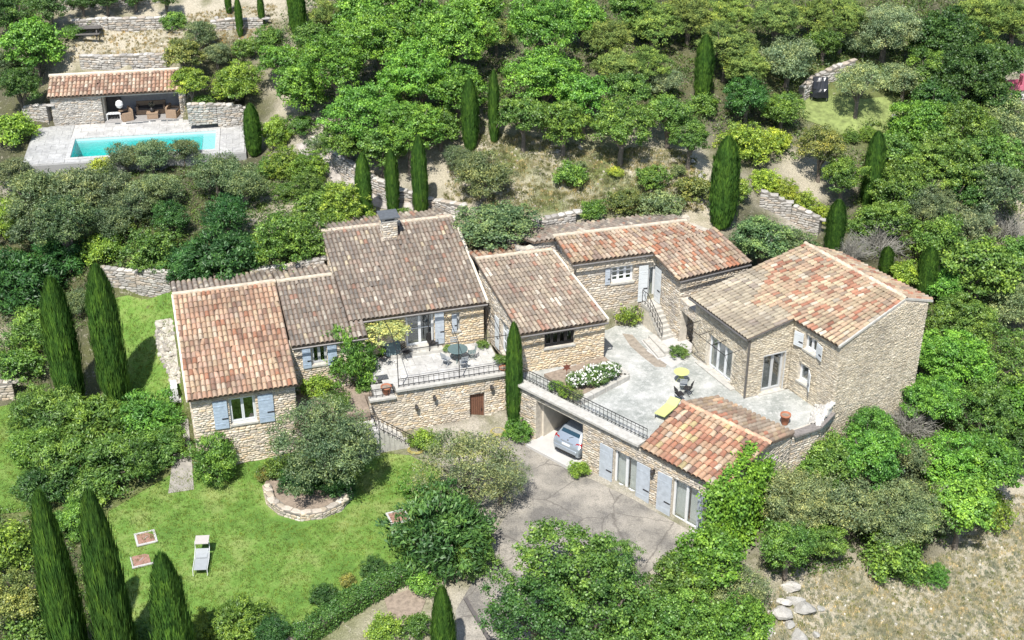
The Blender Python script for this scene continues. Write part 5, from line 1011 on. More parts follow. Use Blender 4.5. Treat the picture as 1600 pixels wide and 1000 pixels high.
# ---------------------------------------------------------------- furniture on the dining terrace
def round_table(label, p, r_, mat, legs=3, ht=.74):
    t = thing('round_table', label, 'table', p); mb = MB(); mb.lathe([(r_ - .01, ht - .03), (r_, ht - .02), (r_, ht), (r_ - .02, ht + .008)], n=28); mb.build('table_top', mat, t); me = None
    for i in range(legs):
        a = 2 * math.pi * i / legs + .4
        if me is None: mb = MB(); mb.tube([(.04, 0, .72), (.10, 0, .4), (r_ * .72, 0, 0)], .022, 5); o = mb.build('leg', mat, t); me = o.data
        else: o = link('leg', me, t)
        o.rotation_euler = (0, 0, a)
    mb = MB(); mb.lathe([(.14, .36), (.14, .39)], n=12); mb.build('brace', mat, t); return t
def bistro_chair(label, p, rz, mat, group=None, slats=3):
    t = thing('folding_chair', label, 'chair', p, rz, group)
    for i in range(5): mb = MB(); mb.box((0, -.17 + .085 * i, .45), (.4, .07, .018)); mb.build('seat_slat', mat, t)
    for i in range(slats): mb = MB(); mb.box((0, .21 + .02 * i, .62 + .11 * i), (.4, .016, .075)); mb.build('back_slat', mat, t)
    for s_ in (-1, 1): mb = MB(); mb.tube([(s_ * .19, -.22, 0), (s_ * .19, .18, .5), (s_ * .19, .26, .9)], .014, 4); mb.build('frame', mat, t); mb = MB(); mb.tube([(s_ * .17, .24, 0), (s_ * .17, -.18, .45)], .014, 4); mb.build('leg', mat, t)
    return t
TT = at(715, 545, .74); TT[2] = 0; round_table('round grey green metal table in the middle of the dining terrace', TT, .56, M_TABLEGREEN)
for dx, dy, rz, lab in ((-.62, -.55, 2.4, 'pale folding chair tucked under the green table, on the house corner side'), (.35, -.85, 3.5, 'pale folding chair between the green table and the railing'), (.78, .15, 4.8, 'grey folding chair on the cypress side of the green table'), (-.2, .8, .2, 'folding chair behind the green table')): bistro_chair(lab, TT + [dx, dy, 0], rz, M_SLING if dx != .78 else M_TABLEGREEN)
p = at(676, 545, 0); t = thing('garden_chair', 'dark metal armchair facing the white framed terrace doors', 'chair', p, .4); mb = MB(); mb.box((0, 0, .45), (.5, .46, .04)); mb.build('seat', M_IRON, t); mb = MB(); mb.box((0, .24, .7), (.5, .04, .46)); mb.build('backrest', M_IRON, t)
for s_ in (-1, 1):
    mb = MB(); mb.tube([(s_ * .25, -.22, 0), (s_ * .25, -.22, .64), (s_ * .25, .24, .66)], .016, 4); mb.build('armrest', M_IRON, t); mb = MB(); mb.tube([(s_ * .23, .24, 0), (s_ * .23, .24, .5)], .016, 4); mb.build('leg', M_IRON, t)
p = at(612, 556, 0); t = thing('folded_table', 'dark green round table top tipped upright beside the yellow vine', 'table', p, .15); mb = MB(); M_ = Matrix.Translation((0, 0, .55)) @ Matrix.Rotation(math.radians(62), 4, 'X'); m2 = MB(); m2.lathe([(.52, -.012), (.54, 0), (.53, .014)], n=28); mb.add([M_ @ Vector(v) for v in m2.v], m2.f); mb.build('table_top', M_TABLEGREEN, t)
for s_ in (-1, 1): mb = MB(); mb.tube([(s_ * .28, .3, 0), (s_ * .1, .1, .6), (s_ * .28, -.25, 0)], .02, 5); mb.build('leg', M_IRON, t)
p = at(636, 560, 0); bistro_chair('dark folding chair in the vine shade beside the upright table', p, 1.0, M_IRON); bistro_chair('second dark folding chair in the vine shade, nearer the steps', at(668, 560, 0) if False else at(596, 566, 0), -.6, M_IRON)
def pot(label, p, r_=.24, ht=.42, plant=None):
    t = thing('flower_pot', label, 'flower pot', p); mb = MB(); mb.lathe([(r_ * .65, 0), (r_ * .95, ht * .8), (r_ * 1.08, ht * .82), (r_ * 1.08, ht), (r_ * .9, ht), (r_ * .85, ht * .85)], n=16, cap=False); mb.build('pot', M_TERRA, t, True); mb = MB(); mb.lathe([(.01, ht * .86), (r_ * .86, ht * .86)], n=16, cap=False); mb.build('soil', M_SOIL, t); return t
pot('large terracotta pot at the railing corner above the terrace steps', A3(11.0, 62.75, -.13), .28, .48); pot('terracotta pot on the coping beside the slim cypress', A3(17.5, 62.75, .0), .24, .42); pot('orange clay pot standing at the far corner of the annex roof', at(1226, 662, .02), .26, .6)
p = at(597, 590, 0); t = thing('door_mat', 'dark rectangular grate set in the terrace by the steps', 'grate', p, rz_); mb = MB()
for i in range(8): mb.box((-.28 + .08 * i, 0, .02), (.05, .45, .03))
mb.build('bars', M_SLATE, t); mb = MB(); mb.box((0, 0, .006), (.66, .5, .012)); mb.build('frame', M_IRON, t)
# pergola frame over the terrace
pg = thing('pergola_frame', 'tall thin iron pergola frame over the dining terrace', 'pergola', A3(11.6, 62.6, 0)); o_ = np.array(pg.location)
TB = {'post1': (A3(11.65, 62.62, .0), A3(11.65, 62.62, 2.5)), 'post2': (A3(15.0, 62.62, .0), A3(15.0, 62.62, 2.5)), 'post3': (A3(17.4, 65.9, .0), A3(17.4, 65.9, 2.5)), 'post4': (A3(14.1, 65.9, 0), A3(14.1, 65.9, 2.5))}
for k, (p, q) in TB.items(): mb = MB(); mb.tube([Vector(p - o_), Vector(q - o_)], .026, 5); mb.build('post', M_IRON, pg)
for p, q in ((A3(11.65, 62.62, 2.5), A3(18.3, 62.62, 2.5)), (A3(11.65, 66.2, 2.5), A3(17.4, 66.2, 2.5))): mb = MB(); mb.tube([Vector(p - o_), Vector(q - o_)], .022, 5); mb.build('beam', M_IRON, pg)
for a_ in (11.65, 15.0, 17.4): mb = MB(); mb.tube([Vector(A3(a_, 62.62, 2.5) - o_), Vector(A3(a_, 64.4, 2.75) - o_), Vector(A3(a_, 66.2, 2.5) - o_)], .018, 5); mb.build('cross_bar', M_IRON, pg)

# ---------------------------------------------------------------- courtyard furniture
YT = at(1065, 581, .72); YT[2] = 0; round_table('small round lime yellow table in the courtyard', YT, .42, M_LIME)
bistro_chair('pale wire chair drawn up to the lime yellow table', YT + [.05, -.75, 0], 3.0, M_SLING); bistro_chair('dark folding chair between the lime table and the annex roof', at(1074, 617, 0), 4.2, M_IRON); bistro_chair('dark chair at the top of the lime sun lounger', at(1061, 626, 0), 2.0, M_IRON)
p = at(1044, 645, 0); d = at(1057, 632, 0) - at(1030, 655, 0); ll = thing('sun_lounger', 'lime yellow sun lounger beside the patchwork annex roof', 'sun lounger', p, math.atan2(d[1], d[0])); mb = MB(); mb.box((-.25, 0, .34), (1.3, .62, .05)); mb.build('sling', M_LIME, ll); mb = MB(); mb.box((.62, 0, .48), (.6, .62, .05), 0, Matrix.Translation((.1, 0, -.28)) @ Matrix.Rotation(math.radians(-28), 4, 'Y')); mb.build('backrest', M_LIME, ll)
for x_, y_ in ((-.8, -.28), (-.8, .28), (.35, -.28), (.35, .28)): mb = MB(); mb.tube([(x_, y_, .33), (x_ - .05, y_, 0)], .02, 5); mb.build('leg', M_IRON, ll)
p = at(885, 600, .2); t = thing('star_ornament', 'rusty metal star on a stake in the rose bed', 'garden ornament', p, .2); mb = MB(); mb.tube([(0, 0, 0), (0, 0, 1.0)], .015, 4); mb.build('stake', M_RUST, t); V_ = []
for k in range(12): a = math.pi * k / 6; r_ = .26 if k % 2 == 0 else .13; V_.append((r_ * math.sin(a), -.012, 1.05 + r_ * math.cos(a)))
mb = MB(); mb.add(V_ + [(x_, .012, z_) for x_, _y, z_ in V_], [tuple(range(12)), tuple(range(23, 11, -1))] + [(k, 12 + k, 12 + (k + 1) % 12, (k + 1) % 12) for k in range(12)]); mb.build('star', M_RUST, t)

# ---------------------------------------------------------------- car in the garage
carp = at(883, 714, -2.865); dC = np.array([*(-GW.n), 0.]); car = thing('parked_car', 'silver hatchback backed out of the open garage bay, rear facing the drive', 'car', carp, math.atan2(dC[1], dC[0]) - math.pi / 2 + math.radians(3))
# y forward into the garage, rear bumper at y=0
ST = [(0.0, .38, .62, .66, .72, .60), (.05, .25, .80, .82, .86, .74), (.22, .20, .88, .98, .90, .80), (.34, .20, .90, 1.16, .91, .78), (.62, .20, .95, 1.44, .915, .66), (.95, .20, .96, 1.53, .92, .62), (1.7, .20, .95, 1.55, .925, .64), (2.4, .20, .94, 1.50, .92, .62), (3.0, .20, .93, 1.16, .91, .72), (3.3, .20, .92, 1.0, .90, .78), (3.9, .22, .80, .86, .84, .70), (4.15, .32, .60, .66, .70, .6)]
mb = MB(); V_ = []; n_ = 0
for y, zl, zb_, zt_, wb, wt in ST:
    V_ += [(-wb * .93, y, zl), (-wb, y, (zl + zb_) / 2), (-wb * .985, y, zb_), (-wt, y, zt_ - .05), (-wt * .8, y, zt_), (wt * .8, y, zt_), (wt, y, zt_ - .05), (wb * .985, y, zb_), (wb, y, (zl + zb_) / 2), (wb * .93, y, zl)]
F_ = [];
for i in range(len(ST) - 1):
    for k in range(10): F_.append((i * 10 + k, i * 10 + (k + 1) % 10, (i + 1) * 10 + (k + 1) % 10, (i + 1) * 10 + k))
F_ += [tuple(range(9, -1, -1)), tuple(range((len(ST) - 1) * 10, len(ST) * 10))]; mb.add(V_, F_); body = mb.build('body', M_CARPAINT, car, True)
bv = body.modifiers.new('soft', 'BEVEL'); bv.width = .03; bv.segments = 2; bv.limit_method = 'ANGLE'; bv.angle_limit = math.radians(35)
mb = MB(); mb.add([(-.66, .375, 1.045), (.66, .375, 1.045), (.56, .60, 1.395), (-.56, .60, 1.395), (-.66, .40, 1.03), (.66, .40, 1.03), (.56, .63, 1.38), (-.56, .63, 1.38)], [(0, 1, 2, 3), (7, 6, 5, 4), (0, 4, 5, 1), (1, 5, 6, 2), (2, 6, 7, 3), (3, 7, 4, 0)]); 
for k, v in enumerate(mb.v): mb.v[k] = (v[0], v[1] - .075, v[2] + .015)
mb.build('rear_window', M_CARGLASS, car)
for s_ in (-1, 1):
    mb = MB(); mb.add([(s_ * .905, .55, 1.0), (s_ * .92, 2.9, .985), (s_ * .70, 2.4, 1.42), (s_ * .68, .85, 1.44), (s_ * .88, .55, 1.0), (s_ * .89, 2.9, .985), (s_ * .67, 2.4, 1.41), (s_ * .65, .85, 1.43)], [(0, 1, 2, 3), (7, 6, 5, 4), (0, 4, 5, 1), (1, 5, 6, 2), (2, 6, 7, 3), (3, 7, 4, 0)]); mb.build('side_window', M_CARGLASS, car)
    mb = MB(); mb.add([(s_ * .52, .03 + .075, .86), (s_ * .90, .20, .83), (s_ * .895, .30, 1.02), (s_ * .58, .21, 1.0), (s_ * .52, .16, .86), (s_ * .86, .3, .83), (s_ * .86, .4, 1.02), (s_ * .58, .3, 1.0)], [(0, 1, 2, 3), (7, 6, 5, 4), (0, 4, 5, 1), (1, 5, 6, 2), (2, 6, 7, 3), (3, 7, 4, 0)]); mb.build('tail_light', M_REDLENS, car)
    for y in (.78, 3.25):
        mb = MB(); n0 = MB(); n0.lathe([(.20, -.1), (.315, -.1), (.325, -.06), (.325, .06), (.315, .1), (.2, .1)], n=20, cap=False); mb.add([(s_ * .82 + v[2], y + v[0], .325 + v[1]) for v in n0.v], n0.f); wh = mb.build('wheel', M_RUBBER, car); mb = MB(); n0 = MB(); n0.lathe([(.21, -.07), (.21, .07)], n=16); mb.add([(s_ * .84 + v[2], y + v[0], .325 + v[1]) for v in n0.v], n0.f); mb.build('rim', M_RIM, wh)
mb = MB(); mb.box((0, .0, .52), (1.5, .1, .24)); o = mb.build('bumper', M_CARPAINT, car, True); bv = o.modifiers.new('soft', 'BEVEL'); bv.width = .04; bv.segments = 2; mb = MB(); mb.box((0, .02, .33), (1.3, .08, .14)); mb.build('bumper_skirt', M_RUBBER, car)
mb = MB(); mb.box((0, .035, .79), (.52, .03, .12)); mb.build('number_plate', M_PLATE, car); mb = MB(); n0 = MB(); n0.lathe([(.055, -.01), (.055, .01)], n=14); mb.add([(v[0], .215 + v[2] - .02, .995 + v[1]) for v in n0.v], n0.f); mb.build('badge', M_RIM, car); mb = MB(); mb.box((0, .115, .9), (.8, .03, .03)); mb.build('tailgate_trim', M_RIM, car)
mb = MB(); mb.tube([(0, .28, 1.08), (.25, .36, 1.2)], .012, 4); mb.build('wiper', M_RUBBER, car)

# ---------------------------------------------------------------- lawn things
p = ground_at(316, 886); ln = thing('sun_lounger', 'grey sling sun lounger with a square beige sunshade out on the lawn', 'sun lounger', p + [0, 0, .03], math.radians(4))
def plank(name, mat, V_, th=.02, par=None): V_ = [Vector(v) for v in V_]; z = Vector((0, 0, -th)); mb = MB(); mb.add(V_ + [v + z for v in V_], [(0, 1, 2, 3), (7, 6, 5, 4), (0, 4, 5, 1), (1, 5, 6, 2), (2, 6, 7, 3), (3, 7, 4, 0)]); return mb.build(name, mat, par)
plank('sling', M_SLING, [(-.3, -.62, .32), (.3, -.62, .32), (.32, .15, .36), (-.32, .15, .36)], par=ln); plank('backrest', M_SLING, [(-.32, .15, .37), (.32, .15, .37), (.31, .62, .62), (-.31, .62, .62)], par=ln); plank('pillow', M_SLING, [(-.26, .15, .44), (.26, .15, .44), (.26, .38, .52), (-.26, .38, .52)], .07, ln)
plank('sunshade', M_BEIGE, [(-.33, .52, .98), (.33, .52, .98), (.33, 1.12, 1.02), (-.33, 1.12, 1.02)], .025, ln)
for s_ in (-1, 1): mb = MB(); mb.tube([(s_ * .34, -.68, .0), (s_ * .34, -.63, .33), (s_ * .35, .15, .37), (s_ * .34, .66, .64), (s_ * .34, .70, .98)], .018, 5); mb.build('frame', M_WHITE, ln); mb = MB(); mb.tube([(s_ * .34, .75, 0), (-s_ * .3, .5, .62)], .016, 5); mb.build('leg', M_WHITE, ln)
for i, (x, y, lab) in enumerate(((228, 842, 'rust brown inspection cover with its whole white border clear of the grass'), (221, 876, 'rust brown inspection cover half sunk in grass in front of the pointed cypress'), (622, 809, 'rust brown inspection cover on the lawn beside the dark laurel'))):
    p = ground_at(x, y); t = thing('inspection_cover', lab, 'inspection cover', p + [0, 0, .03], rz_ + .1); mb = MB()
    if i != 1: mb.box((0, -.46, .03), (1.02, .1, .06)); mb.box((0, .46, .03), (1.02, .1, .06)); mb.box((-.46, 0, .03), (.1, .82, .06)); mb.box((.46, 0, .03), (.1, .82, .06))
    else: mb.box((0, -.46, .03), (1.02, .1, .06)); mb.box((-.46, 0, .02), (.06, .82, .04))
    mb.build('frame', M_CONC, t); mb = MB(); mb.box((0, 0, .015), (.80, .80, .03)); mb.build('plate', simple('rusty plate', (.30, .17, .13), .9, var=.25, scale=6), t); mb = MB(); mb.tube([(-.1, -.08, .05), (.12, .1, .05)], .015, 4); mb.build('handle', M_CONC, t)
p = ground_at(274, 622); t = thing('air_conditioner', 'white outdoor air conditioning unit against the orange roofed wing', 'air conditioner', p + [0, 0, .03], math.radians(-74)); mb = MB(); mb.box((0, 0, .06), (1.15, .6, .12)); mb.build('plinth', M_CONC, t); mb = MB(); mb.box((0, 0, .52), (.9, .36, .75)); mb.build('casing', M_WHITE, t)
mb = MB(); n0 = MB(); n0.lathe([(.27, 0), (.27, .02), (.2, .03), (.05, .02)], n=18); mb.add([(v[0] - .1, -.18 - v[2], .52 + v[1]) for v in n0.v], n0.f); mb.build('fan_grille', M_SLATE, t); mb = MB(); mb.box((.33, -.185, .35), (.1, .02, .1)); mb.build('badge_plate', M_SLATE, t)
def hose(label, px, py, r_, z_=0.04, base=None):
    p = ground_at(px, py) if base is None else base; t = thing('garden_hose', label, 'garden hose', p + [0, 0, z_]); mb = MB()
    for k in range(3):
        rr_ = r_ * (1 - .1 * k); mb2 = [(rr_ * math.cos(a), rr_ * .9 * math.sin(a), .03 + .03 * k) for a in np.linspace(0, 6.2, 28)]; mb.tube(mb2, .016, 5)
    mb.build('coil', M_HOSE, t)
hose('yellow hose coiled on the drive at the foot of the slim cypress', 778, 676, .42); hose('yellow hose coiled below the outside stair railing', 650, 704, .45)
p = ground_at(140, 58); t = thing('picnic_table', 'dark weathered picnic table with benches on the dry upper terrace', 'picnic table', p, math.radians(6))
for i in range(5): mb = MB(); mb.box((0, -.3 + .15 * i, .74), (1.7, .135, .04)); mb.build('plank', M_DARKWOOD, t)
for s_ in (-1, 1):
    mb = MB(); mb.box((0, s_ * .68, .44), (1.7, .28, .04)); mb.build('bench', M_DARKWOOD, t); mb = MB(); mb.tube([(s_ * .6, -.55, 0), (s_ * .6, -.2, .72)], .045, 4); mb.tube([(s_ * .6, .55, 0), (s_ * .6, .2, .72)], .045, 4); mb.box((s_ * .6, 0, .4), (.05, 1.5, .08)); mb.build('leg', M_DARKWOOD, t)
p = ground_at(1279, 153); t = thing('covered_barbecue', 'large barbecue trailer under a shiny black tarpaulin by the pale wall', 'covered barbecue', p, math.radians(-6)); r = np.random.default_rng(9); V_ = []; nn = 13
for j, (z_, sx, sy, oy) in enumerate(((.22, .62, .55, 0), (.6, .56, .5, .0), (.8, .54, .46, .02), (1.15, .52, .18, .28), (1.38, .5, .10, .36))):
    for i in range(28):
        a = 2 * math.pi * i / 28; q = max(abs(math.cos(a)), abs(math.sin(a))); V_.append((sx * math.cos(a) / q * (1 + r.normal(0, .03)), oy + sy * math.sin(a) / q * (1 + r.normal(0, .06)), z_ + r.normal(0, .03)))
F_ = [(j * 28 + i, j * 28 + (i + 1) % 28, (j + 1) * 28 + (i + 1) % 28, (j + 1) * 28 + i) for j in range(4) for i in range(28)] + [tuple(range(112, 140))]; mb = MB(); mb.add(V_, F_); mb.build('tarpaulin', M_TARP, t)
for x_ in (-.5, .5):
    for y_ in (-.42, .42): mb = MB(); mb.tube([(x_, y_, 0), (x_, y_, .3)], .035, 5); mb.build('leg', M_RIM, t)
p = ground_at(1583, 141); t = thing('garden_bench', 'pink garden bench with a tall end post at the edge of the far wood', 'garden bench', p, math.radians(10))
for i in range(4): mb = MB(); mb.box((-.55 + .32 * i, 0, .22), (.29, .6, .42 - .04 * (i % 2))); mb.build('seat_block', M_PINK, t)
mb = MB(); mb.box((.62, .05, .55), (.28, .5, 1.1)); mb.build('post', M_PINK, t); mb = MB(); mb.box((-.1, .32, .5), (1.1, .08, .35)); mb.build('backrest', M_PINK, t)
sheet('pale_paving', gpoly([(1575, 145), (1600, 142), (1630, 140), (1630, 160), (1590, 155)]), .05, M_CONC, .5)
p = at(1090, 838, -3.35); t = thing('railing', 'thin iron handrail beside the last grey shutter and the climbing ivy', 'railing', p); o_ = np.array(p); q = at(1118, 806, -3.35) - o_; mb = MB(); mb.tube([(0, 0, 0), (0, 0, 1.0)], .02, 4); mb.build('post', M_IRON, t)
for z_ in (.45, 1.0): mb = MB(); mb.tube([(0, 0, z_), Vector(q) + Vector((0, 0, z_))], .02, 4); mb.build('rail', M_IRON, t)

# ---------------------------------------------------------------- foliage
def leaves(name, P_, Nn, l, wd, tint, mat, r, tang=None):
    n = len(P_); Nn = Nn / np.linalg.norm(Nn, axis=1, keepdims=True); T = r.normal(size=(n, 3)) if tang is None else tang
    T = T - Nn * (T * Nn).sum(1, keepdims=True); T /= np.linalg.norm(T, axis=1, keepdims=True) + 1e-9; S = np.cross(Nn, T); l = np.asarray(l).reshape(-1, 1) * np.ones((n, 1)); wd = np.asarray(wd).reshape(-1, 1) * np.ones((n, 1))
    V = np.stack([P_ - T * l / 2, P_ + S * wd / 2 - Nn * wd * .18, P_ + T * l / 2, P_ - S * wd / 2 - Nn * wd * .18], 1).reshape(-1, 3)
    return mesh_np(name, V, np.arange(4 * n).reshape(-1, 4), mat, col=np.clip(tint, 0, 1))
def sph(r, n):
    v = r.normal(size=(n, 3)); return v / np.linalg.norm(v, axis=1, keepdims=True)
def crown_mesh(name, seed, Rn, kv, lobes, lr, clumps, per, l, wd, mat, cr=.11, up=.25, rnd=.55, low=-.55, tang=False, fill=.15):
    r = np.random.default_rng(seed); D = sph(r, lobes * 6); D = D[D[:, 2] > low]; keep = []
    for d in D:
        if all(np.linalg.norm(d - k) > 1.55 / math.sqrt(lobes) * 1.25 for k in keep): keep.append(d)
        if len(keep) >= lobes: break
    Ps, Ns, Ts = [], [], []
    for d in keep + [np.array([0, 0, .3])]:
        rad = lr * r.uniform(.5, 1.4); cen = d * (1 - lr) * r.uniform(.70, 1.24); lt = r.normal(0, .10); do = d + np.array([0, 0, .7]); do /= np.linalg.norm(do)
        C = sph(r, clumps * 2); C = C[(C @ do) > -.25][:clumps]
        for q in C:
            pc = cen + q * rad * r.uniform(.75, 1.1) * np.array([1, 1, .8]); ct = r.normal(0, .10); m_ = int(per * 1.3 * r.uniform(.45, 1.5)); o = r.normal(size=(m_, 3)) * cr * r.uniform(.6, 1.2) * np.array([1, 1, .65])
            Ps.append(pc + o); Ns.append(q * .6 + np.array([0, 0, up + .25]) + o / cr * .30 + r.normal(size=(m_, 3)) * (rnd + .2)); Ts.append(.44 + lt + ct + .08 * o[:, 2] / cr + r.normal(0, .17, m_))  # tint rises with height in the clump: lit tops painted in
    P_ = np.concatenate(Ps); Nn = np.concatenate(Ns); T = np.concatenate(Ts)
    k = int(len(P_) * fill); Pf = sph(r, k) * r.uniform(.15, .68, (k, 1)); P_ = np.r_[P_, Pf]; Nn = np.r_[Nn, Pf + r.normal(size=(k, 3)) * .4]; T = np.r_[T, np.full(k, .15)]  # inner leaves tinted dark, painted shade for the gaps in the crown
    P_ = P_ * np.array([Rn, Rn, Rn * kv]); tg = None
    if tang: tg = P_ / np.linalg.norm(P_, axis=1, keepdims=True) + np.array([0, 0, .5]) + r.normal(size=P_.shape) * .5
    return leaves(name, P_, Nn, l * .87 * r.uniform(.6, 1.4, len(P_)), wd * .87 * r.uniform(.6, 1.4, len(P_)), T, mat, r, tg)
def cypress_mesh(seed, n=17000, ys=(.52, .74, .93, 1.0, .94, .78, .52, .28, .05)):
    r = np.random.default_rng(seed); t = r.beta(1.15, 1.25, n) ; a = r.uniform(0, 6.283, n)
    prof = np.interp(t, [0, .05, .2, .45, .7, .84, .93, .98, 1], ys); cl = r.normal(0, 1, 220); ck = (np.floor(a / 6.2832 * 11) * 20 + np.floor((t + .04 * np.sin(a * 3)) * 16)).astype(int) % 220; rib = .93 + .05 * np.sin(a * 4 + seed * 2 + t * 2) + .045 * np.sin(a * 10 + t * 5 + seed) + .045 * cl[ck]; rr = prof * rib * r.uniform(.72, 1.0, n) ** .5 * (1 + r.normal(0, .075, n) + .22 * (r.random(n) > .96)); P_ = np.c_[rr * np.cos(a), rr * np.sin(a), t]; Nn = np.c_[np.cos(a), np.sin(a), np.full(n, .12)] + r.normal(size=(n, 3)) * .30
    Tn = np.c_[np.cos(a) * .12, np.sin(a) * .12, np.ones(n) * .08] + r.normal(size=(n, 3)) * [.05, .05, .012]
    tint = .45 + .10 * cl[ck] + .10 * np.sin(a * 10 + t * 5 + seed) + r.normal(0, .19, n)  # tint follows the ribs: shade in the hollows put into the colour
    # unit shape: radius 1, height 1; the leaf is drawn in that space, so it is stretched with the tree
    Nn /= np.linalg.norm(Nn, axis=1, keepdims=True); S = np.cross(Nn, np.tile([0, 0, 1.], (n, 1))); S /= np.linalg.norm(S, axis=1, keepdims=True) + 1e-9
    l = r.uniform(.03, .085, n)[:, None]; w_ = r.uniform(.025, .065, n)[:, None]; up = np.c_[np.cos(a) * .05, np.sin(a) * .05, np.ones(n)] 
    V = np.stack([P_ - up * l / 2, P_ + S * w_ / 2, P_ + up * l / 2 + np.c_[np.cos(a), np.sin(a), a * 0] * .05, P_ - S * w_ / 2], 1).reshape(-1, 3)
    return mesh_np('cypress_crown', V, np.arange(4 * n).reshape(-1, 4), M_NEEDLE, col=np.clip(tint, 0, 1))
def twig_mesh(seed):
    r = np.random.default_rng(seed); mb = MB()
    for i in range(70):
        a = r.uniform(0, 6.28); e = r.uniform(.3, 1.4); d = Vector((math.cos(a) * math.cos(e), math.sin(a) * math.cos(e), math.sin(e))); p = Vector((0, 0, -.7)); pts = [p]; L_ = r.uniform(.8, 1.5)
        for k in range(5): d = (d + Vector(r.normal(0, .22, 3))).normalized(); p = p + d * L_ / 5; pts.append(p)
        mb.tube(pts, [.016, .014, .012, .009, .007, .004], 3)
        for k in (2, 3, 4):
            for j in range(3): q = pts[k]; d2 = (d + Vector(r.normal(0, .6, 3))).normalized(); mb.tube([q, q + d2 * .2, q + d2 * .38 + Vector(r.normal(0, .06, 3))], [.007, .005, .003], 3)
    me = bpy.data.meshes.new('twigs'); me.from_pydata(mb.v, [], mb.f); me.materials.append(M_TWIG); me.update(); return me
def trunk_mesh(seed, spread):
    r = np.random.default_rng(seed); mb = MB(); mb.tube([(0, 0, -.3), (r.normal(0, .03), r.normal(0, .03), .25), (r.normal(0, .06), r.normal(0, .06), .6), (r.normal(0, .08), r.normal(0, .08), 1.0)], [.16, .12, .10, .05], 7)
    for k in range(5):
        a = k * 1.26 + r.uniform(0, .6); mb.tube([(0, 0, .35 + .08 * k), (math.cos(a) * spread * .4, math.sin(a) * spread * .4, .65 + .06 * k), (math.cos(a + .3) * spread * .8, math.sin(a + .3) * spread * .8, 1.0 + .08 * k)], [.07, .05, .02], 5)
    me = bpy.data.meshes.new('trunk'); me.from_pydata(mb.v, [], mb.f); me.materials.append(M_BARK); me.update(); return me
TRUNKS = [trunk_mesh(k, .9) for k in range(3)]
K = {}
def arch(kind, *meshes): K[kind] = meshes
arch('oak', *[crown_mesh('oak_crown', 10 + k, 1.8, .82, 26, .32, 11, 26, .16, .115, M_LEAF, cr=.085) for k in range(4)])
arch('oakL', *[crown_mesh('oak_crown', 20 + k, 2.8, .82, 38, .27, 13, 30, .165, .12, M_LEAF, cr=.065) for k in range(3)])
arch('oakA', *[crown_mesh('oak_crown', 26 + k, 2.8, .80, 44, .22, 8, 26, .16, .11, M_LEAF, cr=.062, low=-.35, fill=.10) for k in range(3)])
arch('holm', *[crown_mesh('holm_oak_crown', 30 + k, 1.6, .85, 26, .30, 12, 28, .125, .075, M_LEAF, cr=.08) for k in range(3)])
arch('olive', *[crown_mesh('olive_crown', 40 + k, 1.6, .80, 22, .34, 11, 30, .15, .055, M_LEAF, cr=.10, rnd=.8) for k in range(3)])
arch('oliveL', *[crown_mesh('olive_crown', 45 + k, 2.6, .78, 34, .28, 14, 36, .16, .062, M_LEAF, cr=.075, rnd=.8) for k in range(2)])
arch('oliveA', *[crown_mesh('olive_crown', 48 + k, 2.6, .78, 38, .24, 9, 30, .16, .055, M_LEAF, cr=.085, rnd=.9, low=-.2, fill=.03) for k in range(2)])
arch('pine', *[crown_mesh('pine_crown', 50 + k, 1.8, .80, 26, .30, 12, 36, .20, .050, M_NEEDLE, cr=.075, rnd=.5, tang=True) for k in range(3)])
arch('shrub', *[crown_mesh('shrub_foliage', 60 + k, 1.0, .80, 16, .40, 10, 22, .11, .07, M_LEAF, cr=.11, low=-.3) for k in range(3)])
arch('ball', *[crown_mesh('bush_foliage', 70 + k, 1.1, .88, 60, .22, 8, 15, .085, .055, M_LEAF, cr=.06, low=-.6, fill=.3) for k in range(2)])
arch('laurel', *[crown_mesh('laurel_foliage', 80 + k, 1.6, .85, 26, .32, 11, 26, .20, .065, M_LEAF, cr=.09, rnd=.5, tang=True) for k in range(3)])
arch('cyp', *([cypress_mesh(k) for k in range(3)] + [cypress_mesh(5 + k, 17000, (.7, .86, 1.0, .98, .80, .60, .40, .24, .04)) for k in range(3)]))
arch('twig', twig_mesh(1), twig_mesh(2))
NOM = {'oakA': 2.8, 'oliveA': 2.6, 'oak': 1.8, 'oakL': 2.8, 'holm': 1.6, 'olive': 1.6, 'oliveL': 2.6, 'pine': 1.8, 'shrub': 1.0, 'ball': 1.1, 'laurel': 1.6, 'twig': 1.0}
KV = {'oakA': .8, 'oliveA': .78, 'oak': .82, 'oakL': .82, 'holm': .85, 'olive': .8, 'oliveL': .78, 'pine': .75, 'shrub': .8, 'ball': .88, 'laurel': .85, 'twig': .9}
G_ = {'bright': (.118, .260, .040), 'mid': (.108, .205, .040), 'dark': (.052, .118, .028), 'deep': (.042, .125, .030), 'silver': (.190, .250, .125), 'grey': (.140, .195, .092), 'lime': (.165, .265, .040), 'yellow': (.27, .36, .050), 'gold': (.40, .41, .18), 'pine': (.160, .235, .060), 'brown': (.160, .190, .055), 'fresh': (.110, .250, .042), 'cyp': (.058, .138, .022), 'bluish': (.080, .130, .060), 'sage': (.125, .205, .085)}
PART = {'oakA': 'crown', 'oliveA': 'crown', 'oak': 'crown', 'oakL': 'crown', 'holm': 'crown', 'olive': 'crown', 'oliveL': 'crown', 'pine': 'crown', 'cyp': 'crown', 'shrub': 'foliage', 'ball': 'foliage', 'laurel': 'foliage', 'twig': 'branches'}
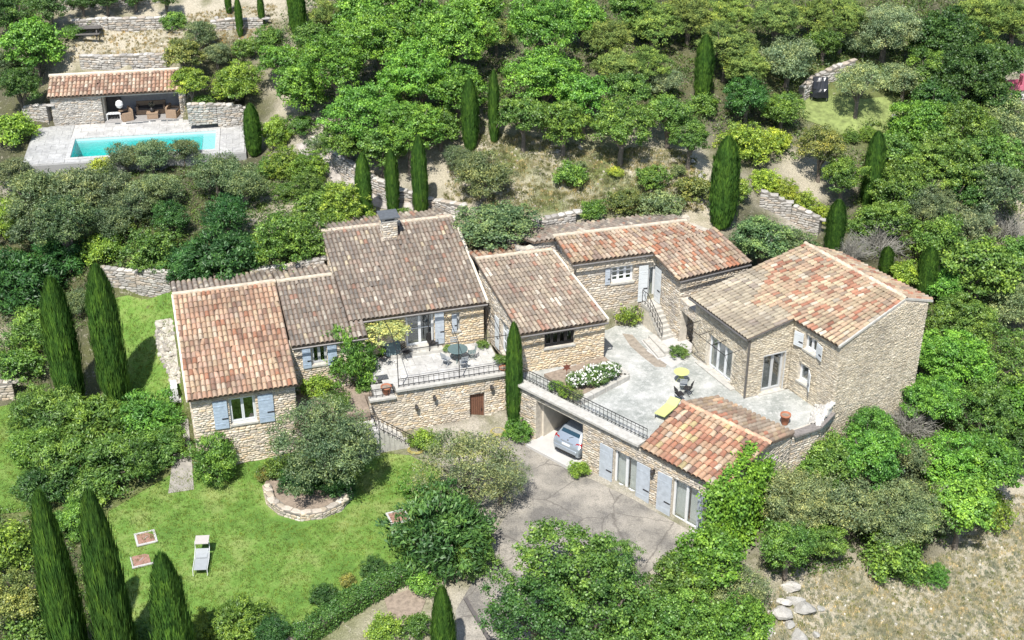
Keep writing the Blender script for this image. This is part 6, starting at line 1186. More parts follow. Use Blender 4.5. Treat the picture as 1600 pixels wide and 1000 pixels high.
NAME = {'oakA': 'oak_tree', 'oliveA': 'olive_tree', 'oak': 'oak_tree', 'oakL': 'oak_tree', 'holm': 'holm_oak_tree', 'olive': 'olive_tree', 'oliveL': 'olive_tree', 'pine': 'pine_tree', 'shrub': 'shrub', 'ball': 'clipped_bush', 'laurel': 'laurel_bush', 'twig': 'bare_shrub', 'cyp': 'cypress_tree'}
CAT = {'oakA': 'oak tree', 'oliveA': 'olive tree', 'oak': 'oak tree', 'oakL': 'oak tree', 'holm': 'holm oak', 'olive': 'olive tree', 'oliveL': 'olive tree', 'pine': 'pine tree', 'shrub': 'shrub', 'ball': 'bush', 'laurel': 'bush', 'twig': 'bare shrub', 'cyp': 'cypress'}
TR = np.random.default_rng(77); _cnt = {}
def plant(kind, colr, cx, cy, rpx, label, base=None, flat=1.0, group=None, lift=None):
    tree = kind in ('oakA', 'oliveA', 'oak', 'oakL', 'holm', 'olive', 'oliveL', 'pine'); Rw = rpx * 86 / FPX
    tall_ = TR.uniform(1.0, 1.75) if kind in ('oak', 'oakL', 'pine', 'holm') and base is None and not (1325 < cx < 1490 and 280 < cy < 475) else 1.0
    for _q in range(3):
        Rv = Rw * KV[kind] * flat; hc = (Rv * .95 + Rw * .28) * tall_ if tree else Rv * .70
        if lift is not None: hc = Rv * lift
        P_ = ground_at(cx, cy, hc) if base is None else at(cx, cy, base + hc); Rw = rpx * depth(P_) / FPX
    gz = float(P_[2]) - hc; t = thing(NAME[kind], label, CAT[kind], (P_[0], P_[1], gz), TR.uniform(0, 6.28), group)
    i = _cnt[kind] = _cnt.get(kind, -1) + 1; me = K[kind][i % len(K[kind])]
    o = link(PART[kind], me, t); o.location = (0, 0, hc); s_ = Rw / NOM[kind]; o.scale = (s_ * TR.uniform(.94, 1.08), s_ * TR.uniform(.94, 1.08), s_ * flat * TR.uniform(.95, 1.06))
    cc = np.array(G_[colr]) * 1.07 * TR.uniform(.84, 1.18) * np.array([TR.uniform(.92, 1.1), 1, TR.uniform(.9, 1.1)]); o.color = (*cc, 1)
    if tree or kind == 'laurel': q = link('trunk', TRUNKS[i % 3], t); q.scale = (max(Rw * .75, .35), max(Rw * .75, .35), hc)
    return t
def cypress(px, ytop, ybot, wpx, label, base=None, dk=1.0):
    ta = 3 if ybot > 1000 else 0
    P_ = ground_at(px, ybot) if base is None else at(px, ybot, base); ht = zat(P_[:2], ytop) - P_[2]; rad = wpx / 2 * depth(P_) / FPX * 1.04
    t = thing('cypress_tree', label, 'cypress', P_, TR.uniform(0, 6.28)); i = _cnt['cyp'] = _cnt.get('cyp', -1) + 1; o = link('crown', K['cyp'][i % 3 + ta], t); o.scale = (rad, rad, ht - .12); o.location = (0, 0, .12); o.color = (*np.array(G_['cyp']) * TR.uniform(.9, 1.15) * dk, 1)
    q = link('trunk', TRUNKS[i % 3], t); q.scale = (.6, .6, min(ht * .3, 1.2))
for a in [(116, 436, 642, 44, 'tall cypress with a blunt tip standing farther from the orange roofed wing'), (185, 417, 634, 46, 'tall cypress beside the narrow side lawn, nearer the orange roofed wing'), (120, 772, 1060, 54, 'foreground cypress beside the far hedge edge, outer of the tall pair'), (192, 772, 1060, 58, 'tall foreground cypress at the edge of the main lawn, inner of the pair'), (283, 868, 1070, 58, 'pointed foreground cypress standing in front of the inspection covers'), (694, 918, 1040, 36, 'foreground cypress beside the drive below the dark laurel'),
 (803, 506, 664, 25, 'slim cypress in front of the terrace wall corner by the garage'), (571, 241, 346, 23, 'cypress of the trio behind the chimney, nearest the clipped dome bush'), (615, 236, 338, 20, 'thinnest cypress, middle of the trio behind the chimney roof'), (658, 213, 345, 24, 'tallest cypress of the trio just behind the main roof ridge'), (735, 124, 234, 24, 'cypress under the oak wood edge, the fatter of the pair above the scrub'), (772, 111, 222, 16, 'thin cypress at the oak wood edge, right of a fatter one'),
 (398, 163, 243, 25, 'cypress at the deck corner beside the swimming pool'), (1097, 56, 156, 27, 'dark cypress standing among pines high in the wood'), (1127, 216, 355, 42, 'big columnar cypress right behind the upper house roof'), (1357, 207, 325, 30, 'dark cypress leaning between oaks below the terrace lawn'), (1301, 313, 394, 28, 'cypress directly behind the tall house ridge'), (1382, 386, 428, 20, 'smallest cypress peeping over the tall house roof'), (1443, 387, 464, 30, 'cypress at the gable end of the tall house'),
 (376, -4, 58, 11, 'little cypress on the dry slope with a clear short shadow'), (410, -8, 40, 10, 'very slim cypress near the top frame edge on the dry slope'), (358, -14, 22, 10, 'small cypress cut by the top frame edge above the round shrub'), (467, -30, 54, 27, 'dark wide cypress at the top edge beside the bright oaks')]: cypress(*a)
T = """oak bright 52 70 46|bright green oak beside the dry terraces, above the pool house corner
holm dark 14 20 40|dark holm oak in the topmost corner beyond the bright oak
holm dark 75 8 32|dark holm oak touching the top edge over the bright oak
holm dark 30 132 34|bluish dark holm oak below the bright oak near the pool house
holm bluish 8 100 26|grey dark tree at the frame edge between bright oak and golden bush
shrub lime 24 206 36|golden green round bush at the frame edge by the pool deck
shrub mid 114 52 16|small green shrub beside the picnic table
holm dark 128 2 20|dark treetop over the highest terrace wall, nearest the bright oak
holm dark 165 -4 22|dark treetop over the middle of the highest terrace wall
holm dark 210 -6 22|dark treetop above the far end of the highest terrace wall
holm mid 258 -6 20|green treetop at the frame edge above the round slope shrub
shrub mid 272 34 20|round green shrub alone on the dry upper terrace
shrub lime 216 33 9|tiny yellowish shrub growing out of the upper terrace wall
shrub mid 141 36 9|tiny green shrub growing on the wall behind the picnic table
olive grey 312 52 28|grey green olive next to the round terrace shrub
oak brown 288 84 30|brownish green tree above the right end of the pool house roof
oak lime 297 128 26|fresh green tree overhanging the pool house roof end
olive grey 338 82 24|olive between the brownish tree and the golden bush
shrub mid 385 78 22|green shrub at the top of the path above the golden bush
laurel lime 368 130 36|large golden green bush above the wall beside the pool
shrub mid 318 160 18|green shrub in the gap between pool house and golden bush
shrub mid 420 60 24|shrub under the slim cypress at the edge of the dry slope
pine pine 512 24 28|yellowish pine behind the dark cypress at the top edge
olive grey 196 244 24|silvery shrub tip at the near pool corner
olive grey 236 241 27|grey green tree whose top overlaps the turquoise water
olive grey 286 232 25|grey green tree in front of the pool, nearer the steps end
olive grey 338 268 34|broad olive just below the pool steps end
olive grey 60 306 48|large grey olive below the pool deck at the frame edge
olive grey 112 300 44|large grey olive below the near pool corner
olive grey 165 292 34|olive under the pool wall, between the big olives and the yellow shrub
shrub yellow 158 262 18|bright yellow green shrub under the pool wall
olive grey 20 270 28|olive at the frame edge just below the paved deck
olive grey 245 292 32|olive with a dark shadow under the middle of the pool
olive grey 380 285 34|olive between the pool and the clipped hedges
holm bluish 100 345 40|dark grey oak in the slope thicket below the olives
holm bluish 52 352 34|dark grey oak at the frame edge below the big olive
laurel lime 12 345 32|lime green bush cut by the frame edge above the tall hedge
laurel deep 36 440 62|huge dark leafy bush behind the two side lawn cypresses
laurel deep 95 402 34|dark leafy bush on the slope over the blunt cypress
olive grey 206 318 30|grey shrub on the slope above the big clipped ball
olive grey 165 345 32|grey shrub on the slope left of the yellowish shrub
shrub lime 190 350 20|yellowish shrub in the middle of the garden slope
shrub lime 160 392 28|yellow green shrub above the side lawn retaining wall
holm deep 268 340 24|glossy dark bush above the clipped ball
holm deep 352 335 30|glossy dark green bush on the slope above the variegated bush
ball mid 242 396 42|largest round clipped bush, on top of the side lawn wall
laurel deep 300 412 36|dark leaved shrub hanging over the back roof of the orange wing
laurel deep 346 400 46|broad dark leaved shrub directly behind the orange wing ridge
shrub lime 398 392 24|yellow flecked shrub between the dark shrub and clipped bushes
ball mid 438 378 40|clipped bush behind the roof step, beside the yellow flecked shrub
ball mid 474 372 36|clipped bush touching the main roof corner
shrub yellow 405 385 15|small yellow shrub in front of the clipped bushes
ball lime 446 256 26|flat topped bright hedge bush near the pool cypress
ball lime 482 262 28|flat topped bright hedge bush beside the stony track
ball mid 480 292 24|clipped bush just under the flat topped hedge bushes
ball mid 422 262 18|small clipped bush at the pool end of the hedge
shrub mid 444 300 18|little green shrub in the rough garden below the hedge
shrub mid 488 324 26|dark rounded shrub left of the dome bush
shrub mid 520 298 16|upright small shrub by the track steps
ball lime 540 322 36|large dome shaped clipped bush left of the cypress trio
ball mid 580 346 16|low clipped bush at the foot of the first trio cypress
ball mid 632 336 14|low clipped bush between the middle and tallest trio cypress
ball lime 520 350 22|low bright hedge along the top edge of the main roof
ball mid 690 334 11|little clipped bush right of the tallest trio cypress
laurel lime 430 208 28|palm leaved shrub at the top of the stony track
shrub mid 470 196 22|green shrub in the bend above the stony track
oak bright 440 94 34|light green oak at the edge of the wood above the golden bush
oak bright 472 136 42|bright oak over a tangle of bare trunks
oakL bright 524 96 52|bright green oak near the dark wide cypress
oakL bright 594 60 56|large bright green oak in the middle of the oak wood top
oakL bright 655 118 58|largest bright oak crown in the middle of the wood
oakL bright 566 172 52|bright green oak above the first trio cypress
oakL bright 640 196 50|bright oak just above the tallest trio cypress
oakL bright 706 58 60|bright green oak above the fat cypress
oak bright 716 138 42|bright oak crown touching the tip of the fat cypress
oak mid 596 232 36|shaded lower oak crown between the trio cypress tips
oak mid 540 218 34|lower oak crown beside the stony track wall
oak mid 688 196 32|shaded oak edge over the dark rubble wall
oak bright 560 22 42|bright oak at the top edge, left of the largest crown
oak bright 638 12 44|bright oak cut by the top edge in mid wood
oak bright 745 14 44|bright oak cut by the top edge above the brownish tree
holm brown 776 52 30|brownish green tree between two bright oak masses
oak mid 490 60 30|green oak beside the foot of the dark wide cypress
shrub grey 500 228 22|pale rounded shrub on the wall by the track
oakL bright 846 38 54|very bright oak at the top edge right of the brownish tree
oak bright 910 30 38|bright oak between the very bright oak and the pines
oakL bright 852 118 54|broad bright oak above the scrub slope
oak bright 912 150 42|bright oak right of the broad one above the scrub slope
oak mid 818 178 36|green oak over the wood edge by the thin cypress
oak mid 880 192 38|shaded oak along the lower edge of the wood
pine pine 952 58 36|yellowish pine beyond the bright oaks
pine pine 962 104 32|pale pine crown in the middle of the wood
pine pine 1012 102 34|pine with pale grey branches left of the dark wood cypress
olive silver 1040 128 26|silvery bush left of the dark wood cypress
oak mid 986 140 36|green oak below the two pale pines
holm mid 972 196 46|rounded green oak at the lower wood edge above the scrub shrubs
holm mid 1046 180 42|leafy green tree left of the yellow hedge bush
holm mid 1078 214 32|green tree touching the large columnar cypress tip
pine pine 1020 38 42|pine near the top edge left of the wood cypress
pine pine 1076 26 40|pine at the top edge directly above the wood cypress
pine pine 1140 20 36|pine at the top edge right of the wood cypress
pine pine 1135 66 42|layered pine beside the wood cypress
pine pine 1165 104 36|pine with flat branches above the dark bush
holm deep 1168 152 36|dark green bush above the yellow hedge bush
shrub mid 1102 166 26|green shrub at the foot of the wood cypress
oak mid 985 10 34|green tree at the top edge between two pines
ball yellow 1164 224 42|bright yellow green rounded bush behind the big cypress
shrub brown 1088 296 32|yellowish shrub left of the columnar cypress
shrub lime 1150 300 26|yellow green shrub right of the columnar cypress
shrub mid 890 276 28|round green shrub in the middle of the scrub slope
shrub mid 1018 278 28|grey green shrub high on the scrub slope near the rocks
shrub yellow 962 270 12|small yellow flowering broom on the scrub slope
shrub mid 926 330 24|bright low shrub above the upper house back roof
shrub brown 974 316 30|dark rounded shrub above the upper house back roof
shrub grey 1032 324 32|grey green shrub above the upper house ridge
shrub grey 1060 268 14|small grey shrub below the pale boulder
shrub grey 905 260 13|small grey tuft shrub near the round scrub shrub
olive grey 756 270 46|broad olive on the scrub slope below the two wood cypresses
olive grey 716 244 24|small olive next to the broad one on the scrub slope
holm sage 778 352 62|large grey green bush filling the gap behind main and middle roofs
holm sage 1190 372 50|large grey green bush between upper house and tall house
holm sage 1238 392 38|grey green bush just behind the tall house ridge
olive silver 1232 92 46|silvery olive beside the tarpaulin covered barbecue
pine pine 1212 28 38|pine above the silvery olive at the top edge
pine pine 1272 26 38|pine crown at the top edge above the terrace olives
pine pine 1318 28 34|pale pine near the top edge beyond the terrace
holm mid 1288 66 30|green tree between the pines and the curved wall
olive silver 1350 70 22|small olive with visible trunk above the terrace lawn
oliveL silver 1385 46 50|large silvery olive at the back of the terraces
olive silver 1344 124 33|olive standing on the small terrace lawn with its shadow
olive silver 1414 122 33|olive on the terrace edge beside the dark wood
holm mid 1458 108 34|dark tree in front of the deep wood by the terrace olive
oakL dark 1474 62 54|dark oak in the deep wood beyond the terrace
pine pine 1532 36 48|yellowish pine at the top of the deep wood
pine pine 1586 30 40|yellowish pine in the far top corner of the wood
oakL dark 1508 112 54|large dark oak left of the pink bench
oak dark 1560 92 38|dark oak just above the pink bench
oak dark 1550 156 38|dark oak in front of the pink bench
oak dark 1462 152 34|dark oak at the edge of the terrace lawn
holm brown 1284 226 38|dense brownish green tree below the terrace lawn
holm mid 1222 170 32|green bush left of the terrace lawn
shrub yellow 1208 222 26|yellowish bush between the bright bush and brownish tree
ball lime 1356 210 14|low hedge bush along the lower edge of the terrace lawn
ball lime 1330 214 13|low hedge bush next to the brownish tree
oakL bright 1434 196 50|bright oak just below the terrace lawn corner
oakL mid 1502 200 50|bright green oak below the dark wood
olive silver 1564 182 44|silvery olive below the pink bench
oak mid 1402 244 42|green oak right of the leaning dark cypress
oakL mid 1472 252 54|broad green oak in the middle of the far wood
oakL mid 1546 246 50|green oak at the far side of the wood near the frame edge
olive silver 1594 218 36|silvery tree cut by the frame edge below the pink bench
ball yellow 1196 284 24|yellow hedge bush at the upper end of the sloping row
ball yellow 1226 300 25|second yellow hedge bush down the sloping row
ball yellow 1256 318 22|third yellow hedge bush down the sloping row
ball yellow 1286 334 18|lowest yellow hedge bush beside the ridge cypress
holm mid 1318 272 34|grey green oak left of the leaning dark cypress
oakL mid 1400 294 48|green oak behind the ridge cypress
oliveL grey 1446 322 46|grey green tree in the wood behind the smallest cypress
holm dark 1498 296 46|dark holm oak among lighter trees in the far wood
holm grey 1560 292 44|greyish tree at the frame edge above the grey bare shrub
oak mid 1380 342 36|green oak above the pale bare twigs
holm mid 1464 374 44|leafy green tree above the gable end cypress
olive silver 1512 350 40|silvery tree beside the grey bare shrub at the frame edge
twig grey 1376 372 40|pale bare shrub behind the smallest cypress
twig grey 1332 385 30|pale bare shrub beside the ridge cypress
twig grey 1578 352 38|grey bare shrub near the frame edge
twig grey 1490 430 26|bare shrub in the oaks right of the gable end cypress
oak mid 1532 420 54|rounded oak right of the gable end cypress
oak bright 1478 446 32|light oak just beside the gable end cypress
shrub lime 1412 428 26|yellow green shrub between the two roof edge cypresses
shrub mid 1345 355 24|green shrub near the pale bare shrub
olive silver 1566 470 46|silvery tree at the frame edge, level with the gable eaves
oakL mid 1504 500 50|oak to the right of the gable eaves
oak mid 1596 402 38|oak cut by the frame edge below the grey bare shrub
oakL bright 1484 560 54|large light oak against the gable wall
oakA mid 1568 566 62|large light oak at the frame edge level with the gable
oak bright 1446 545 34|oak branch mass overlapping the gable wall
oakL bright 1456 625 46|oak in front of the gable wall foot
oakA mid 1530 645 58|large oak beyond the pale bare shrub
oak bright 1596 640 48|oak cut by the frame edge above the dry field
holm fresh 1362 668 38|leafy shrub tree in front of the gable wall base
holm mid 1310 722 46|green tree below the curving stone wall
holm fresh 1362 716 48|bright green tree in front of the gable
olive grey 1420 716 44|grey green tree below the pale bare shrub
twig grey 1424 655 40|pale bare shrub against the oaks by the gable foot
oakL bright 1486 724 52|light oak at the lower edge of the gable wood
oak bright 1552 724 48|light oak near the dry field corner
oak dark 1592 700 34|dark oak at the frame edge by the dry field corner
oliveL silver 1238 780 58|big silvery olive in front of the annex gable wall
olive silver 1326 790 52|silvery olive beyond the big one by the dry field
holm mid 1280 750 34|green tree behind the two silvery field olives
oliveL silver 1402 806 54|wide silvery olive at the edge of the dry field
olive grey 1452 790 46|grey tree joined to the wide field olive
oak bright 1505 786 46|bright oak at the upper edge of the dry field
shrub lime 1548 800 32|yellow green shrub at the corner of the dry field
holm mid 1232 852 40|dark green bush under the big silvery olive
holm mid 1290 845 30|green bush between the silvery olives at the field edge
shrub mid 1396 876 42|low green shrub spreading onto the dry field
ball fresh 1462 900 20|small round bright bush out on the dry field
shrub mid 1420 895 24|rough low shrub beside the small round field bush
oak bright 1105 880 60|bright shrubby oak hiding the drive corner below the ivy
oliveL silver 1140 920 62|silvery bush right of the bright shrubby oak
oak mid 1062 905 48|green oak beside the drive in the foreground
oakL mid 1060 975 64|green foreground oak cut by the lower edge
oak bright 1150 985 54|bright foreground oak cut by the lower edge near the rocks
oakA mid 880 892 84|large dark oak in the foreground beside the drive
oakA mid 930 950 86|dark oak at the lower edge, right part of the foreground mass
oakA dark 840 965 76|dark oak at the lower edge beside the drive bend
oak mid 985 985 52|green oak at the lower edge between the two foreground masses
oakA mid 960 872 38|thin topped oak standing up in front of the drive
laurel mid 335 722 41|dense round bush against the front wall of the orange wing
oliveL grey 506 697 80|big rounded grey green bush in the half round stone bed
laurel deep 470 745 34|dark leafy plant at the foot of the big bed bush
laurel deep 530 760 28|strap leaved green plant at the stone edging
shrub mid 432 735 24|green shrub at the wall end of the half round bed
shrub brown 415 742 16|small brownish shrub beside the half round bed
oliveA silver 730 735 82|silver olive with open branches between lawn and drive
oliveA silver 782 752 44|silver olive branch mass leaning over the drive
laurel dark 690 835 84|big dark laurel between lawn and drive
laurel mid 735 868 40|lighter laurel shoot on the drive side of the big laurel
shrub fresh 645 760 24|low green shrub under the silver olive by the lawn
shrub lime 665 690 24|bushy plant beside the hose under the terrace wall
laurel mid 52 640 38|leafy hedge bush at the frame end of the hedge by the pale wall
laurel mid 56 700 44|hedge bush facing the far lawn, middle of its edge
laurel dark 74 756 44|darker hedge bush just behind the outer foreground cypress tip
laurel mid 80 650 52|hedge bush at the far lawn edge under the blunt cypress
laurel mid 150 668 60|broad leafy hedge bush in front of the two side cypresses
laurel fresh 222 652 52|bright leafy hedge bush beside the concrete path
laurel mid 110 725 54|hedge bush facing the far lawn, lower row
laurel mid 190 722 58|leafy hedge bush in the middle of the lower row
laurel mid 250 700 40|leafy hedge bush next to the concrete path end
shrub mid 140 770 36|dark low bush between hedge and tall foreground cypresses
laurel fresh 118 815 36|bright leafy bush between the two tall foreground cypresses
shrub mid 30 570 40|green shrub beside the pale wall at the frame edge
laurel mid 55 520 44|leafy bush in front of the huge dark bush
olive grey 122 470 24|grey bush tucked behind the blunt cypress
shrub lime 12 860 46|golden green bush at the frame edge by the foreground cypress
holm brown 20 935 50|brownish green bush at the frame edge in the lower corner
shrub mid 60 985 46|leafy bush at the foot of the outer foreground cypress
shrub mid 205 1000 30|low bush between the foreground cypresses at the lower edge
laurel lime 372 968 46|yellow green leafy bush at the lower edge of the lawn
laurel lime 320 985 34|yellow green bush next to the pointed cypress
holm deep 425 985 28|dark bush at the lower lawn edge beside the hedge
ball dark 506 930 21|rounded low bush alone near the hedge end of the lawn
shrub brown 543 908 13|tiny brownish bush between the two low lawn bushes
ball dark 586 889 23|rounded low bush beside the big dark laurel
shrub lime 600 985 32|yellowish spiky shrub below the clipped hedge
shrub mid 650 978 26|green shrub beside the drive cypress
shrub fresh 660 912 26|green shrub between laurel and drive cypress
shrub lime 905 735 18|straggly plant against the garage wall beside the shutters
ball fresh 809 673 24|bright green bush around the foot of the slim cypress
shrub mid 1062 550 15|small potted style shrub beside the tall house wall"""
def zoom_(x, y, k):
    if 235 < y < 440 and x < 545: return 1.2
    if x > 1180 and y > 690: return 1.13
    if x > 1290: return 1.05
    return 1.06 if k.startswith('oak') else 1.0
for ln_ in T.split('\n'):
    a, lab = ln_.split('|'); k, c_, x, y, r_ = a.split(); base = {'905 735': -3.0, '809 673': -3.0, '1062 550': 0.0}.get(x + ' ' + y); plant(k, c_, float(x), float(y), float(r_) * zoom_(float(x), float(y), k), lab, base, {'778 352': .62, '335 722': 1.3,  '1190 372': .8}.get(x + ' ' + y, 1.0), None, 2.3 if (x, y) == ('1344', '124') else None)
plant('shrub', 'lime', 976, 487, 29, 'yellow green shrub at the corner between stair and middle house', 0.0)
plant('laurel', 'fresh', 550, 564, 43, 'tall leafy oleander between the orange wing and the dining terrace', -.75, 1.6)
plant('shrub', 'lime', 498, 606, 26, 'yellow green low shrub under the small blue shuttered window', -.75); plant('shrub', 'mid', 530, 628, 20, 'green shrub on the bank behind the big rounded bed bush', -.75); plant('shrub', 'fresh', 470, 600, 15, 'small green shrub in the corner of orange wing and bank', -.75)
plant('shrub', 'mid', 570, 606, 16, 'small green plant at the foot of the oleander', -1.0); plant('laurel', 'mid', 468, 625, 16, 'climber at the inner corner of the orange wing', -1.8, 1.6)
plant('shrub', 'mid', 755, 538, 10, 'small plant at the corner of the dining terrace by the house', 0.0); plant('shrub', 'mid', 702, 545, 9, 'small plant against the terrace house wall', 0.0); plant('shrub', 'mid', 782, 562, 12, 'plant in the pot beside the slim cypress', 0.2)
vine = plant('shrub', 'gold', 600, 513, 40, 'golden flowering vine trained over the pergola end of the terrace', 1.6, .5)
rb = thing('rose_bush', 'white flowering rose bush in the stone edged bed', 'rose bush', at(926, 600, .2)); 
for x_, y_, s_ in ((-.85, -.25, .62), (0, .1, .75), (.8, .5, .7), (.4, -.1, .5)): o = link('foliage', K['shrub'][int(abs(x_ * 7)) % 3], rb); o.location = (x_, y_, .45 * s_ + .1); o.scale = (s_,) * 3; o.color = (.09, .17, .045, 1)
r = np.random.default_rng(5); n = 260; P_ = []
for x_, y_, s_ in ((-.85, -.25, .62), (0, .1, .75), (.8, .5, .7)): d = sph(r, 90); d[:, 2] = np.abs(d[:, 2]); P_.append(np.array([x_, y_, .45 * s_ + .1]) + d * s_ * r.uniform(.8, 1.02, (90, 1)) * [1, 1, .8])
P_ = np.concatenate(P_); P_ = np.repeat(P_, 5, 0) + r.normal(0, .03, (len(P_) * 5, 3)); me = leaves('flowers', P_, r.normal(size=P_.shape) + [0, -.3, .8], .085, .075, np.full(len(P_), .5), M_PETAL, r); link('flowers', me, rb)
plant('shrub', 'mid', 868, 603, 11, 'small green plant at the wall end of the rose bed', .15); plant('shrub', 'grey', 900, 618, 12, 'small grey plant at the near tip of the rose bed', .15)
plant('shrub', 'lime', 882, 612, 14, 'small mixed plants in the bed under the star ornament', .15)

# one clipped hedge along the lower edge of the lawn
hp = [ground_at(*q) for q in ((455, 1012), (500, 984), (545, 953), (590, 927), (634, 903))]; hd_ = thing('hedge', 'low clipped green hedge running diagonally along the lawn towards the dark laurel', 'hedge', hp[2]); r = np.random.default_rng(12); Ps, Ns = [], []
for a_, b_ in zip(hp[:-1], hp[1:]):
    d = b_ - a_; L_ = np.linalg.norm(d); sd = np.array([-d[1], d[0], 0]) / L_; n = int(L_ * 1500); t_ = r.random(n); f = r.random(n); u = np.where(f < .45, r.uniform(-1, 1, n), np.sign(r.normal(size=n))); zz = np.where(f < .45, 1.0, r.uniform(0, 1, n)); bmp_ = 1 + .10 * np.sin(t_ * L_ * 5) + .08 * np.sin(t_ * L_ * 11 + 1)
    Ps.append(a_ + t_[:, None] * d + u[:, None] * sd * .46 * bmp_[:, None] + zz[:, None] * np.array([0, 0, .75]) * bmp_[:, None] + r.normal(0, .045, (n, 3))); Ns.append(np.where((f < .45)[:, None], np.array([0, 0, 1.]), u[:, None] * sd) + r.normal(size=(n, 3)) * .6)
P_ = np.concatenate(Ps) - np.array(hd_.location); o = link('foliage', leaves('hedge_foliage', P_, np.concatenate(Ns), .10, .065, .45 + r.normal(0, .17, len(P_)), M_LEAF, r), hd_); o.color = (.075, .17, .036, 1)
mb = MB()
for a_, b_ in zip(hp[:-1], hp[1:]): mb.tube([Vector(a_ - hp[2]) + Vector((0, 0, .3)), Vector(b_ - hp[2]) + Vector((0, 0, .3))], .28, 6)
mb.build('stems', M_BARK, hd_)

# ivy over the annex corner: clumps of leaves on the two wall faces and over the eave
r = np.random.default_rng(3); Ps, Ns, Ts = [], [], []; nA = np.array([*(-fG[1]), 0]); nB = np.array([*fG[0], 0])
def ivy_clump(c_, nrm, m_=60, s_=.2): o = r.normal(0, s_, (m_, 3)); Ps.append(c_ + o); Ns.append(nrm * 1.0 + [0, 0, .5] + r.normal(size=(m_, 3)) * .45); Ts.append(.55 + r.normal(0, .1) + r.normal(0, .14, m_))
for k in range(150):
    z_ = r.uniform(-3.5, .3); 
    if r.random() < .42: q = G3(r.uniform(-30.0 + .25 * z_ * -.1, -29.25), 47.0 - r.uniform(0, .35), z_); ivy_clump(q, nA)
    else: b_ = 46.9 + abs(r.normal(0, 1.5)); q = G3(-29.2 + r.uniform(0, .55), b_, min(z_, .2 + .25 * (b_ - 47) if b_ < 50.5 else 0)); ivy_clump(q, nB)
for k in range(110): b_ = r.uniform(46.9, 50.3); ivy_clump(G3(-29.15 + r.uniform(0, .35), b_, r.uniform(-2.6, .15 + (b_ - 47) * .22)), nB)
for k in range(34): b_ = r.uniform(46.9, 50.0); ivy_clump(G3(-29.35 - abs(r.normal(0, .22)), b_, .35 + (b_ - 47) * .24), np.array([0, 0, 1.]), 45, .14)
for k in range(60): ivy_clump(G3(r.uniform(-29.9, -28.4), 46.6 - r.uniform(0, 1.2) if k % 2 else r.uniform(46, 49), -3.5 + abs(r.normal(0, .5))), np.array([.2, -.5, .7]), 50, .22)
iv = thing('ivy', 'bright green ivy climbing over the corner of the patchwork roofed annex', 'ivy', G3(-29.3, 47, -3.5)); P_ = np.concatenate(Ps) - np.array(iv.location); o = link('foliage', leaves('ivy_foliage', P_, np.concatenate(Ns), .15, .13, np.concatenate(Ts), M_LEAF, r), iv); o.color = (.125, .26, .032, 1)
mb = MB()
for k in range(6): x_ = r.normal(0, .3); mb.tube([(x_, -.1, 0), (x_ * 1.4, 0, 1.6), (x_ * 2, .1, 3.4)], [.03, .02, .01], 5)
mb.build('stems', M_BARK, iv)

# ---------------------------------------------------------------- uncountable ground cover
def cover(name, poly, n, sz, per, colr, seed, l, wd, upright=False, avoid=()):
    P0 = scatter_poly(poly, n, seed); r = np.random.default_rng(seed + 9)
    for q in avoid: P0 = P0[~in_poly(P0[:, :2], q)]
    s_ = sz * r.uniform(.4, 1.4, len(P0)); d = sph(r, len(P0) * per); d[:, 2] = np.abs(d[:, 2]); P_ = np.repeat(P0, per, 0) + d * np.repeat(s_, per)[:, None] * r.uniform(.5, 1, (len(d), 1)) * [1, 1, .8]
    Nn = d + r.normal(size=d.shape) * .5; tg = None
    if upright: Nn = r.normal(size=d.shape) * [1, 1, .15]; tg = np.c_[r.normal(0, .35, (len(d), 2)), np.ones(len(d))]
    T_ = np.repeat(.45 + r.normal(0, .16, len(P0)), per) + r.normal(0, .12, len(d))
    o = link(name, leaves(name, P_, Nn, l * r.uniform(.6, 1.3, len(d)), wd * r.uniform(.7, 1.2, len(d)), T_, M_LEAF, r, tg)); o.color = (*colr, 1); tag(o, kind='stuff')
HOUSES = [HOUSE_LOW, [WA(.3, 62), WA(17, 62), WA(33, 62), WA(32, 71), WA(17, 75), WA(9, 76), WA(.5, 73)], [wA, wB, wD, eEi, eFi]]
WOOD1 = gpoly([(420, 60), (500, -30), (1250, -30), (1620, -30), (1620, 380), (1560, 560), (1420, 620), (1440, 470), (1330, 380), (1300, 240), (1180, 260), (1100, 200), (760, 200), (560, 250), (480, 180)])
TERL = gpoly([(1255, 160), (1300, 120), (1400, 150), (1410, 185), (1330, 205), (1280, 195)])
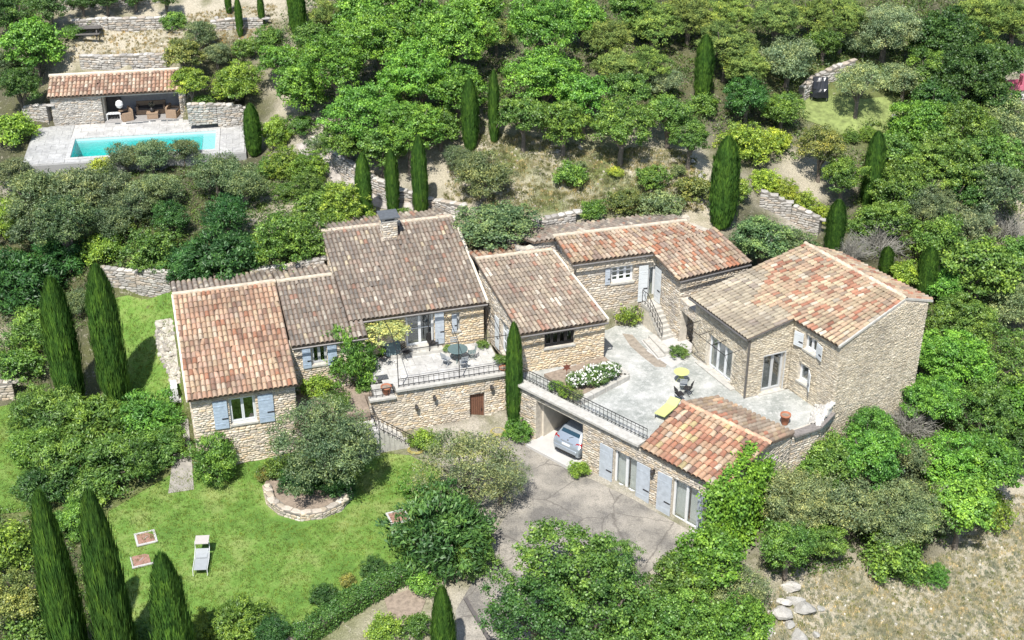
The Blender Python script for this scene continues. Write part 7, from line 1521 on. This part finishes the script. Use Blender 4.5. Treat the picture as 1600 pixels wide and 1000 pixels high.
cover('undergrowth', WOOD1, 3400, .65, 36, (.085, .14, .035), 21, .15, .10, avoid=[TERL] + HOUSES)
WOOD2 = gpoly([(-20, 270), (400, 260), (520, 300), (560, 345), (500, 400), (390, 430), (160, 440), (150, 470), (40, 620), (-20, 600)])
cover('undergrowth', WOOD2, 1700, .5, 30, (.095, .155, .040), 22, .12, .08, avoid=[DECK] + HOUSES)
WOOD3 = gpoly([(1200, 760), (1280, 680), (1400, 650), (1560, 560), (1620, 640), (1560, 760), (1490, 840), (1390, 880), (1200, 900)])
cover('undergrowth', WOOD3, 900, .5, 32, (.09, .15, .035), 23, .13, .09, avoid=HOUSES)
cover('scrub', SLOPE, 900, .28, 30, (.17, .18, .07), 24, .13, .035, True, HOUSES); cover('dry_grass', SLOPE, 1600, .16, 22, (.38, .35, .22), 25, .2, .022, True, HOUSES)
cover('dry_grass', FIELD, 3600, .15, 22, (.40, .385, .29), 26, .2, .022, True); cover('green_tufts', FIELD, 450, .16, 22, (.20, .23, .09), 27, .16, .03, True)
cover('dry_grass', UPTER, 1500, .14, 18, (.32, .27, .15), 28, .18, .022, True)
cover('grass', gpoly([(-20, 640), (40, 628), (66, 690), (62, 770), (40, 800), (-20, 805)]), 1400, .14, 10, (.16, .22, .05), 33, .13, .02, True); cover('grass', gpoly([(172, 470), (200, 462), (268, 452), (276, 560), (288, 640), (262, 650), (180, 648), (170, 560)]), 1600, .14, 10, (.16, .22, .05), 34, .13, .02, True)
cover('grass', LAWN, 9000, .16, 10, (.17, .23, .05), 29, .13, .02, True, [gpoly([(405, 770), (420, 815), (480, 825), (555, 790), (560, 750), (420, 740)])])
FRONT = gpoly([(940, 1000), (980, 930), (1020, 890), (1090, 860), (1200, 930), (1180, 1030), (950, 1040)]); cover('undergrowth', FRONT, 260, .4, 30, (.09, .15, .04), 30, .13, .09)
LOWL = gpoly([(-20, 800), (150, 790), (180, 860), (200, 1040), (-20, 1040)]); cover('undergrowth', LOWL, 420, .4, 30, (.085, .15, .035), 31, .12, .08)
